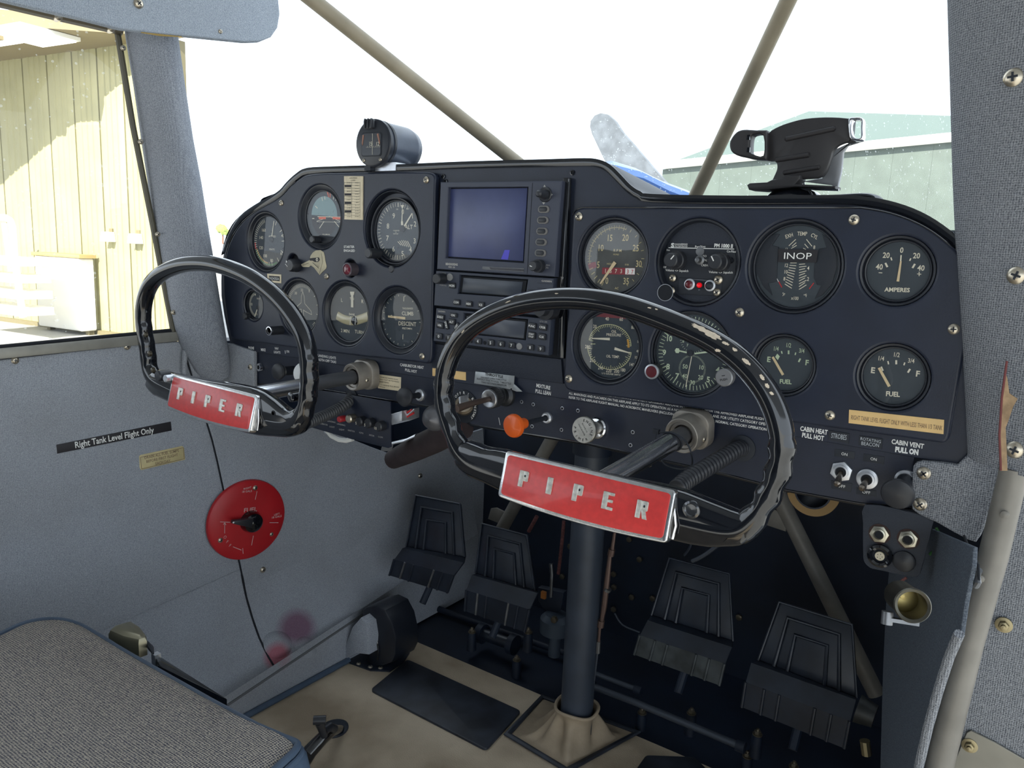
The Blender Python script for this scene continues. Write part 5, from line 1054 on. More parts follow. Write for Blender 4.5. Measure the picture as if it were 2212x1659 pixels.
letters(t, [('GARMIN', (946.5, 672), (962, 673.5), 4.2, .03), ('GTX 330', (1166, 694), (1182, 695.5), 4)], MATS['print_grey'], TW)
# ================================================================== LOWER PANEL CONTROLS
def project(P):
    d = Vector(P)-CAM; z = d.dot(_f); return (W/2+FPX*d.dot(_r)/z, H/2-FPX*d.dot(_u)/z)
def nut(b, uv, r, w0, w1, ri=None, i=0):
    b.prism(circ(*uv, r, 6, .3), w0, w1, .0004, i=i); return b
def lathe_at(b, face, base, prof, i=0, n=28):
    """revolve prof [(r, s)] about the axis from base to face (points in panel space u,v,w); s runs along it"""
    a = Vector(base); d = (Vector(face)-a).normalized(); e = Vector((0, 1, 0)) if abs(d.y) < .9 else Vector((1, 0, 0)); ex = e.cross(d).normalized()
    M = frame(a, ex, d.cross(ex)); return b.lathe(prof, (0, 0), n, i, M)
def pk(name, label, base, face, r, stem, m, cat='knob', prof=None, ferr=.006, group=None, thick=.010, fm=ALU, sm=BLACKM):
    """push-pull knob: ferrule on the panel, stem, head. base / face are (px, py, w)"""
    B = (*L(base[0], base[1], base[2]), base[2]); Fc = (*L(face[0], face[1], face[2]), face[2]); ln = (Vector(Fc)-Vector(B)).length
    t = pthing(name, label, cat, B[:2], group)
    b = MB(PAN); b.lathe([(ferr, LW), (ferr, LW+.003), (ferr*.8, LW+.0045), (ferr*.55, LW+.0045)], B[:2], 24, cap=False); b.build('ferrule', fm, t)
    b = MB(PAN); lathe_at(b, Fc, B, [(stem, -.002), (stem, ln-thick*.8)]); b.build('stem', sm, t)
    P = prof or [(stem*1.3, ln-thick), (r*.55, ln-thick*.8), (r*.97, ln-thick*.42), (r, ln-thick*.25), (r*.93, ln-.0008), (r*.8, ln), (0, ln+.0004)]
    b = MB(PAN); lathe_at(b, Fc, B, P); b.build('head', m, t); return t, Vector(B), Vector(Fc)
def rpx(x, y, w, px): a = L(x, y-px, w); c = L(x, y+px, w); return abs(a[1]-c[1])/2
t = pthing('phone_jack', 'small hexagonal phone jack at the left end of the lower panel', 'jack', L(562, 793, LW))
b = MB(PAN); nut(b, L(562, 793, LW), .0062, LW, LW+.003); b.build('nut', ALU, t)
b = MB(PAN); b.lathe([(.0040, LW+.002), (.0040, LW+.006), (.0028, LW+.0062), (.0024, LW+.003)], L(561, 793, LW+.004), 20, cap=False); b.build('barrel', CHROME, t); b = MB(PAN); b.flat(circ(*L(561, 793, 0), .0026, 14), LW+.0035); b.build('bore', SHADOWM, t)
pk('light_knob', 'black round pull knob right of the phone jack, behind the left yoke rim', (634, 800, LW), (598, 803, .028), rpx(600, 803, .028, 18), .0062, BLACKK)
t, _, _ = pk('pull_knob', 'pale round knob just right of the left yoke grip', (672, 808, LW), (656, 806, .020), rpx(656, 806, .02, 24), .006, mat('white_plastic', (225, 228, 230), .3), thick=.006)
pk('carburetor_heat_knob', 'black mushroom knob below the ivory brake placard', (909, 853, LW), (871, 858, .032), rpx(871, 858, .03, 21), .0034, BLACKK, ferr=.0075)
r_ = rpx(932, 905, .05, 30)
pk('parking_brake_knob', 'big dull grey ball knob under the left end of the right yoke', (968, 893, LW-.01), (926, 908, .045), r_, .006, GREYK, prof=[(.006, .010), (r_*.6, .016), (r_*.9, .024), (r_, .034), (r_*.95, .044), (r_*.72, .0535), (r_*.4, .058), (0, .060)])
# ignition switch
u, v = L(1004, 878, LW); t = pthing('ignition_switch', 'rotary ignition switch marked OFF R L BOTH behind the right yoke grip', 'switch', (u, v))
b = MB(PAN); b.lathe([(.0195, LW), (.0195, LW+.0010), (0, LW+.0011)], (u, v), 40); b.build('dial_plate', BLACKM, t)
p = MB(PAN); q0 = L(1003, 870, LW); p.arc('OFF', (u, v), .0165, 140, 112, .0032, LW+.0014, bold=.02).arc('R', (u, v), .0165, 92, 92, .0034, LW+.0014, bold=.02).arc('L', (u, v), .0165, 68, 68, .0034, LW+.0014, bold=.02).arc('BOTH', (u, v), .0165, 42, 8, .0032, LW+.0014, bold=.02).arc('START', (u, v), .0165, -6, -44, .0030, LW+.0014, bold=.02); p.build('lettering', WHITEP, t)
b = MB(PAN); lathe_at(b, (*L(999, 868, .012), .012), (u, v, LW), [(.0115, .001), (.0115, .007), (.0095, .010), (.0070, .0105), (.0060, .008)]); b.build('housing', mat('warm_steel', (150, 138, 122), .3, .85), t)
b = MB(PAN); P = [L(x, y, .016) for x, y in ((990, 858), (994, 856), (996, 880), (991, 882))]; b.prism(P, LW+.004, .016, .001); b.build('lever', ALU, t)
# throttle
B = (*L(1092, 852, LW), LW); Fc = (*L(1056, 862, .030), .030); ln = (Vector(Fc)-Vector(B)).length
t = pthing('throttle', 'knurled throttle knob with a long rod, below the silver placard', 'throttle', B[:2])
b = MB(PAN); lathe_at(b, Fc, B, [(.0135, .0), (.0135, .002), (.0125, .004), (.0085, .006), (.0085, .012), (.0060, .013)]); b.build('escutcheon', mat('dark_steel', (74, 76, 80), .35, .8), t)
b = MB(PAN); lathe_at(b, Fc, B, [(.0062, .01), (.0062, ln-.012)]); b.build('sleeve', CHROME, t)
rk_ = rpx(1056, 862, .03, 22); b = MB(PAN); n = 44; d = (Vector(Fc)-Vector(B)).normalized(); ex = Vector((0, 1, 0)).cross(d).normalized(); M = frame(B, ex, d.cross(ex))
P = []
for k in range(n*2): a = 2*pi*k/(2*n); rr_ = rk_*(1 if k % 2 else .955); P.append((rr_*cos(a), rr_*sin(a)))
b.prism(P, ln-.013, ln-.0012, .0006, M=M); b.build('knurled_ring', mat('knurl_steel', (90, 90, 92), .35, .8), t)
b = MB(PAN); b.lathe([(rk_*.90, ln-.003), (rk_*.90, ln), (rk_*.8, ln+.0006), (rk_*.3, ln-.0004), (.003, ln-.0006)], (0, 0), 36, 0, M); b.build('face', mat('face_steel', (170, 172, 176), .3, .85), t)
b = MB(PAN); b.tube([Fc, (*L(1044, 865, .040), .040), (*L(1018, 872, .060), .060), (*L(986, 883, .082), .082)], [.0030, .0030, .0034, .0042], 16); b.build('rod', mat('bronzed_rod', (112, 96, 88), .35, .7), t)
# mixture
t, B, Fc = pk('mixture_knob', 'bright orange mixture knob on a thin black stem', (1183, 902, LW), (1105, 921, .058), rpx(1105, 921, .058, 26), .0026, ORANGE, ferr=.0062, thick=.014, prof=None)
r_ = rpx(1105, 921, .058, 26); ln = (Fc-B).length; b = MB(PAN); lathe_at(b, Fc, B, [(.0052, ln-.022), (.0060, ln-.020), (.0060, ln-.012), (.008, ln-.009)]); b.build('neck', ORANGE, t)
# primer
B = (*L(1291, 924, LW), LW); Fc = (*L(1260, 929, .026), .026); ln = (Vector(Fc)-Vector(B)).length; r_ = rpx(1260, 929, .026, 29)
t = pthing('primer_knob', 'round bare metal primer knob engraved ENGINE PRIMER', 'knob', B[:2])
b = MB(PAN); lathe_at(b, Fc, B, [(.0110, .0), (.0112, .003), (.0098, .0045), (.0070, .005), (.0068, .002)]); b.build('escutcheon', CHROME, t)
b = MB(PAN); lathe_at(b, Fc, B, [(.0070, .002), (.0070, ln-.010), (.0090, ln-.009), (.0090, ln-.006), (.0060, ln-.005)]); b.build('neck', PRIMER, t)
d = (Vector(Fc)-Vector(B)).normalized(); ex = Vector((0, 1, 0)).cross(d).normalized(); M = frame(B, ex, d.cross(ex)); MF = PAN @ M
b = MB(PAN); b.lathe([(r_*.8, ln-.006), (r_, ln-.0045), (r_, ln-.001), (r_*.95, ln), (0, ln)], (0, 0), 40, 0, M); hd_ = b.build('face', PRIMER, t)
b = MB(MF); b.arc('ENGINE', (0, 0), r_*.72, 110-20, -20, .0028, ln+.0003).text('ROTATE TO', (r_*.10, r_*.18), .0014, ln+.0003, -.9).text('LOCK IN NOSE', (-r_*.12, 0), .0014, ln+.0003, -.9).arc('PRIMER', (0, 0), r_*.72, 175, 300, .0028, ln+.0003, inward=True); b.build('engraving', INK, hd_)
# toggles
for nm, lab, c_, tipx, hexn in (('strobe_toggle', 'chrome toggle switch under STROBES, in a six-sided nut', (1818, 1018), (1808, 1046), True), ('beacon_toggle', 'chrome toggle switch under ROTATING BEACON, in a round nut', (1874, 1034), (1862, 1055), False)):
    q = L(*c_, LW); t = pthing(nm, lab, 'switch', q, 'toggle switches'); r_ = .0094
    b = MB(PAN)
    if hexn: b.prism(circ(*q, r_, 6, .35), LW, LW+.0026, .0006)
    else: b.lathe([(r_*.92, LW), (r_*.92, LW+.0022), (r_*.8, LW+.0026)], q, 28)
    b.lathe([(r_*.66, LW+.0024), (r_*.66, LW+.0044), (r_*.5, LW+.0046), (r_*.44, LW+.0030)], q, 24, cap=False); b.build('nut', ALU, t)
    b = MB(PAN); b.flat(circ(*q, r_*.46, 20), LW+.0032); b.build('bore', SHADOWM, t)
    e = (*L(*tipx, .018), .018); b = MB(PAN); b.tube([(*q, LW+.002), (q[0]*.7+e[0]*.3, q[1]*.7+e[1]*.3, .004), (q[0]*.15+e[0]*.85, q[1]*.15+e[1]*.85, .0145), e, (e[0]-.0003, e[1]-.0004, e[2]+.0012)], [.0022, .0022, .0029, .0029, .0016], 16); b.build('lever', mat('toggle_steel', (150, 140, 130), .25, .9), t)
pk('cabin_vent_knob', 'large black mushroom knob at the right end of the lower panel', (1957, 1036, LW), (1938, 1069, .034), rpx(1938, 1069, .034, 34), .0065, BLACKK, ferr=.0085)
# yoke shafts pass through these bushings; fuse panel hung under the lower left edge
FW = 0.004
t = pthing('fuse_panel', 'small black fuse panel hanging under the lower panel behind the hose', 'fuse panel', L(760, 910, FW))
b = MB(PAN); b.prism([L(x, y, FW) for x, y in ((668, 880), (684, 842), (740, 850), (843, 868), (844, 966), (838, 968), (760, 949), (667, 922))], FW-.0018, FW, .0005); b.build('plate', BLACKP, t)
b = MB(PAN); b.prism([L(x, y, FW-.002) for x, y in ((844, 895), (868, 888), (868, 910), (846, 918))], -.03, FW-.002, .0004); b.build('bracket', ALU, t)
for k, (x, y, m_, r_) in enumerate(((732, 906, mat('button_red', (170, 36, 44), .35, coat=.4), .0042), (752, 905, SCREW, .0056), (774, 911, BLACKK, .0062), (793, 915, BLACKK, .0062), (816, 922, BLACKK, .0062))):
    q = L(x, y, FW+.010); b = MB(PAN); b.lathe([(r_, FW), (r_*1.02, FW+.009), (r_*.8, FW+.0105), (0, FW+.0108)], q, 18); o = b.build('circuit_breaker', m_, t, label={0: 'red push button', 1: 'metal ring holder'}.get(k) or 'black fuse cap')
    if k > 1: p = Pr(FW+.0111); p.t(('5', '5', '10')[k-2], x-5, y+3, 6); p.build('lettering', CREAM, o)
letters(t, [('GENERATOR', (690, 914), (708, 918), 4), ('LANDING', (708, 909), (725, 912.5), 4), ('LIGHT', (712, 921), (723, 923), 4), ('LANDING', (728, 915), (746, 919), 4), ('LIGHT', (733, 927), (744, 929), 4), ('IGNITION', (752, 929), (766, 932), 4), ('GPS', (776, 934), (785, 936), 3.5), ('XPDR', (797, 939), (809, 942), 4), ('COM', (817, 943), (827, 945), 4)], MATS['print_grey'], FW)
for col, pts in ((REDP, ((846, 905), (862, 898), (876, 893), (890, 885))), (REDP, ((846, 900), (866, 905), (880, 900), (894, 892))), (ALU, ((868, 900), (882, 896), (896, 884)))):
    b = MB(PAN); b.tube([(*L(x, y, -.008), -.008) for x, y in pts], .0013, 8); b.build('wire', col, t)
t = pthing('scat_duct', 'brown cloth-wrapped duct hanging below the grey ball knob', 'duct', L(930, 955, -.04))
b = MB(PAN); b.tube([(*L(x, y, w), w) for x, y, w in ((850, 992, -.10), (900, 968, -.07), (940, 950, -.04), (1000, 922, -.02))], [.014, .017, .017, .015], 20); b.build('sleeve', mat('brown_cloth', (52, 42, 44), .8, noise=.2, nscale=60), t)
b = MB(PAN); b.tube([(*L(x, y, w), w) for x, y, w in ((835, 972, -.05), (838, 960, -.045), (880, 950, -.05), (900, 940, -.055))], [(.002, .008), (.002, .011), (.002, .011), (.002, .008)], 10, ref=(0, 1, 0)); b.build('end_flap', ALU, t)
t = pthing('white_hose', 'short curved white hose under the fuse panel', 'hose', L(745, 948, -.01))
b = MB(PAN); b.tube([(*L(x, y, -.012), -.012) for x, y in ((706, 930), (716, 942), (732, 950), (748, 952), (762, 948))], .0032, 12); b.build('hose', WHITEM, t); b = MB(PAN); b.lathe([(.004, -.02), (.004, -.010)], L(706, 930, -.012), 14); b.build('fitting', ALU, t)

# jack plate and power socket on the right
JW = 0.004
t = pthing('headset_jack_plate', 'black headset jack plate hanging below the cabin vent knob', 'jack plate', L(1935, 1170, JW))
jp = smooth([(1868, 1090), (1940, 1100), (2010, 1120), (2014, 1135), (2002, 1185), (1990, 1232), (1984, 1242), (1970, 1246), (1900, 1232), (1878, 1226), (1866, 1212), (1864, 1190), (1864, 1130)], 2)
b = MB(PAN); b.prism([L(x, y, JW) for x, y in jp], JW-.0016, JW, .0005); b.build('plate', mat('wrinkle_black', (0.026, .033, .048), .6, raw=True, bump=.4, bscale=1200), t)
for k, (x, y) in enumerate(((1900, 1153), (1962, 1164))):
    q = L(x, y, JW); b = MB(PAN); b.prism(circ(*q, .0078, 6, .15+.2*k), JW, JW+.0022, .0005); b.lathe([(.0052, JW+.002), (.0052, JW+.0042), (.0040, JW+.0046), (.0032, JW+.003)], q, 22, cap=False); j = b.build('jack', mat('nickel', (190, 186, 170), .3, .9), t)
    b = MB(PAN); b.flat(circ(*q, .0034, 18), JW+.0031); b.build('bore', SHADOWM, j)
    b = MB(PAN); b.lathe([(.0086, JW), (.0086, JW+.0005), (.0074, JW+.0006)], q, 24); b.build('fibre_washer', mat('fibre_brown', (60, 40, 36), .7), j)
q = L(1902, 1199, JW); b = MB(PAN); b.lathe([(.0098, JW), (.0098, JW+.004), (.0078, JW+.005), (.0060, JW+.004), (.0060, JW+.002)], q, 28, cap=False); j = b.build('audio_socket', BLACKG, t)
b = MB(PAN); b.lathe([(.0038, JW+.001), (.0038, JW+.0035), (0, JW+.0036)], q, 18); b.build('pin_insert', mat('pin_cream', (214, 204, 180), .5), j)
b = MB(PAN)
for a in range(5): b.flat(circ(q[0]+.002*cos(a*1.26), q[1]+.002*sin(a*1.26), .0004, 6), JW+.0038)
b.build('pin_holes', INK, j)
b = MB(PAN); q = L(1953, 1212, JW); b.lathe([(.0090, JW), (.0088, JW+.0018), (.0074, JW+.0026), (0, JW+.0030)], q, 26); b.build('blank_plug', BLACKK, t)
t = thing('power_socket', 'cylindrical metal power socket clipped to the right kick panel', 'socket', Matrix.Translation(atY(1972, 1311, .01)))
f0 = onp(1972, 1309, kb+kn*.040, kn); b0 = CAM+ray(1944, 1286).normalized()*((f0-CAM).length+.035); d = (f0-b0).normalized(); e = Vector((0, 0, 1)); ex = e.cross(d).normalized(); M = frame(b0, ex, d.cross(ex)); ln = (f0-b0).length; R = rad(f0, 74)
b = MB(M); b.lathe([(R*.92, 0), (R*.92, ln-.008), (R, ln-.006), (R*1.02, ln-.001), (R*.96, ln), (R*.80, ln-.001), (R*.78, .012)], n=36, cap=False); b.build('barrel', mat('socket_steel', (84, 82, 74), .35, .8), t)
b = MB(M); b.lathe([(R*.79, .012), (R*.5, .013), (0, .013)], n=30); b.lathe([(R*.26, .013), (R*.26, .018), (0, .0185)], (-R*.1, R*.25), 16); b.build('contact', mat('brass_tan', (190, 170, 110), .35, .8), t)
b = MB(M); b.box((-R*1.1, -R*1.22, ln-.012), (R*.55, -R*1.0, ln-.006)); b.lathe([(.0035, -.004), (.0035, .004)], (0, 0), 12, 0, Matrix.Translation((-R*1.15, -R*1.05, ln-.009)) @ Matrix.Rotation(pi/2, 4, 'X')); b.build('clamp', STEELW, t)
for nm, lab, col, pts, r_ in (('green_wire', 'thin green wire looping behind the jack plate', mat('wire_green', (44, 100, 44), .5), ((2022, 1140), (2031, 1160), (2026, 1180), (2008, 1198)), .0012), ('red_wire', 'dark red wire rising from behind the power socket', mat('wire_maroon', (120, 70, 66), .5), ((1932, 1288), (1936, 1270), (1948, 1255), (1958, 1248)), .0012)):
    Q = [atY(x, y, .02) for x, y in pts]; t = thing(nm, lab, 'wire', Matrix.Translation(Q[0])); b = MB(ID); b.tube([tuple(q) for q in smooth([tuple(q) for q in Q], 4, False)], r_, 8); b.build('insulation', col, t)

# ================================================================== YOKES
def yoke(name, label, hub, roll, col, rim, bar, sl):
    hub = Vector(hub); M = PAN @ Matrix.Translation((hub.x, hub.z, -hub.y)) @ Matrix.Rotation(roll, 4, 'Z')
    t = thing(name, label, 'control yoke', M, 'control yokes')
    zb = -0.014
    n_ = M.to_3x3() @ Vector((0, 0, 1)); o_ = M @ Vector((0, 0, zb)); MI_ = M.inverted()
    def yp(px, py): q = MI_ @ onp(px, py, o_, n_); return (q.x, q.y)
    P = smooth([(*yp(*q), zb) for q in rim], 6)
    for _ in range(14): P = [tuple((P[k-1][i]+2*P[k][i]+P[(k+1) % len(P)][i])/4 for i in range(3)) for k in range(len(P))]
    cx_ = (min(p[0] for p in P)+max(p[0] for p in P))/2; rr = []
    for (x, y, w) in P:
        ax = abs(x-cx_); rd, rp = .0092, .0086
        if y < .075 and ax > .10:
            g_ = sin((y-.005)/.0175*2*pi)*.0010 if .004 < y < .07 else 0; rp += g_
        if y < .012: k_ = min(1, (.012-y)/.014); rp = rp*(1-k_)+(.0120*k_); rd = rd*(1-k_)+.0090*k_
        rr.append((rd, rp))
    b = MB(M); b.tube(P, rr, 20, closed=True, ref=(0, 0, 1)); w_ = b.build('wheel', BLACKG, t, sharp=75)
    Q = ccw(smooth([yp(*q) for q in bar], 3)); b = MB(M); m_ = len(Q); V = []; F = []
    R_s = [(.0045, zb-.009), (.0012, zb-.0075), (0, zb-.004), (0, zb+.003), (.0012, zb+.0065), (.0045, zb+.0085)]
    for d_, z_ in R_s: V += [(x, y, z_) for x, y in offs(Q, d_)]
    for j in range(5):
        for k in range(m_): F.append((j*m_+k, j*m_+(k+1) % m_, (j+1)*m_+(k+1) % m_, (j+1)*m_+k))
    F.append(tuple(5*m_+k for k in range(m_))); F.append(tuple(range(m_))[::-1]); b.add(V, F); b.build('spoke', BLACKG, t, sharp=60)
    MT = M @ Matrix.Rotation(-.24, 4, 'X')
    b = MB(MT); b.prism(rrect(-.071, .071, -.0165, .0165, .004), -.022, -.0002, .001); b.build('hub_block', BLACKG, t)
    fr = rrect(-.075, .075, -.0193, .0193, .0032, 5)
    # slightly bulged lower edge of the frame as on the real escutcheon
    fr = fr[:18]+[(.075*(1-2*k/12)*.955, -.0193) for k in range(12, -1, -1)]+fr[18:] if False else fr
    i0 = [i for i, q in enumerate(fr) if q[1] < -.01929][0]; fr = fr[:i0+1]+[(-.0718+.1436*k/12, -.0193) for k in range(1, 12)]+fr[i0+1:]
    fr = [(x, y-(.0034*(1-(x/.075)**2) if y < -.012 else 0)) for x, y in fr]
    b = MB(MT); b.prism(fr, -.006, .0016, .0014); f_ = b.build('badge_frame', CHROMEO, t)
    inn = [(x*.957, y*.845+(-.0002)) for x, y in fr]
    b = MB(MT); b.prism(inn, .0012, .0021, .0003); bd = b.build('badge', RED, t)
    # PIPER letters, block capitals with a heavy left stem
    h_ = .0066
    def ch(c, x):
        b = MB(MT); w0, w1 = .0020, .0032; top = h_; bot = -h_
        def R_(x0, x1, y0, y1): b.prism(rrect(x+x0*1.3, x+x1*1.3, y0, y1, .0004, 2), w0, w1, .0003)
        if c == 'I': R_(-.0019, .0019, bot, top)
        if c == 'P': R_(-.0032, .0000, bot, top); b.prism(rrect(x-.0004, x+.0044, -.0016, top, .0011, 3), w0, w1-.0001, .0003)
        if c == 'E': R_(-.0036, -.0002, bot, top); R_(-.0006, .0036, top-.0023, top); R_(-.0006, .0030, -.0010, .0012); R_(-.0006, .0036, bot, bot+.0023)
        if c == 'R': R_(-.0036, -.0006, bot, top); b.prism(rrect(x-.0010, x+.0043, -.0008, top, .0012, 3), w0, w1-.0001, .0003); b.prism([(x-.0008, 0), (x+.0026, 0), (x+.0048, bot), (x+.0012, bot)], w0, w1-.0001, .0003)
        o = b.build('letter', mat('letter_pewter', (208, 206, 198), .38, .5, noise=.2, nscale=300), bd)
        if c in 'PR': b = MB(MT); b.prism(rrect(x+.0008, x+.0022, .0018, .0036, .0003, 2), w1-.0002, w1+.0001); b.build('letter_counter', BLACKM, bd)
    for c, x in zip('PIPER', (-.0525, -.0275, -.0020, .0245, .0525)): ch(c, x)
    # spring clip at the lower right corner of the badge
    b = MB(MT); b.tube([(.0745, .006, -.003), (.0775, -.006, -.004), (.0760, -.016, -.006)], (.0009), 8); b.build('clip', CHROME, t)
    # shaft with its darker panel end, and panel bushing
    c0 = Vector(col); c0p = Vector((c0.x, c0.z, -c0.y)); hp_ = Vector((hub.x, hub.z, -hub.y+zb)); ax = (hp_-c0p).normalized(); ln = (hp_-c0p).length
    e = Vector((0, 1, 0)).cross(ax).normalized(); MA = PAN @ frame(c0p-ax*.03, e, ax.cross(e))
    b = MB(MA); b.lathe([(.0086, .0262), (.0086, .030+ln*sl)], n=28); b.build('sleeve', mat('steel_dark_reflection', (120, 122, 128), .32, .8), t)  # darker shaft end: dark reflection put into the colour, no separate sleeve
    b = MB(MA); b.lathe([(.0090, .030+ln*sl-.001), (.0090, .030+ln)], n=28); b.build('shaft', mat('polished_tube', (228, 230, 235), .2, 1.0, noise=.06, nscale=60), t)
    return t, M, MT, MA, P, rr, w_, c0p
RIML = [(322, 792), (320, 759), (310, 706), (309, 666), (317, 629), (333, 603), (357, 585), (393, 571), (431, 568), (469, 571), (515, 586), (553, 605), (592, 635), (624, 670), (648, 707), (661, 736), (667, 772), (669, 820), (665, 862), (657, 896), (634, 917), (598, 916), (460, 880), (370, 842), (335, 822)]
BARL = [(338, 800), (371, 806), (460, 822), (546, 836), (585, 855), (626, 886), (650, 880), (662, 905), (655, 932), (633, 943), (598, 942), (546, 936), (460, 908), (362, 862), (338, 850), (324, 828)]
RIMR = [(990, 965), (974, 918), (958, 871), (959, 817), (969, 777), (994, 728), (1037, 692), (1094, 664), (1162, 648), (1255, 643), (1350, 659), (1436, 690), (1509, 720), (1578, 759), (1629, 808), (1665, 860), (1686, 920), (1691, 973), (1678, 1032), (1654, 1081), (1625, 1124), (1585, 1148), (1500, 1130), (1270, 1075), (1080, 1022), (1020, 1000)]
BARR = [(1003, 952), (1050, 966), (1092, 972), (1200, 1000), (1330, 1028), (1457, 1052), (1530, 1078), (1606, 1106), (1632, 1100), (1636, 1136), (1612, 1172), (1573, 1178), (1500, 1174), (1300, 1125), (1150, 1085), (1050, 1040), (1010, 1022), (988, 994)]
YL = yoke('control_yoke', 'left control yoke with red badge in front of the flight instruments', (-.1371, -.2172, -.2432), -.021, (-.1228, -.03, -.236), RIML, BARL, .38)
YR = yoke('control_yoke', 'right control yoke with chipped rim, the larger one in front of the engine gauges', (.3049, -.1933, -.2532), -.012, (.3157, -.03, -.2349), RIMR, BARR, .16)
for (t, M, MT, MA, P, rr, w_, c0p), s_ in ((YL, 'left'), (YR, 'right')):
    bt = thing('shaft_bushing', 'grey metal bushing where the '+s_+' yoke shaft enters the panel', 'bushing', PAN @ Matrix.Translation((c0p.x, c0p.y, 0)), 'yoke shaft bushings')
    b = MB(MA); b.lathe([(.0175, .006), (.0178, .024), (.0168, .0295), (.0160, .0300), (.0135, .0292), (.0128, .0270), (.0100, .0262), (.0098, .018)], n=40, cap=False); b.build('collar', mat('bushing_grey', (150, 144, 136), .4, .5, noise=.15, nscale=60), bt)
    b = MB(MA); b.prism([(x, y) for x, y in rrect(-.020, .019, -.018, .019, .012, 6)], .0, .012, .002); b.build('housing', MATS['bushing_grey'], bt)
    c_ = MA @ Vector((.0176, -.003, .019)); screw(c_, (MA.to_3x3() @ Vector((1, -.1, 0))), .0026, bt)
# left yoke: push-to-talk button and stub on the left arm, bare hole in the right arm
t, M = YL[0], YL[1]; MI = M.inverted()
def onY(Y_, px, py, w):      # yoke-plane coordinates at depth w
    o = M_ @ Vector((0, 0, w)); n = M_.to_3x3() @ Vector((0, 0, 1)); q = M_.inverted() @ onp(px, py, o, n); return (q.x, q.y)
M_ = YL[1]
q = onY(0, 342, 812, .004); b = MB(M_); b.lathe([(.0062, -.008), (.0062, .004), (.0052, .0055), (0, .006)], q, 20); b.build('talk_button', BLACKK, t)
q = onY(0, 356, 818, .004); b = MB(M_); b.lathe([(.0042, -.008), (.0042, .0035), (.003, .0045)], q, 16); b.build('switch_nut', ALU, t)
q = onY(0, 590, 893, -.005); b = MB(M_); b.lathe([(.0030, -.0075), (.0030, -.0050), (.0018, -.0048)], q, 14, cap=False); b.flat(circ(*q, .0026, 12), -.0055); b.build('open_hole', SHADOWM, t)
for x, y in ((312, 723), (321, 764), (328, 800)): q = onY(0, x, y, -.005); b = MB(M_); b.lathe([(.0036, -.0076), (.0030, -.0050), (.0010, -.0040)], q, 14); b.build('grip_stud', mat('stud_olive', (70, 64, 52), .25, .5), t)
q = onY(0, 628, 858, -.01); b = MB(M_); b.lathe([(.0050, -.02), (.0050, -.010), (.003, -.009)], q, 16); b.build('grip_stud', BLACKG, t)
M_ = YR[1]; t = YR[0]
q = onY(0, 1492, 1102, -.004); b = MB(M_); b.lathe([(.0068, -.009), (.0064, -.0045), (.0048, -.0040), (.0040, -.0050), (0, -.0052)], q, 26); b.build('arm_button', mat('smoked_button', (70, 72, 76), .12, .6, coat=.8), t)
# chipped paint on the right rim: bare filler showing through, following the tube surface
CH = mat('bare_filler', (206, 192, 172), .7, noise=.1, nscale=400)
P, rr = YR[4], YR[5]; n = len(P); ref = Vector((0, 0, 1))
def surf(s, ph, off=.00025):
    i = int(s) % n; f_ = s-int(s); a = Vector(P[i]).lerp(Vector(P[(i+1) % n]), f_); tt = (Vector(P[(i+1) % n])-Vector(P[(i-1) % n])).normalized(); e1 = (ref-tt*ref.dot(tt)).normalized(); e2 = tt.cross(e1); ra, rb = rr[i]
    return a+e1*((ra+off)*cos(ph))+e2*((rb+off)*sin(ph))
grid = []
for k in range(0, n*4):
    s = k/4
    if Vector(P[int(s)]).y < -.02: continue
    for j in range(36):
        ph = 2*pi*j/36; q = surf(s, ph); c_ = Vector(P[int(s)]); wq = YR[1] @ q
        nrm = (YR[1].to_3x3() @ (q-c_)).normalized()
        if nrm.dot(CAM-wq) <= 0.0: continue
        grid.append((project(wq), s, ph))
def near(px, py): return min(grid, key=lambda g_: (g_[0][0]-px)**2+(g_[0][1]-py)**2)
def chip(cx_, cy_, lx, ly, ang, seed):
    rnd = random.Random(seed); b = MB(YR[1]); _, s0, p0 = near(cx_, cy_)
    pj = lambda s, ph: Vector(project(YR[1] @ surf(s, ph)))
    for _ in range(4):
        o = pj(s0, p0); ds = (pj(s0+.3, p0)-o)/.3; dp = (pj(s0, p0+.1)-o)/.1; D_ = ds.x*dp.y-ds.y*dp.x; e = Vector((cx_, cy_))-o
        s0 += (e.x*dp.y-e.y*dp.x)/D_; p0 += (ds.x*e.y-ds.y*e.x)/D_
    inv = lambda X, Y: (s0+((X-cx_)*dp.y-(Y-cy_)*dp.x)/D_, p0+(ds.x*(Y-cy_)-ds.y*(X-cx_))/D_)
    V = [surf(s0, p0)]; m = 28; pr_ = []
    for k in range(m):
        a = 2*pi*k/m; q = 1+rnd.uniform(-.22, .22); x = lx*cos(a)*q; y = ly*sin(a)*q; X = cx_+x*cos(ang)-y*sin(ang); Y = cy_+x*sin(ang)+y*cos(ang); pr_.append((X, Y))
    rings = []
    for f_ in (.35, .7, 1.0):
        ring = []
        for X, Y in pr_:
            ring.append(surf(*inv(cx_+(X-cx_)*f_, cy_+(Y-cy_)*f_)))
        rings.append(ring)
    for r_ in rings: V += r_
    F = [(0, 1+k, 1+(k+1) % m) for k in range(m)]
    for j in range(2):
        for k in range(m): F.append((1+j*m+k, 1+(j+1)*m+k, 1+(j+1)*m+(k+1) % m, 1+j*m+(k+1) % m))
    b.add(V, F); b.build('paint_chip', CH, YR[0], sharp=80)
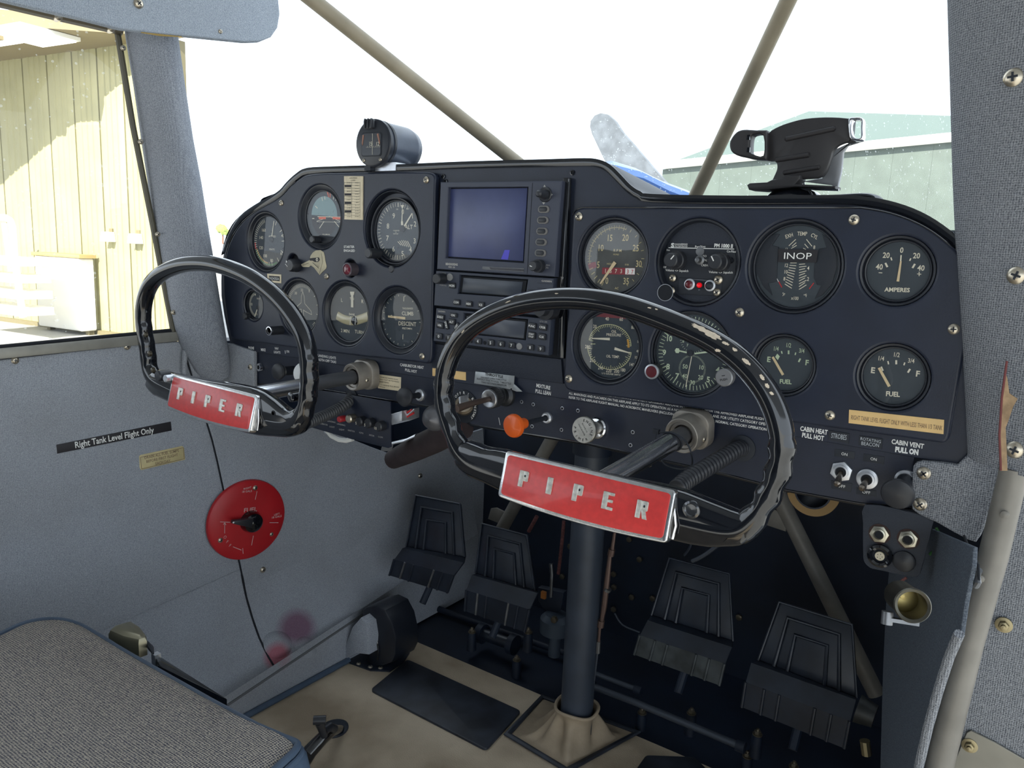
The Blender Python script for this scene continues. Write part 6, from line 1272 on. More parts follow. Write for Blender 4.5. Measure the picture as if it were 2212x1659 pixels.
for a in ((1513, 709, 20, 5, .45, 1), (1537, 722, 20, 7, .45, 2), (1568, 742, 8, 3, .4, 3), (1587, 755, 7, 3, .6, 4), (1550, 757, 6, 3, .1, 5), (1612, 781, 12, 4, .7, 6), (1646, 815, 9, 4, .9, 7), (1657, 833, 6, 4, .9, 8), (1667, 850, 5, 3, .5, 9), (1403, 665, 4, 1.5, .2, 10), (1418, 668, 3, 1.5, .2, 11), (1202, 634, 4, 1.2, 0, 12), (1097, 652, 6, 1.2, -.4, 13), (1000, 716, 5, 1.2, -.9, 14)): chip(*a)

# corrugated hoses from the panel to the yoke columns
def corr(name, label, pts, r, pitch, n_, m=BLACKK):
    Q = smooth([(*L(x, y, w), w) for x, y, w in pts], 30, False); Q = [Vector(q) for q in Q]; s = [0]
    for k in range(1, len(Q)): s.append(s[-1]+(Q[k]-Q[k-1]).length)
    t = pthing(name, label, 'hose', (Q[0].x, Q[0].y), 'corrugated hoses'); path = []; rr_ = []; tot = s[-1]; m_ = int(tot/pitch*8); j = 0
    for k in range(m_+1):
        d = tot*k/m_
        while j < len(s)-2 and s[j+1] < d: j += 1
        path.append(Q[j].lerp(Q[j+1], min(1, max(0, (d-s[j])/max(1e-9, s[j+1]-s[j]))))); rr_.append(r*(.84+.16*abs(cos(pi*d/pitch))**.6))
    b = MB(PAN); b.tube(path, rr_, 20); b.build('corrugation', m, t, sharp=80)
    b = MB(PAN); b.lathe([(r*1.5, LW), (r*1.5, LW+.0015), (r*1.1, LW+.002)], (Q[0].x, Q[0].y), 24); b.build('grommet', BLACKM, t); return t
corr('corrugated_hose', 'black corrugated hose running from the panel to the left yoke', ((760, 858, LW), (748, 872, .012), (722, 888, .03), (690, 903, .055), (664, 914, .075)), .0075, .0038, 0, mat('hose_grey', (62, 64, 68), .45))
t = corr('corrugated_hose', 'thick black corrugated hose curving from the panel to the right yoke', ((1604, 968, LW), (1590, 972, .010), (1560, 990, .03), (1520, 1014, .055), (1482, 1038, .078), (1462, 1056, .095)), .0082, .0044, 0)
M2 = YR[3]
t = thing('cable_tie', 'thin black cable tie looped round the right yoke shaft', 'cable tie', M2 @ Matrix.Translation((0, 0, .045)))
b = MB(M2); b.tube([(.0094*cos(2*pi*k/24), .0094*sin(2*pi*k/24), .047+.003*sin(2*pi*k/24)) for k in range(24)], .0009, 8, closed=True); b.build('strap', BLACKM, t)
c_ = atY(1418, 932, -.045); b = MB(ID); b.box(c_-Vector((.0028, .002, .0022)), c_+Vector((.0028, .002, .0022))); b.tube([c_, atY(1416, 945, -.05), atY(1414, 955, -.05)], .0005, 6); b.build('head', BLACKM, t)
b = MB(ID); b.tube([tuple(q) for q in smooth([tuple(atY(x, y, Y)) for x, y, Y in ((1425, 934, -.048), (1452, 935, -.052), (1478, 950, -.055), (1492, 975, -.055), (1494, 1005, -.05), (1470, 1013, -.05), (1440, 1005, -.045), (1428, 992, -.04))], 5, False)], .0008, 8); b.build('tail', BLACKM, t)
# ================================================================== LEFT WALL ITEMS
c0 = Vector(wl_(536, 1124, .012)); R = .0655
FM = WALL @ Matrix.Translation((c0.x, c0.y, 0))
t = thing('fuel_selector', 'round red fuel selector with a black pointer handle on the left wall', 'fuel selector', FM)
b = MB(FM); b.lathe([(R, .005), (R, .008), (R*.985, .0105), (R*.93, .0125), (R*.6, .0135), (0, .0138)], n=64); disc = b.build('disc', REDS, t)
def fs(px, py, w=.0136): q = WI @ onp(px, py, WL0+WN*w, WN); return (q.x-c0.x, q.y-c0.y)
FP = mat('selector_print', (214, 180, 178), .6)
b = MB(FM); w = .0141
def ftxt(s, a, c, h): A_, B_ = fs(*a), fs(*c); b.fit(s, A_, B_, h, w, .01)
ftxt('FUEL', (527, 1102), (555, 1099), .0068); ftxt('RIGHT', (526, 1056), (543, 1052), .0030); ftxt('18 GALS', (523, 1062), (544, 1060), .0034); ftxt('LEFT', (592, 1112), (604, 1109), .0030); ftxt('18 GALS', (587, 1118), (608, 1114), .0034)
for s, x, y in (('O', 486, 1160), ('F', 491, 1170), ('F', 497, 1178)): b.text(s, fs(x, y), .0050, w, -.6, .9)
for a, c in (((475, 1127), (497, 1128)), ((485, 1152), (485, 1130)), ((555, 1061), (551, 1079)), ((582, 1129), (601, 1129)), ((547, 1157), (543, 1178)), ((503, 1181), (521, 1188)), ((524, 1184), (525, 1196)), ((482, 1133), (485, 1129)), ((488, 1134), (485, 1129))): b.seg(fs(*a), fs(*c), .0009, w)
b.build('lettering', FP, disc)
for x, y, r in ((551, 1054, .0042), (586.5, 1154, .0034), (476, 1167, .0040)): q = fs(x, y, .0125); screw(FM @ Vector((q[0], q[1], .0122)), WN, r, t)
b = MB(FM); b.lathe([(.0175, .013), (.0178, .016), (.0150, .026), (.0090, .030), (0, .0305)], fs(545, 1128, .02), 32); hb = b.build('hub', BLACKG, t)
q0 = fs(545, 1130, .03); q1 = fs(503, 1128, .03); b = MB(FM); dx, dy = q1[0]-q0[0], q1[1]-q0[1]; l = hypot(dx, dy); nx, ny = -dy/l, dx/l
b.prism([(q0[0]+nx*.0075, q0[1]+ny*.0075), (q1[0]+nx*.0022, q1[1]+ny*.0022), (q1[0]-nx*.0022, q1[1]-ny*.0022), (q0[0]-nx*.0075, q0[1]-ny*.0075)], .024, .032, .001); b.build('handle', BLACKK, t)
b = MB(FM); b.lathe([(.0015, .0322), (0, .0326)], q1, 10); b.build('pointer_dot', WHITEP, t)
# wall placards
def wplac(px, m, name, lab):
    P = [wl_(x, y, .001) for x, y in px]; cxy = (sum(p[0] for p in P)/len(P), sum(p[1] for p in P)/len(P)); M = WALL @ Matrix.Translation((*cxy, 0))
    t = thing(name, lab, 'placard', M); b = MB(WALL); b.prism(P, .0, .0010, .0001); b.build('strip', m, t); return t
def wtext(t, items, m):
    b = MB(WALL)
    for s, a, c, h, bo in items: A_, B_ = wl_(*a, .001), wl_(*c, .001); mx, my = (a[0]+c[0])/2, (a[1]+c[1])/2; hh = abs(wl_(mx, my-h/2, .001)[1]-wl_(mx, my+h/2, .001)[1]); b.fit(s, A_, B_, hh, .0013, bo)
    b.build('lettering', m, t)
t = wplac(((122, 961), (369, 911), (371, 930), (124, 980)), INK, 'tank_placard', 'black label strip reading Right Tank Level Flight Only on the left wall')
wtext(t, [('Right Tank Level Flight Only', (162, 961), (332, 928), 13.5, .015)], WHITEP)
t = wplac(((301, 986), (304, 983), (394, 963.5), (397.5, 967), (400, 993), (305, 1015.5), (302, 1010)), BUFF, 'sump_placard', 'small buff placard about draining the fuel sumps')
wtext(t, [('DRAIN ALL FUEL SUMPS', (312, 989), (386, 973), 6, .01), ('BEFORE FIRST FLIGHT', (316, 997), (384, 982), 6, .01), ('EACH DAY.', (336, 1001.5), (369, 994.5), 6, .01)], INKB)
b = MB(WALL); fr = [(303, 988), (396, 967), (398, 991), (306, 1013)]
for k in range(4): b.seg(wl_(*fr[k], .001), wl_(*fr[(k+1) % 4], .001), .0006, .0013)
b.build('border', INKB, t)

# ================================================================== PEDALS AND FOOTWELL
pn = Vector((0, -1, .35)).normalized(); pP = Vector((0, .29, -.55)); PF = frame(pP, (1, 0, 0), (0, .35, 1)); PFi = PF.inverted()
def pp(px, py, off=0.0):
    q = PFi @ onp(px, py, pP+pn*off, pn); return (q.x, q.y)
peds = [('rudder_pedal', 'leftmost black rudder pedal, nearest the left wall', ((899, 1070), (994, 1089), (1004, 1203), (878, 1181)), ((868, 1184), (1000, 1215), (962, 1281), (837, 1243))),
        ('rudder_pedal', 'second black rudder pedal from the left wall', ((1042, 1131), (1139, 1157), (1156, 1276), (1028, 1239)), ((1018, 1242), (1160, 1281), (1130, 1366), (1000, 1320))),
        ('rudder_pedal', 'black rudder pedal with a worn grey tread, just right of the centre post', ((1447, 1205), (1576, 1240), (1584, 1385), (1408, 1329)), ((1398, 1340), (1580, 1398), (1552, 1482), (1367, 1415))),
        ('rudder_pedal', 'rightmost black rudder pedal, the largest and nearest', ((1684, 1300), (1841, 1350), (1851, 1507), (1638, 1426)), ((1622, 1432), (1848, 1512), (1823, 1619), (1600, 1529)))]
for k, (nm, lab, tr, lo) in enumerate(peds):
    A_, B_, C_, D_ = [Vector(pp(*q)) for q in tr]; cen = (A_+B_+C_+D_)/4
    t = thing(nm, lab, 'pedal', PF @ Matrix.Translation((cen.x, cen.y, 0)), 'rudder pedals')
    b = MB(PF); b.prism([tuple(q) for q in (D_, C_, B_, A_)], -.004, .0, .0015); b.build('pad', PEDAL, t)
    def inn(f, g_): # nested trapezoid corners
        bl_ = D_.lerp(C_, f); br_ = D_.lerp(C_, 1-f); tl = A_.lerp(B_, f); tr_ = A_.lerp(B_, 1-f); return bl_, br_, br_.lerp(tr_, g_), bl_.lerp(tl, g_)
    for f, g_ in ((.0, 1.0), (.17, .80), (.31, .58)):
        q = inn(f, g_); b = MB(PF); r_ = .0028 if f else .0020; b.tube([(*q[0], .001), (*q[3], .001), (*q[2], .001), (*q[1], .001)], r_, 8); b.build('raised_rib', PEDAL, t)
    lo_ = [Vector(pp(x, y, .022)) for x, y in lo]; tm = PEDAL if k != 2 else mat('tread_worn', (70, 76, 80), .4, .4, noise=.35, nscale=40)
    tl, tr_, br_, bl_ = lo_
    b = MB(PF); V = [(*D_, .0), (*C_, .0), (*tr_, .020), (*tl, .020)]; b.add(V+[(x, y, z-.003) for x, y, z in V], [(3, 2, 1, 0), (4, 5, 6, 7), (0, 4, 7, 3), (1, 2, 6, 5)]); b.build('crease', PEDAL, t)
    m1, m2 = tl.lerp(bl_, .42), tr_.lerp(br_, .42)
    b = MB(PF); V = [(*tl, .020), (*tr_, .020), (*m2, .026), (*m1, .026)]; b.add(V+[(x, y, z-.003) for x, y, z in V], [(0, 1, 2, 3)[::-1], (4, 5, 6, 7)]); b.build('shelf', PEDAL, t)
    b = MB(PF); V = [(*m1, .026), (*m2, .026), (*br_, .016), (*bl_, .016)]; b.add(V+[(x, y, z-.003) for x, y, z in V], [(0, 1, 2, 3)[::-1], (4, 5, 6, 7), (2, 3, 7, 6), (0, 3, 7, 4), (1, 2, 6, 5)]); b.build('tread', tm, t)
    for f in (.0, .19, .34, .68, .83, .995):
        a = m1.lerp(m2, f); c = bl_.lerp(br_, f); b = MB(PF); b.tube([(*a, .0265), (*c, .0170)], [(.0020, .0020)]*2, 8); b.build('tread_rib', STEELW if f in (.19, .68) and k < 2 else tm, t)
    ce = D_.lerp(C_, .5); b = MB(PF); b.tube([(ce.x, ce.y, -.008), (ce.x, ce.y-.06, -.01), (ce.x, ce.y-.09, .0)], .006, 10); b.build('arm', UNDER, t)
# rudder bars, mounts
BARM = mat('bar_grey', (72, 78, 88), .4, .4)
for k, (lab, pts, r, m_) in enumerate((('upper grey rudder cross bar right of the centre post', ((1278, 1452, .30), (1378, 1490, .30)), .004, BARM), ('long lower rudder cross bar ending at the right bearing', ((1275, 1480, .28), (1380, 1520, .28), (1410, 1533, .28), (1600, 1612, .28)), .0052, BARM), ('rear rudder cross bar behind the two left pedals', ((880, 1290, .40), (1000, 1335, .40), (1250, 1420, .40)), .006, UNDER), ('short thick black torque tube below the second pedal', ((1040, 1368, .34), (1108, 1392, .34)), .011, PEDAL))):
    Q = [atY(x, y, Y) for x, y, Y in pts]; t = thing('rudder_bar', lab, 'bar', Matrix.Translation(Q[0])); b = MB(ID); b.tube(Q, r, 14); b.build('tube', m_, t)
    for q in (Q[0], Q[-1]): b = MB(frame(q, (0, 1, 0), (0, 0, 1))); b.lathe([(r*1.6, -.006), (r*1.6, .006)], n=16); b.build('collar', UNDER, t)
posts = [(1020, 1352, 55), (1142, 1352, 46), (1117, 1412, 60), (1065, 1480, 60), (1388, 1525, 50), (1638, 1570, 60), (1616, 1618, 66), (1495, 1525, 40), (1717, 1640, 40)]
for k, (x, y, hpx) in enumerate(posts):
    P = onp(x, y, (0, .31, 0), (0, 1, 0)); t = thing('bearing_post', 'black bearing post with a bolt on top, '+['by the left tray corner', 'below the second pedal', 'in the middle of the left tray', 'near the front edge of the tray', 'just right of the centre post', 'under the right pair of pedals', 'at the right end of the long bar', 'below the worn grey tread', 'below the rightmost pedal'][k], 'bearing', Matrix.Translation((P.x, P.y, P.z-.03)), 'bearing posts')
    b = MB(ID); b.tube([(P.x, P.y, P.z-.045), (P.x, P.y, P.z-.012)], [.0085, .0075], 16); b.build('post', UNDER, t)
    b = MB(frame((P.x, P.y, P.z-.012), (1, 0, 0), (0, 1, 0))); b.lathe([(.0068, 0), (.0068, .0015)], n=16); b.prism(circ(0, 0, .0048, 6), .0015, .006, .0006); b.lathe([(.0026, .006), (.0022, .009), (0, .0094)], n=12); b.build('bolt', mat('aged_bolt', (120, 112, 98), .35, .8), t)
bolts = [(1365, 1110+180), (1000, 1325), (1110, 1340), (1360, 1165), (1382, 1208), (1326, 1240), (1327, 1268), (1326, 1316), (1345, 1443), (1410, 1292), (1597, 1333), (1458, 1497), (1680, 1607), (1850, 1616), (1873, 1625), (1215, 1245), (1235, 1238), (1232, 1180), (1298, 1421), (960, 1300), (700+590, 1390)]
for k, (x, y) in enumerate(bolts):
    P = atY(x, y, .545); t = thing('firewall_bolt', 'small bolt head on the dark firewall among the pedals', 'bolt', frame(P, (1, 0, 0), (0, 0, 1)), 'firewall bolts')
    b = MB(frame(P, (1, 0, 0), (0, 0, 1))); b.prism(circ(0, 0, .0058, 6, k), 0, .004, .001); b.build('head', MATS['aged_bolt'], t)
# pulley bracket and cable by the centre post, oddments in the dark
t = thing('steering_link', 'grey steering link hanging left of the centre post', 'linkage', Matrix.Translation(atY(1195, 1290, .33)))
b = MB(ID); Q = [atY(x, y, .33) for x, y in ((1190, 1218), (1192, 1240), (1190, 1290))]; b.tube(Q, [.0035, .003, .0025], 10); b.build('rod', STEELW, t)
P = atY(1188, 1300, .34); b = MB(frame(P, (1, 0, 0), (0, 0, 1))); b.prism([(-.025, .018), (.025, .024), (.022, -.008), (.006, -.024), (-.006, -.024), (-.024, -.006)], -.012, 0, .002); b.build('fork', UNDER, t)
P = atY(1200, 1350, .34); b = MB(frame(P, (1, 0, 0), (0, 1, 0))); b.lathe([(.010, -.055), (.010, -.02), (.026, -.012), (.026, .012), (.018, .020), (0, .022)], n=24); b.build('cup', mat('cup_grey', (66, 76, 88), .45, .2), t)
b = MB(frame(atY(1199, 1337, .32), (1, 0, 0), (0, 0, 1))); b.prism(circ(0, 0, .006, 6), 0, .006, .001); b.build('bolt', MATS['aged_bolt'], t)
b = MB(frame(atY(1176, 1284, .32), (1, 0, 0), (0, 0, 1))); b.box((-.004, -.006, 0), (.004, .006, .005)); b.build('tag', mat('orange_tag', (150, 92, 40), .6), t)
for lab, pts, Y, r, m_ in (('rusty red braided cable hanging left of the centre post', ((1218, 1125), (1214, 1170), (1206, 1240)), .36, .003, mat('rusty_cable', (84, 48, 48), .8, noise=.4, nscale=300)), ('short rusty cable slanting up behind the badge', ((1160, 1115), (1142, 1148)), .36, .0035, MATS['rusty_cable']), ('black wire dropping behind the right end of the yoke', ((1490, 1158), (1492, 1180), (1478, 1200)), .3, .002, UNDER), ('grey wire slanting behind the third pedal', ((1555, 1175), (1520, 1200), (1495, 1212)), .3, .003, BARM), ('thin dark wire curving beside the turnbuckle', ((1328, 1325), (1345, 1350), (1382, 1366)), .35, .0014, BARM)):
    Q = [atY(x, y, Y) for x, y in pts]; t = thing('cable', lab, 'cable', Matrix.Translation(Q[0])); b = MB(ID); b.tube([tuple(q) for q in smooth([tuple(q) for q in Q], 4, False)], r, 8); b.build('strand', m_, t)
t = thing('trim_cable', 'steel cable with a turnbuckle running down just right of the centre post', 'cable', Matrix.Translation(atY(1283, 1540, .215)))
TB = mat('turnbuckle_brown', (104, 86, 80), .4, .6)
def cseg(pts, r, nm, m_):
    b = MB(ID); b.tube([atY(x, y, .215) for x, y in pts], r, 10); b.build(nm, m_, t)
cseg(((1328, 1150), (1322, 1190)), [.0022, .0030], 'cable_upper', TB); cseg(((1322, 1186), (1319, 1200)), .0048, 'fork', TB); cseg(((1318, 1196), (1312, 1250), (1305, 1310), (1299, 1345)), [.0030, .0042, .0042, .0030], 'barrel', TB)
cseg(((1314, 1271), (1311, 1276)), .0052, 'collar', STEELW); cseg(((1299, 1340), (1297, 1354)), .0050, 'fork', TB); cseg(((1296, 1352), (1293, 1390)), .0022, 'cable_lower', TB); cseg(((1293, 1385), (1291, 1410)), .0036, 'swage', STEELW); cseg(((1291, 1408), (1276, 1530)), .0015, 'cable_lower', BARM)
# centre post
cp = atZ(1245, 1548, -.735); r_ = rad(cp, 72)*.97
t = thing('centre_post', 'black vertical control post rising from the tan floor boot', 'post', Matrix.Translation((cp.x, cp.y, FZ)))
b = MB(ID); b.tube([(cp.x, cp.y, FZ), (cp.x, cp.y, -.27)], r_, 32); b.build('tube', mat('post_black', (0.030, .040, .058), .5, raw=True, noise=.2, nscale=20), t)
b = MB(ID); b.tube([(cp.x, cp.y, -.34), (cp.x, cp.y, -.27)], r_*1.15, 32); b.build('collar', UNDER, t)
# boot
fr_px = [(1096, 1590), (1172, 1508), (1376, 1586), (1225, 1668)]; Cn = [atZ(x, y, FZ) for x, y in fr_px]
t = thing('floor_boot', 'tan leather boot gathered round the foot of the centre post', 'boot', Matrix.Translation((cp.x, cp.y, FZ)))
b = MB(ID); n = 64; V = []; F = []; rows_ = 12; rnd = random.Random(3); ph = [rnd.uniform(0, 6.28) for _ in range(4)]
def sqp(s):       # point on the base quadrilateral at s in 0..1
    k = int(s*4) % 4; f_ = s*4-int(s*4); return Cn[k].lerp(Cn[(k+1) % 4], f_)
cc = sum(Cn, Vector())/4
for j in range(rows_+1):
    q = j/rows_
    for k in range(n):
        s = k/n; base_ = cc+(sqp(s)-cc)*.94; top = Vector((cp.x, cp.y, 0)); d = (base_-top); d.z = 0; d.normalize(); rt = r_*(1.10+.22*(1 if q > .93 else 0))
        tp = top+d*rt; qq = q**.55; x = base_.lerp(tp, qq); fold = sin(9*2*pi*s+ph[0])*.004+sin(5*2*pi*s+ph[1])*.005; amp = sin(pi*min(q*1.05, 1))
        V.append((x.x+d.x*fold*amp, x.y+d.y*fold*amp, FZ+.002+.058*q**1.6+abs(fold)*.5*amp))
for j in range(rows_):
    for k in range(n): F.append((j*n+k, j*n+(k+1) % n, (j+1)*n+(k+1) % n, (j+1)*n+k))
b.add(V, F); b.build('gathered_leather', BOOT, t, sharp=80)
b = MB(ID); b.tube([(c.x, c.y, FZ+.003) for c in Cn], [(.003, .006)]*4, 10, closed=True, ref=(0, 0, 1)); b.build('binding', RUBBER, t)
b = MB(ID); b.tube([(cp.x+r_*1.32*cos(2*pi*k/32), cp.y+r_*1.32*sin(2*pi*k/32), FZ+.061+.002*sin(2*pi*k/11)) for k in range(32)], .0025, 8, closed=True); b.build('rolled_rim', BOOT, t)
# heel mat
P = [atZ(x, y, FZ) for x, y in ((880, 1428), (1126, 1540), (1050, 1624), (800, 1494))]; P = ccw([(p.x, p.y) for p in P]); cx_ = sum(p[0] for p in P)/4; cy_ = sum(p[1] for p in P)/4
t = thing('heel_mat', 'black rubber heel mat lying on the tan carpet', 'mat', Matrix.Translation((cx_, cy_, FZ)))
def chamf(P, r):
    out = []
    for i in range(len(P)):
        a, b_, c = Vector(P[i-1]), Vector(P[i]), Vector(P[(i+1) % len(P)])
        for k in range(5): f_ = k/4; p1 = b_+(a-b_).normalized()*r*(1-f_); p2 = b_+(c-b_).normalized()*r*f_; m_ = p1.lerp(p2, f_); out.append(tuple(m_))
    return out
b = MB(ID); b.prism(chamf(P, .008), FZ+.0003, FZ+.004, .001); b.build('rubber_sheet', RUBBER, t)
P2 = [atZ(x, y, FZ) for x, y in ((1395, 1636), (1500, 1640), (1560, 1700), (1350, 1700))]; t = thing('heel_mat', 'corner of a second black heel mat cut by the bottom picture edge', 'mat', Matrix.Translation(P2[0]))
b = MB(ID); b.prism(chamf(ccw([(p.x, p.y) for p in P2]), .006), FZ+.0003, FZ+.004, .001); b.build('rubber_sheet', RUBBER, t)
# black air outlet scoop at the left of the floor
o_ = atZ(800, 1445, FZ); t = thing('heater_outlet', 'black curved heater outlet scoop standing on the carpet by the left wall', 'air outlet', Matrix.Translation(o_))
fl = [atZ(x, y, FZ) for x, y in ((750, 1432), (800, 1450), (842, 1452), (872, 1432), (885, 1412), (880, 1402), (850, 1390), (780, 1400))]
b = MB(ID); b.prism(ccw([(p.x, p.y) for p in fl]), FZ, FZ+.0025, .0008); b.build('flange', PEDAL, t)
# profile of the scoop in photograph points, given depth along the view's sideways axis
prof = [(795, 1440), (792, 1400), (795, 1370), (785, 1340), (780, 1320), (790, 1312), (812, 1308), (832, 1318), (846, 1345), (854, 1380), (854, 1415), (846, 1432), (822, 1440)]
Yo = o_.y+.01; b = MB(PAN); Pq = [ (atY(x, y, Yo).x, atY(x, y, Yo).z) for x, y in prof]; b.prism(ccw(Pq), -Yo-.055, -Yo, .004); b.build('hood', mat('hood_black', (0.012, .015, .022), .3, raw=True), t)
b = MB(PAN); Pq = [(atY(x, y, Yo-.001).x, atY(x, y, Yo-.001).z) for x, y in ((784, 1336), (800, 1348), (812, 1372), (818, 1405), (816, 1425))]; b.tube([(x, y, -Yo+.001) for x, y in Pq], .0018, 8); b.build('rolled_lip', BLACKG, t)
for x, y in ((775, 1434), (800, 1441), (822, 1443)):
    P = atZ(x, y, FZ+.0025); screw(P, (0, 0, 1), .004, t, up=(0, 1, 0))
Yc = o_.y-.012; b = MB(PAN); Pq = [(atY(x, y, Yc).x, atY(x, y, Yc).z) for x, y in ((745, 1395), (760, 1355), (778, 1335), (792, 1348), (797, 1380), (795, 1415), (770, 1412), (745, 1425))]
b.prism(ccw(Pq), -Yc-.03, -Yc, .003); b.build('cloth_wrap', WALLF, t, label='grey-blue cloth end of the wall duct')
# floor lever
P0 = atZ(722, 1578, FZ); t = thing('floor_lever', 'small black lever on an oval floor plate beside the seat corner', 'lever', Matrix.Translation(P0))
ov = [atZ(722+30*cos(a)*1.0+8*sin(a), 1576+17*sin(a)-10*cos(a), FZ) for a in [2*pi*k/28 for k in range(28)]]; b = MB(ID); b.prism(ccw([(p.x, p.y) for p in ov]), FZ, FZ+.003, .0008); b.build('plate', PEDAL, t)
b = MB(ID); Q = [atZ(735, 1575, FZ+.005), atZ(715, 1580, FZ+.03), atZ(695, 1596, FZ+.04), atZ(670, 1622, FZ+.03), atZ(655, 1650, FZ+.01)]; b.tube(Q, [.006, .008, .009, .010, .009], 14); b.build('curved_arm', BLACKG, t)
b = MB(ID); Q = [atZ(700, 1590, FZ+.045), atZ(694, 1572, FZ+.06), atZ(688, 1558, FZ+.078)]; b.tube(Q, [.005, .0055, .006], 12); b.tube([atZ(677, 1556, FZ+.08), atZ(704, 1555, FZ+.08)], .006, 12); b.build('handle', BLACKK, t)
b = MB(ID); Q = [atZ(700, 1580, FZ+.05), atZ(712, 1570, FZ+.05), atZ(722, 1574, FZ+.04)]; b.tube(Q, .006, 12); b.build('latch', mat('latch_steel', (66, 68, 74), .35, .6), t)
# braces under the panel
for lab, a, c, Y, r in (('grey diagonal tube brace on the right under the panel', (1672, 1050), (1893, 1500), .44, .0125), ('grey diagonal tube brace behind the yoke badge', (1200, 935), (1080, 1150), .44, .0125)):
    Q = [atY(*a, Y), atY(*c, Y)]; t = thing('tube_brace', lab, 'tube', Matrix.Translation(Q[0])); b = MB(ID); b.tube(Q, r*.95, 18); b.build('tube', TUBEG, t)
    s_ = atY(*((1668, 1118) if 'right' in lab else (1072, 1112)), Y); b = MB(frame(s_, (1, 0, 0), (0, 0, 1))); b.prism([(-.018, -.012), (-.012, .010), (.0, .014), (.022, .010), (.022, -.016)], -.002, .002, .0006); b.flat(circ(-.004, 0, .003, 10), .0024); b.build('lug', TUBEG, t)
t = pthing('duct_collar', 'tan crescent of an air duct collar under the switch panel', 'duct', L(1750, 1090, -.03))
b = MB(PAN); c_ = L(1756, 1062, -.03); b.band(c_, .0165, .0235, 195, 350, -.03, n=24); b.band(c_, .0165, .0235, 350, 195, -.034, n=24); b.build('collar', mat('tan_felt', (122, 98, 62), .8), t)
b = MB(PAN); b.lathe([(.0165, -.08), (.0165, -.029), (.015, -.029), (.0150, -.07)], c_, 28, cap=False); b.build('duct', UNDER, t)
t = pthing('dark_tube_end', 'end of a rusty duct fitting at the right edge of the pedals', 'fitting', L(1885, 1545, -.25))
b = MB(ID); Q = [atY(1852, 1530, .28), atY(1890, 1548, .28)]; b.tube(Q, [.018, .014], 16); b.build('tube', mat('grimy_metal', (60, 62, 62), .5, .4, noise=.3, nscale=40), t)
b = MB(ID); Q = [atY(1868, 1600, .25), atY(1872, 1630, .25)]; b.tube(Q, .006, 10); b.build('bolt', BRASS, t)
# cardboard-grey trim board joint on the left: fold-out pocket of paler cloth above the box
# ================================================================== SEAT
SZ = -.50
so = smooth([(-160, 1470), (-60, 1402), (0, 1374), (55, 1349), (112, 1341), (160, 1350), (205, 1374), (260, 1408), (350, 1460)], 5, False)+[(450, 1517), (550, 1571)]+smooth([(610, 1597), (633, 1606), (637, 1613), (628, 1626)], 4, False)+[(590, 1660), (480, 1760), (100, 2100), (-700, 2000), (-500, 1600)]
PX_ = [atZ(x, y, SZ) for x, y in so]; Ps = ccw([(p.x, p.y) for p in PX_])
cx_ = sum(p[0] for p in Ps)/len(Ps); cy_ = sum(p[1] for p in Ps)/len(Ps)
t = thing('seat_cushion', 'tweed seat cushion with blue vinyl piping at the lower left corner', 'seat', Matrix.Translation((cx_, cy_, SZ-.1)))
b = MB(ID); rings = [(0.0, -.001), (.02, .002), (.07, .005), (.3, .008)]
V = []; F = []; n = len(Ps); cur = Ps
for d, h in rings: V += [(cx_+(x-cx_)*(1-d), cy_+(y-cy_)*(1-d), SZ+h) for x, y in Ps]
for j in range(3):
    for k in range(n): F.append((j*n+k, j*n+(k+1) % n, (j+1)*n+(k+1) % n, (j+1)*n+k))
F.append(tuple(3*n+k for k in range(n))); b.add(V, F); b.build('cover', SEATF, t, sharp=80)
b = MB(ID); b.tube([(x, y, SZ) for x, y in offs(Ps, -.002)], .0034, 10, closed=True, ref=(0, 0, 1)); b.build('piping', VINYL, t)
b = MB(ID); b.tube([(x, y, SZ-.006) for x, y in offs(Ps, -.005)], .003, 10, closed=True, ref=(0, 0, 1)); b.build('seam_welt', VINYL, t)
V = []; F = []
for d, h in ((-.003, -.003), (-.010, -.010), (-.014, -.03), (-.014, -.075), (-.006, -.10)): V += [(x, y, SZ+h) for x, y in offs(Ps, d)]
for j in range(4):
    for k in range(n): F.append((j*n+k, j*n+(k+1) % n, (j+1)*n+(k+1) % n, (j+1)*n+k)[::-1])
b = MB(ID); b.add(V, F); b.build('boxing', VINYL, t, sharp=80)
b = MB(ID); b.box((cx_-.15, cy_-.12, FZ), (cx_-.11, cy_+.12, SZ-.1)); b.build('leg', UNDER, t); b = MB(ID); b.box((cx_+.05, cy_-.12, FZ), (cx_+.09, cy_+.12, SZ-.1)); b.build('leg', UNDER, t)
# buckle left behind the cushion
P = atZ(275, 1390, SZ-.012); t = thing('belt_buckle', 'dull metal seat belt buckle poking up behind the cushion', 'buckle', Matrix.Translation(P))
Q = [atZ(x, y, SZ-.012) for x, y in ((235, 1385), (248, 1372), (285, 1362), (305, 1375), (318, 1392), (318, 1400), (300, 1406), (265, 1398))]
b = MB(ID); b.prism(ccw([(p.x, p.y) for p in Q]), SZ-.02, SZ+.002, .006); b.build('body', mat('olive_metal', (140, 134, 112), .3, .7), t)
b = MB(ID); Q = [atZ(x, y, SZ-.012) for x, y in ((272, 1394), (292, 1397))]; b.tube([q+Vector((0, 0, .004)) for q in Q], .0025, 8); b.build('tongue', CHROME, t)
b = MB(ID); Q = [atZ(x, y, SZ-.01) for x, y in ((316, 1388), (326, 1400), (331, 1412))]; b.tube(Q, [.0022, .003, .001], 8); b.build('strap_end', BLACKM, t)
Q = [atZ(x, y, SZ-.02) for x, y in ((339, 1419), (350, 1420), (490, 1510), (340, 1437))]; t = thing('seat_rail_cover', 'thin black strip running behind the cushion edge', 'strip', Matrix.Translation(Q[0]))
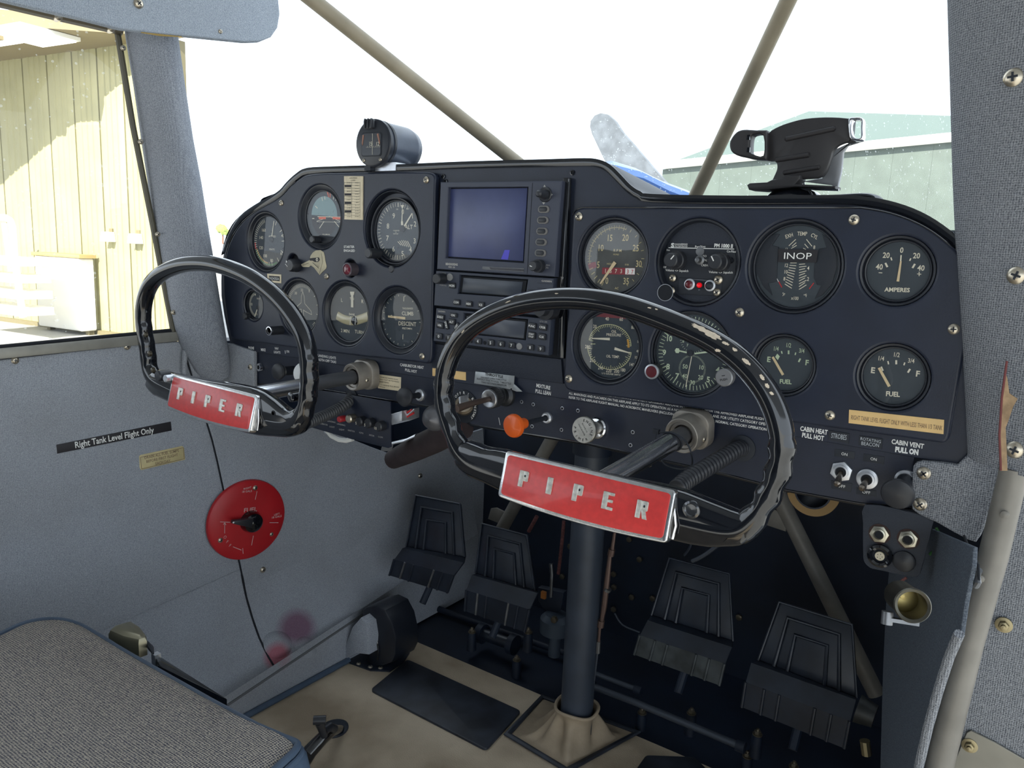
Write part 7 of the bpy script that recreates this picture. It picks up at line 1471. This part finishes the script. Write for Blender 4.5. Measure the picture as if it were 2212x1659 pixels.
b = MB(ID); b.prism(ccw([(p.x, p.y) for p in Q]), SZ-.03, SZ-.02, .001); b.build('strip', BLACKG, t)
b = MB(ID); b.box(Q[0]-Vector((.004, .004, .01)), Q[0]+Vector((.003, .003, .004))); b.build('end_cap', ALU, t)

# ================================================================== COMPASS
fc = atY(805.5, 309, -.012); R = rad(fc, 100); ax = Matrix.Rotation(.05, 3, 'Z') @ Vector((0, -1, 0)); ez = ax; e_ = Vector((0, 0, 1)); CM = frame(fc-ax*.0, e_.cross(ez).normalized(), e_)
t = thing('compass', 'round black magnetic compass standing on the left of the glareshield', 'compass', Matrix.Translation((fc.x, fc.y+.02, fc.z-R)))
b = MB(CM); b.lathe([(0, -.074), (R*.55, -.072), (R*.85, -.064), (R*.95, -.053), (R*.97, -.006), (R*.98, -.0055)], n=48); b.build('body', mat('compass_body', (66, 74, 88), .32, .35, noise=.15, nscale=60), t)
b = MB(CM); b.lathe([(R*.93, -.013), (R*1.0, -.0125), (R*1.0, -.009), (R*.96, -.0085), (R*.96, -.006), (R*1.01, -.0055), (R*1.01, -.001), (R*.97, 0), (R*.90, .0008), (0, .0008)], n=48); b.build('front_ring', BEZ, t)
fr = rrect(-R*.58, R*.50, -R*.52, R*.40, R*.12)
b = MB(CM); b.prism([(x, y) for x, y in rrect(-R*.62, R*.54, -R*.56, R*.44, R*.12)], .0006, .0018, .0004); b.build('window_frame', BLACKM, t)
b = MB(CM); b.prism(fr, .0016, .0021); b.build('window', mat('compass_window', (0.010, .012, .018), .15, raw=True), t)
b = MB(CM); b.text('15', (R*.02-.002, -R*.03), .0048, .0023, 0, .8).text('12', (R*.36, -R*.05), .0048, .0023, 0, .8); b.seg((R*.05, -R*.5), (R*.05, R*.38), .0005, .0024)
for k in range(14): b.seg((-R*.3+k*R*.06, -R*.20), (-R*.3+k*R*.06, -R*.20+(.0020 if k % 2 else .0010)), .0003, .0023)
b.build('card_print', CREAM, t)
b = MB(CM); b.prism([(R*.30, R*.34), (R*.38, R*.38), (R*.48, 0), (R*.46, -R*.1)], .0020, .0026); b.prism([(-R*.52, R*.34), (-R*.44, R*.34), (-R*.52, -R*.1), (-R*.56, 0)], .0020, .0026); b.build('lubber_reflection', mat('reflection_copper', (150, 104, 84), .4), t)  # copper reflections in the window, painted as two strips
b = MB(CM); b.prism(rrect(-R*.42, R*.14, R*.58, R*.98, R*.08), -.010, .0045, .001); cv_ = b.build('lamp_housing', BLACKK, t)
for x in (-.30, -.12, .06): b = MB(CM); b.prism(rrect(R*(x-.03), R*(x+.03), R*.60, R*1.0, R*.02), .003, .0062, .0006); b.build('fin', BLACKK, cv_)
for x, y in ((.52, -.78), (-.55, -.8)): screw(CM @ Vector((R*x*.9, R*y*.9, .0008)), ax, .0022, t)
gz = atY(845, 362, 0).z
b = MB(ID); b.box((fc.x-.004, fc.y+.008, fc.z-R-.004), (fc.x+.03, fc.y+.055, fc.z-R*.80)); b.build('mount_bracket', ALU, t)
b = MB(ID); b.box((fc.x-.014, fc.y+.0, fc.z-R-.004), (fc.x-.004, fc.y+.02, fc.z-R*.93)); b.build('foot', BLACKM, t)

# ================================================================== TABLET MOUNT
MY = .055
def tm(px, py, w=0.0): q = atY(px, py, MY-w); return (q.x, q.z)
t = thing('tablet_mount', 'empty black tablet holder on a suction cup at the right of the glareshield', 'tablet holder', Matrix.Translation(atY(1716, 424, MY)))
MP = mat('mount_plastic', (0.026, .024, .026), .45, raw=True); TMF = PAN @ Matrix.Translation((0, 0, -MY))
pad = smooth([(1662, 289), (1684, 274), (1712, 264), (1742, 257), (1785, 254), (1828, 256), (1842, 262), (1840, 292), (1836, 305), (1822, 310), (1810, 316), (1800, 328), (1795, 345), (1778, 381), (1735, 387), (1700, 390), (1668, 398), (1672, 385), (1680, 366), (1679, 352), (1672, 348), (1661, 346), (1660, 320)], 3)
b = MB(TMF); b.prism([tm(x, y) for x, y in pad], -.004, .003, .0012); b.build('back_pad', MP, t)
for a, c, r in (((1695, 301), (1806, 277), 7), ((1674, 346), (1750, 334), 7), ((1691, 374), (1772, 361), 6)):
    b = MB(TMF); A_, B_ = tm(*a, .003), tm(*c, .003); rr_ = rad(atY(*a, MY), r*2)*.8; b.tube([(A_[0], A_[1], .003), (A_[0]*.97+B_[0]*.03, A_[1]*.97+B_[1]*.03, .003), (A_[0]*.03+B_[0]*.97, A_[1]*.03+B_[1]*.97, .003), (B_[0], B_[1], .003)], [(.0005, rr_*.4), (.0022, rr_), (.0022, rr_), (.0005, rr_*.4)], 12, ref=(0, 0, 1)); b.build('raised_rib', MP, t)
ocl = smooth([(1662, 284), (1640, 284), (1612, 283), (1596, 290), (1584, 308), (1585, 326), (1596, 337), (1612, 341), (1635, 346), (1662, 348)], 4, False); icl = [(1661, 296), (1640, 294), (1630, 296), (1627, 306), (1627, 330), (1631, 334), (1645, 337), (1659, 339)]
plate([ccw([tm(x, y) for x, y in ocl+[(1664, 340), (1664, 296)]]), ccw([tm(x, y) for x, y in smooth([(1655, 296), (1634, 294), (1628, 304), (1627, 328), (1632, 335), (1655, 338)], 3)])], -.004, .010, .002, 'side_clamp', MP, t, M=TMF, label='left clamp arm with a square opening')
for y in (297, 324): b = MB(TMF); q = tm(1617, y, .010); b.box((q[0]-.0012, q[1]-.0022, .009), (q[0]+.0014, q[1]+.0022, .0112)); b.build('clamp_pad', BLACKG, t)
ocr = smooth([(1838, 262), (1850, 257), (1868, 259), (1869, 280), (1868, 305), (1850, 306), (1840, 300)], 3); icr = smooth([(1845, 265), (1852, 262), (1864, 264), (1864, 282), (1864, 300), (1852, 301), (1844, 290)], 3)
plate([ccw([tm(x, y) for x, y in ocr]), ccw([tm(x, y) for x, y in icr])], -.002, .010, .0012, 'side_clamp', CHROME, t, M=TMF, label='right clamp loop with a shiny edge')
b = MB(TMF); b.prism([tm(x, y) for x, y in ((1832, 258), (1846, 258), (1842, 300), (1848, 306), (1836, 310), (1820, 305))], -.006, .001, .001); b.build('clamp_slide', MP, t)
b = MB(TMF); b.prism([tm(x, y, -.012) for x, y in ((1790, 345), (1806, 322), (1840, 306), (1862, 306), (1832, 315), (1822, 330), (1818, 370), (1810, 407), (1796, 400), (1735, 392), (1776, 384))], -.015, -.011, .001); b.build('back_bracket', mat('grey_back_bracket', (150, 152, 156), .35, .3), t)
b = MB(TMF); P = [tm(x, y) for x, y in ((1622, 402), (1628, 398), (1665, 396), (1675, 391), (1698, 388), (1702, 382), (1736, 381), (1735, 390), (1726, 400), (1812, 404), (1811, 410), (1724, 406), (1690, 410), (1655, 414), (1626, 412), (1624, 407))]; b.prism(P, -.008, .012, .0012); b.build('hinge_arm', MP, t)
b = MB(TMF); b.tube([(*tm(1724, 407), .0), (*tm(1812, 410), .0)], .0012, 8); b.build('edge_strip', CHROME, t)
sc_ = atY(1716, 423, MY+.01); R = rad(sc_, 120); b = MB(frame(sc_, (1, 0, 0), (0, 1, 0))); b.lathe([(R*1.0, -.004), (R*.98, -.001), (R*.8, .003), (R*.4, .007), (R*.3, .012), (0, .012)], n=40); b.build('suction_cup', BLACKG, t)
t2 = thing('mount_pad', 'thin black friction pad under the tablet holder on the glareshield', 'pad', Matrix.Translation(atY(1850, 428, .02)))
b = MB(ID); Q = smooth([tuple(atY(x, y, .02)) for x, y in ((1500, 430), (1600, 434), (1700, 432), (1800, 428), (1870, 424), (1895, 428), (1898, 434))], 4, False); b.tube(Q, [(.0022, .02)]*len(Q), 10, ref=(0, 0, 1)); b.build('pad', MATS['glareshield_vinyl'], t2)
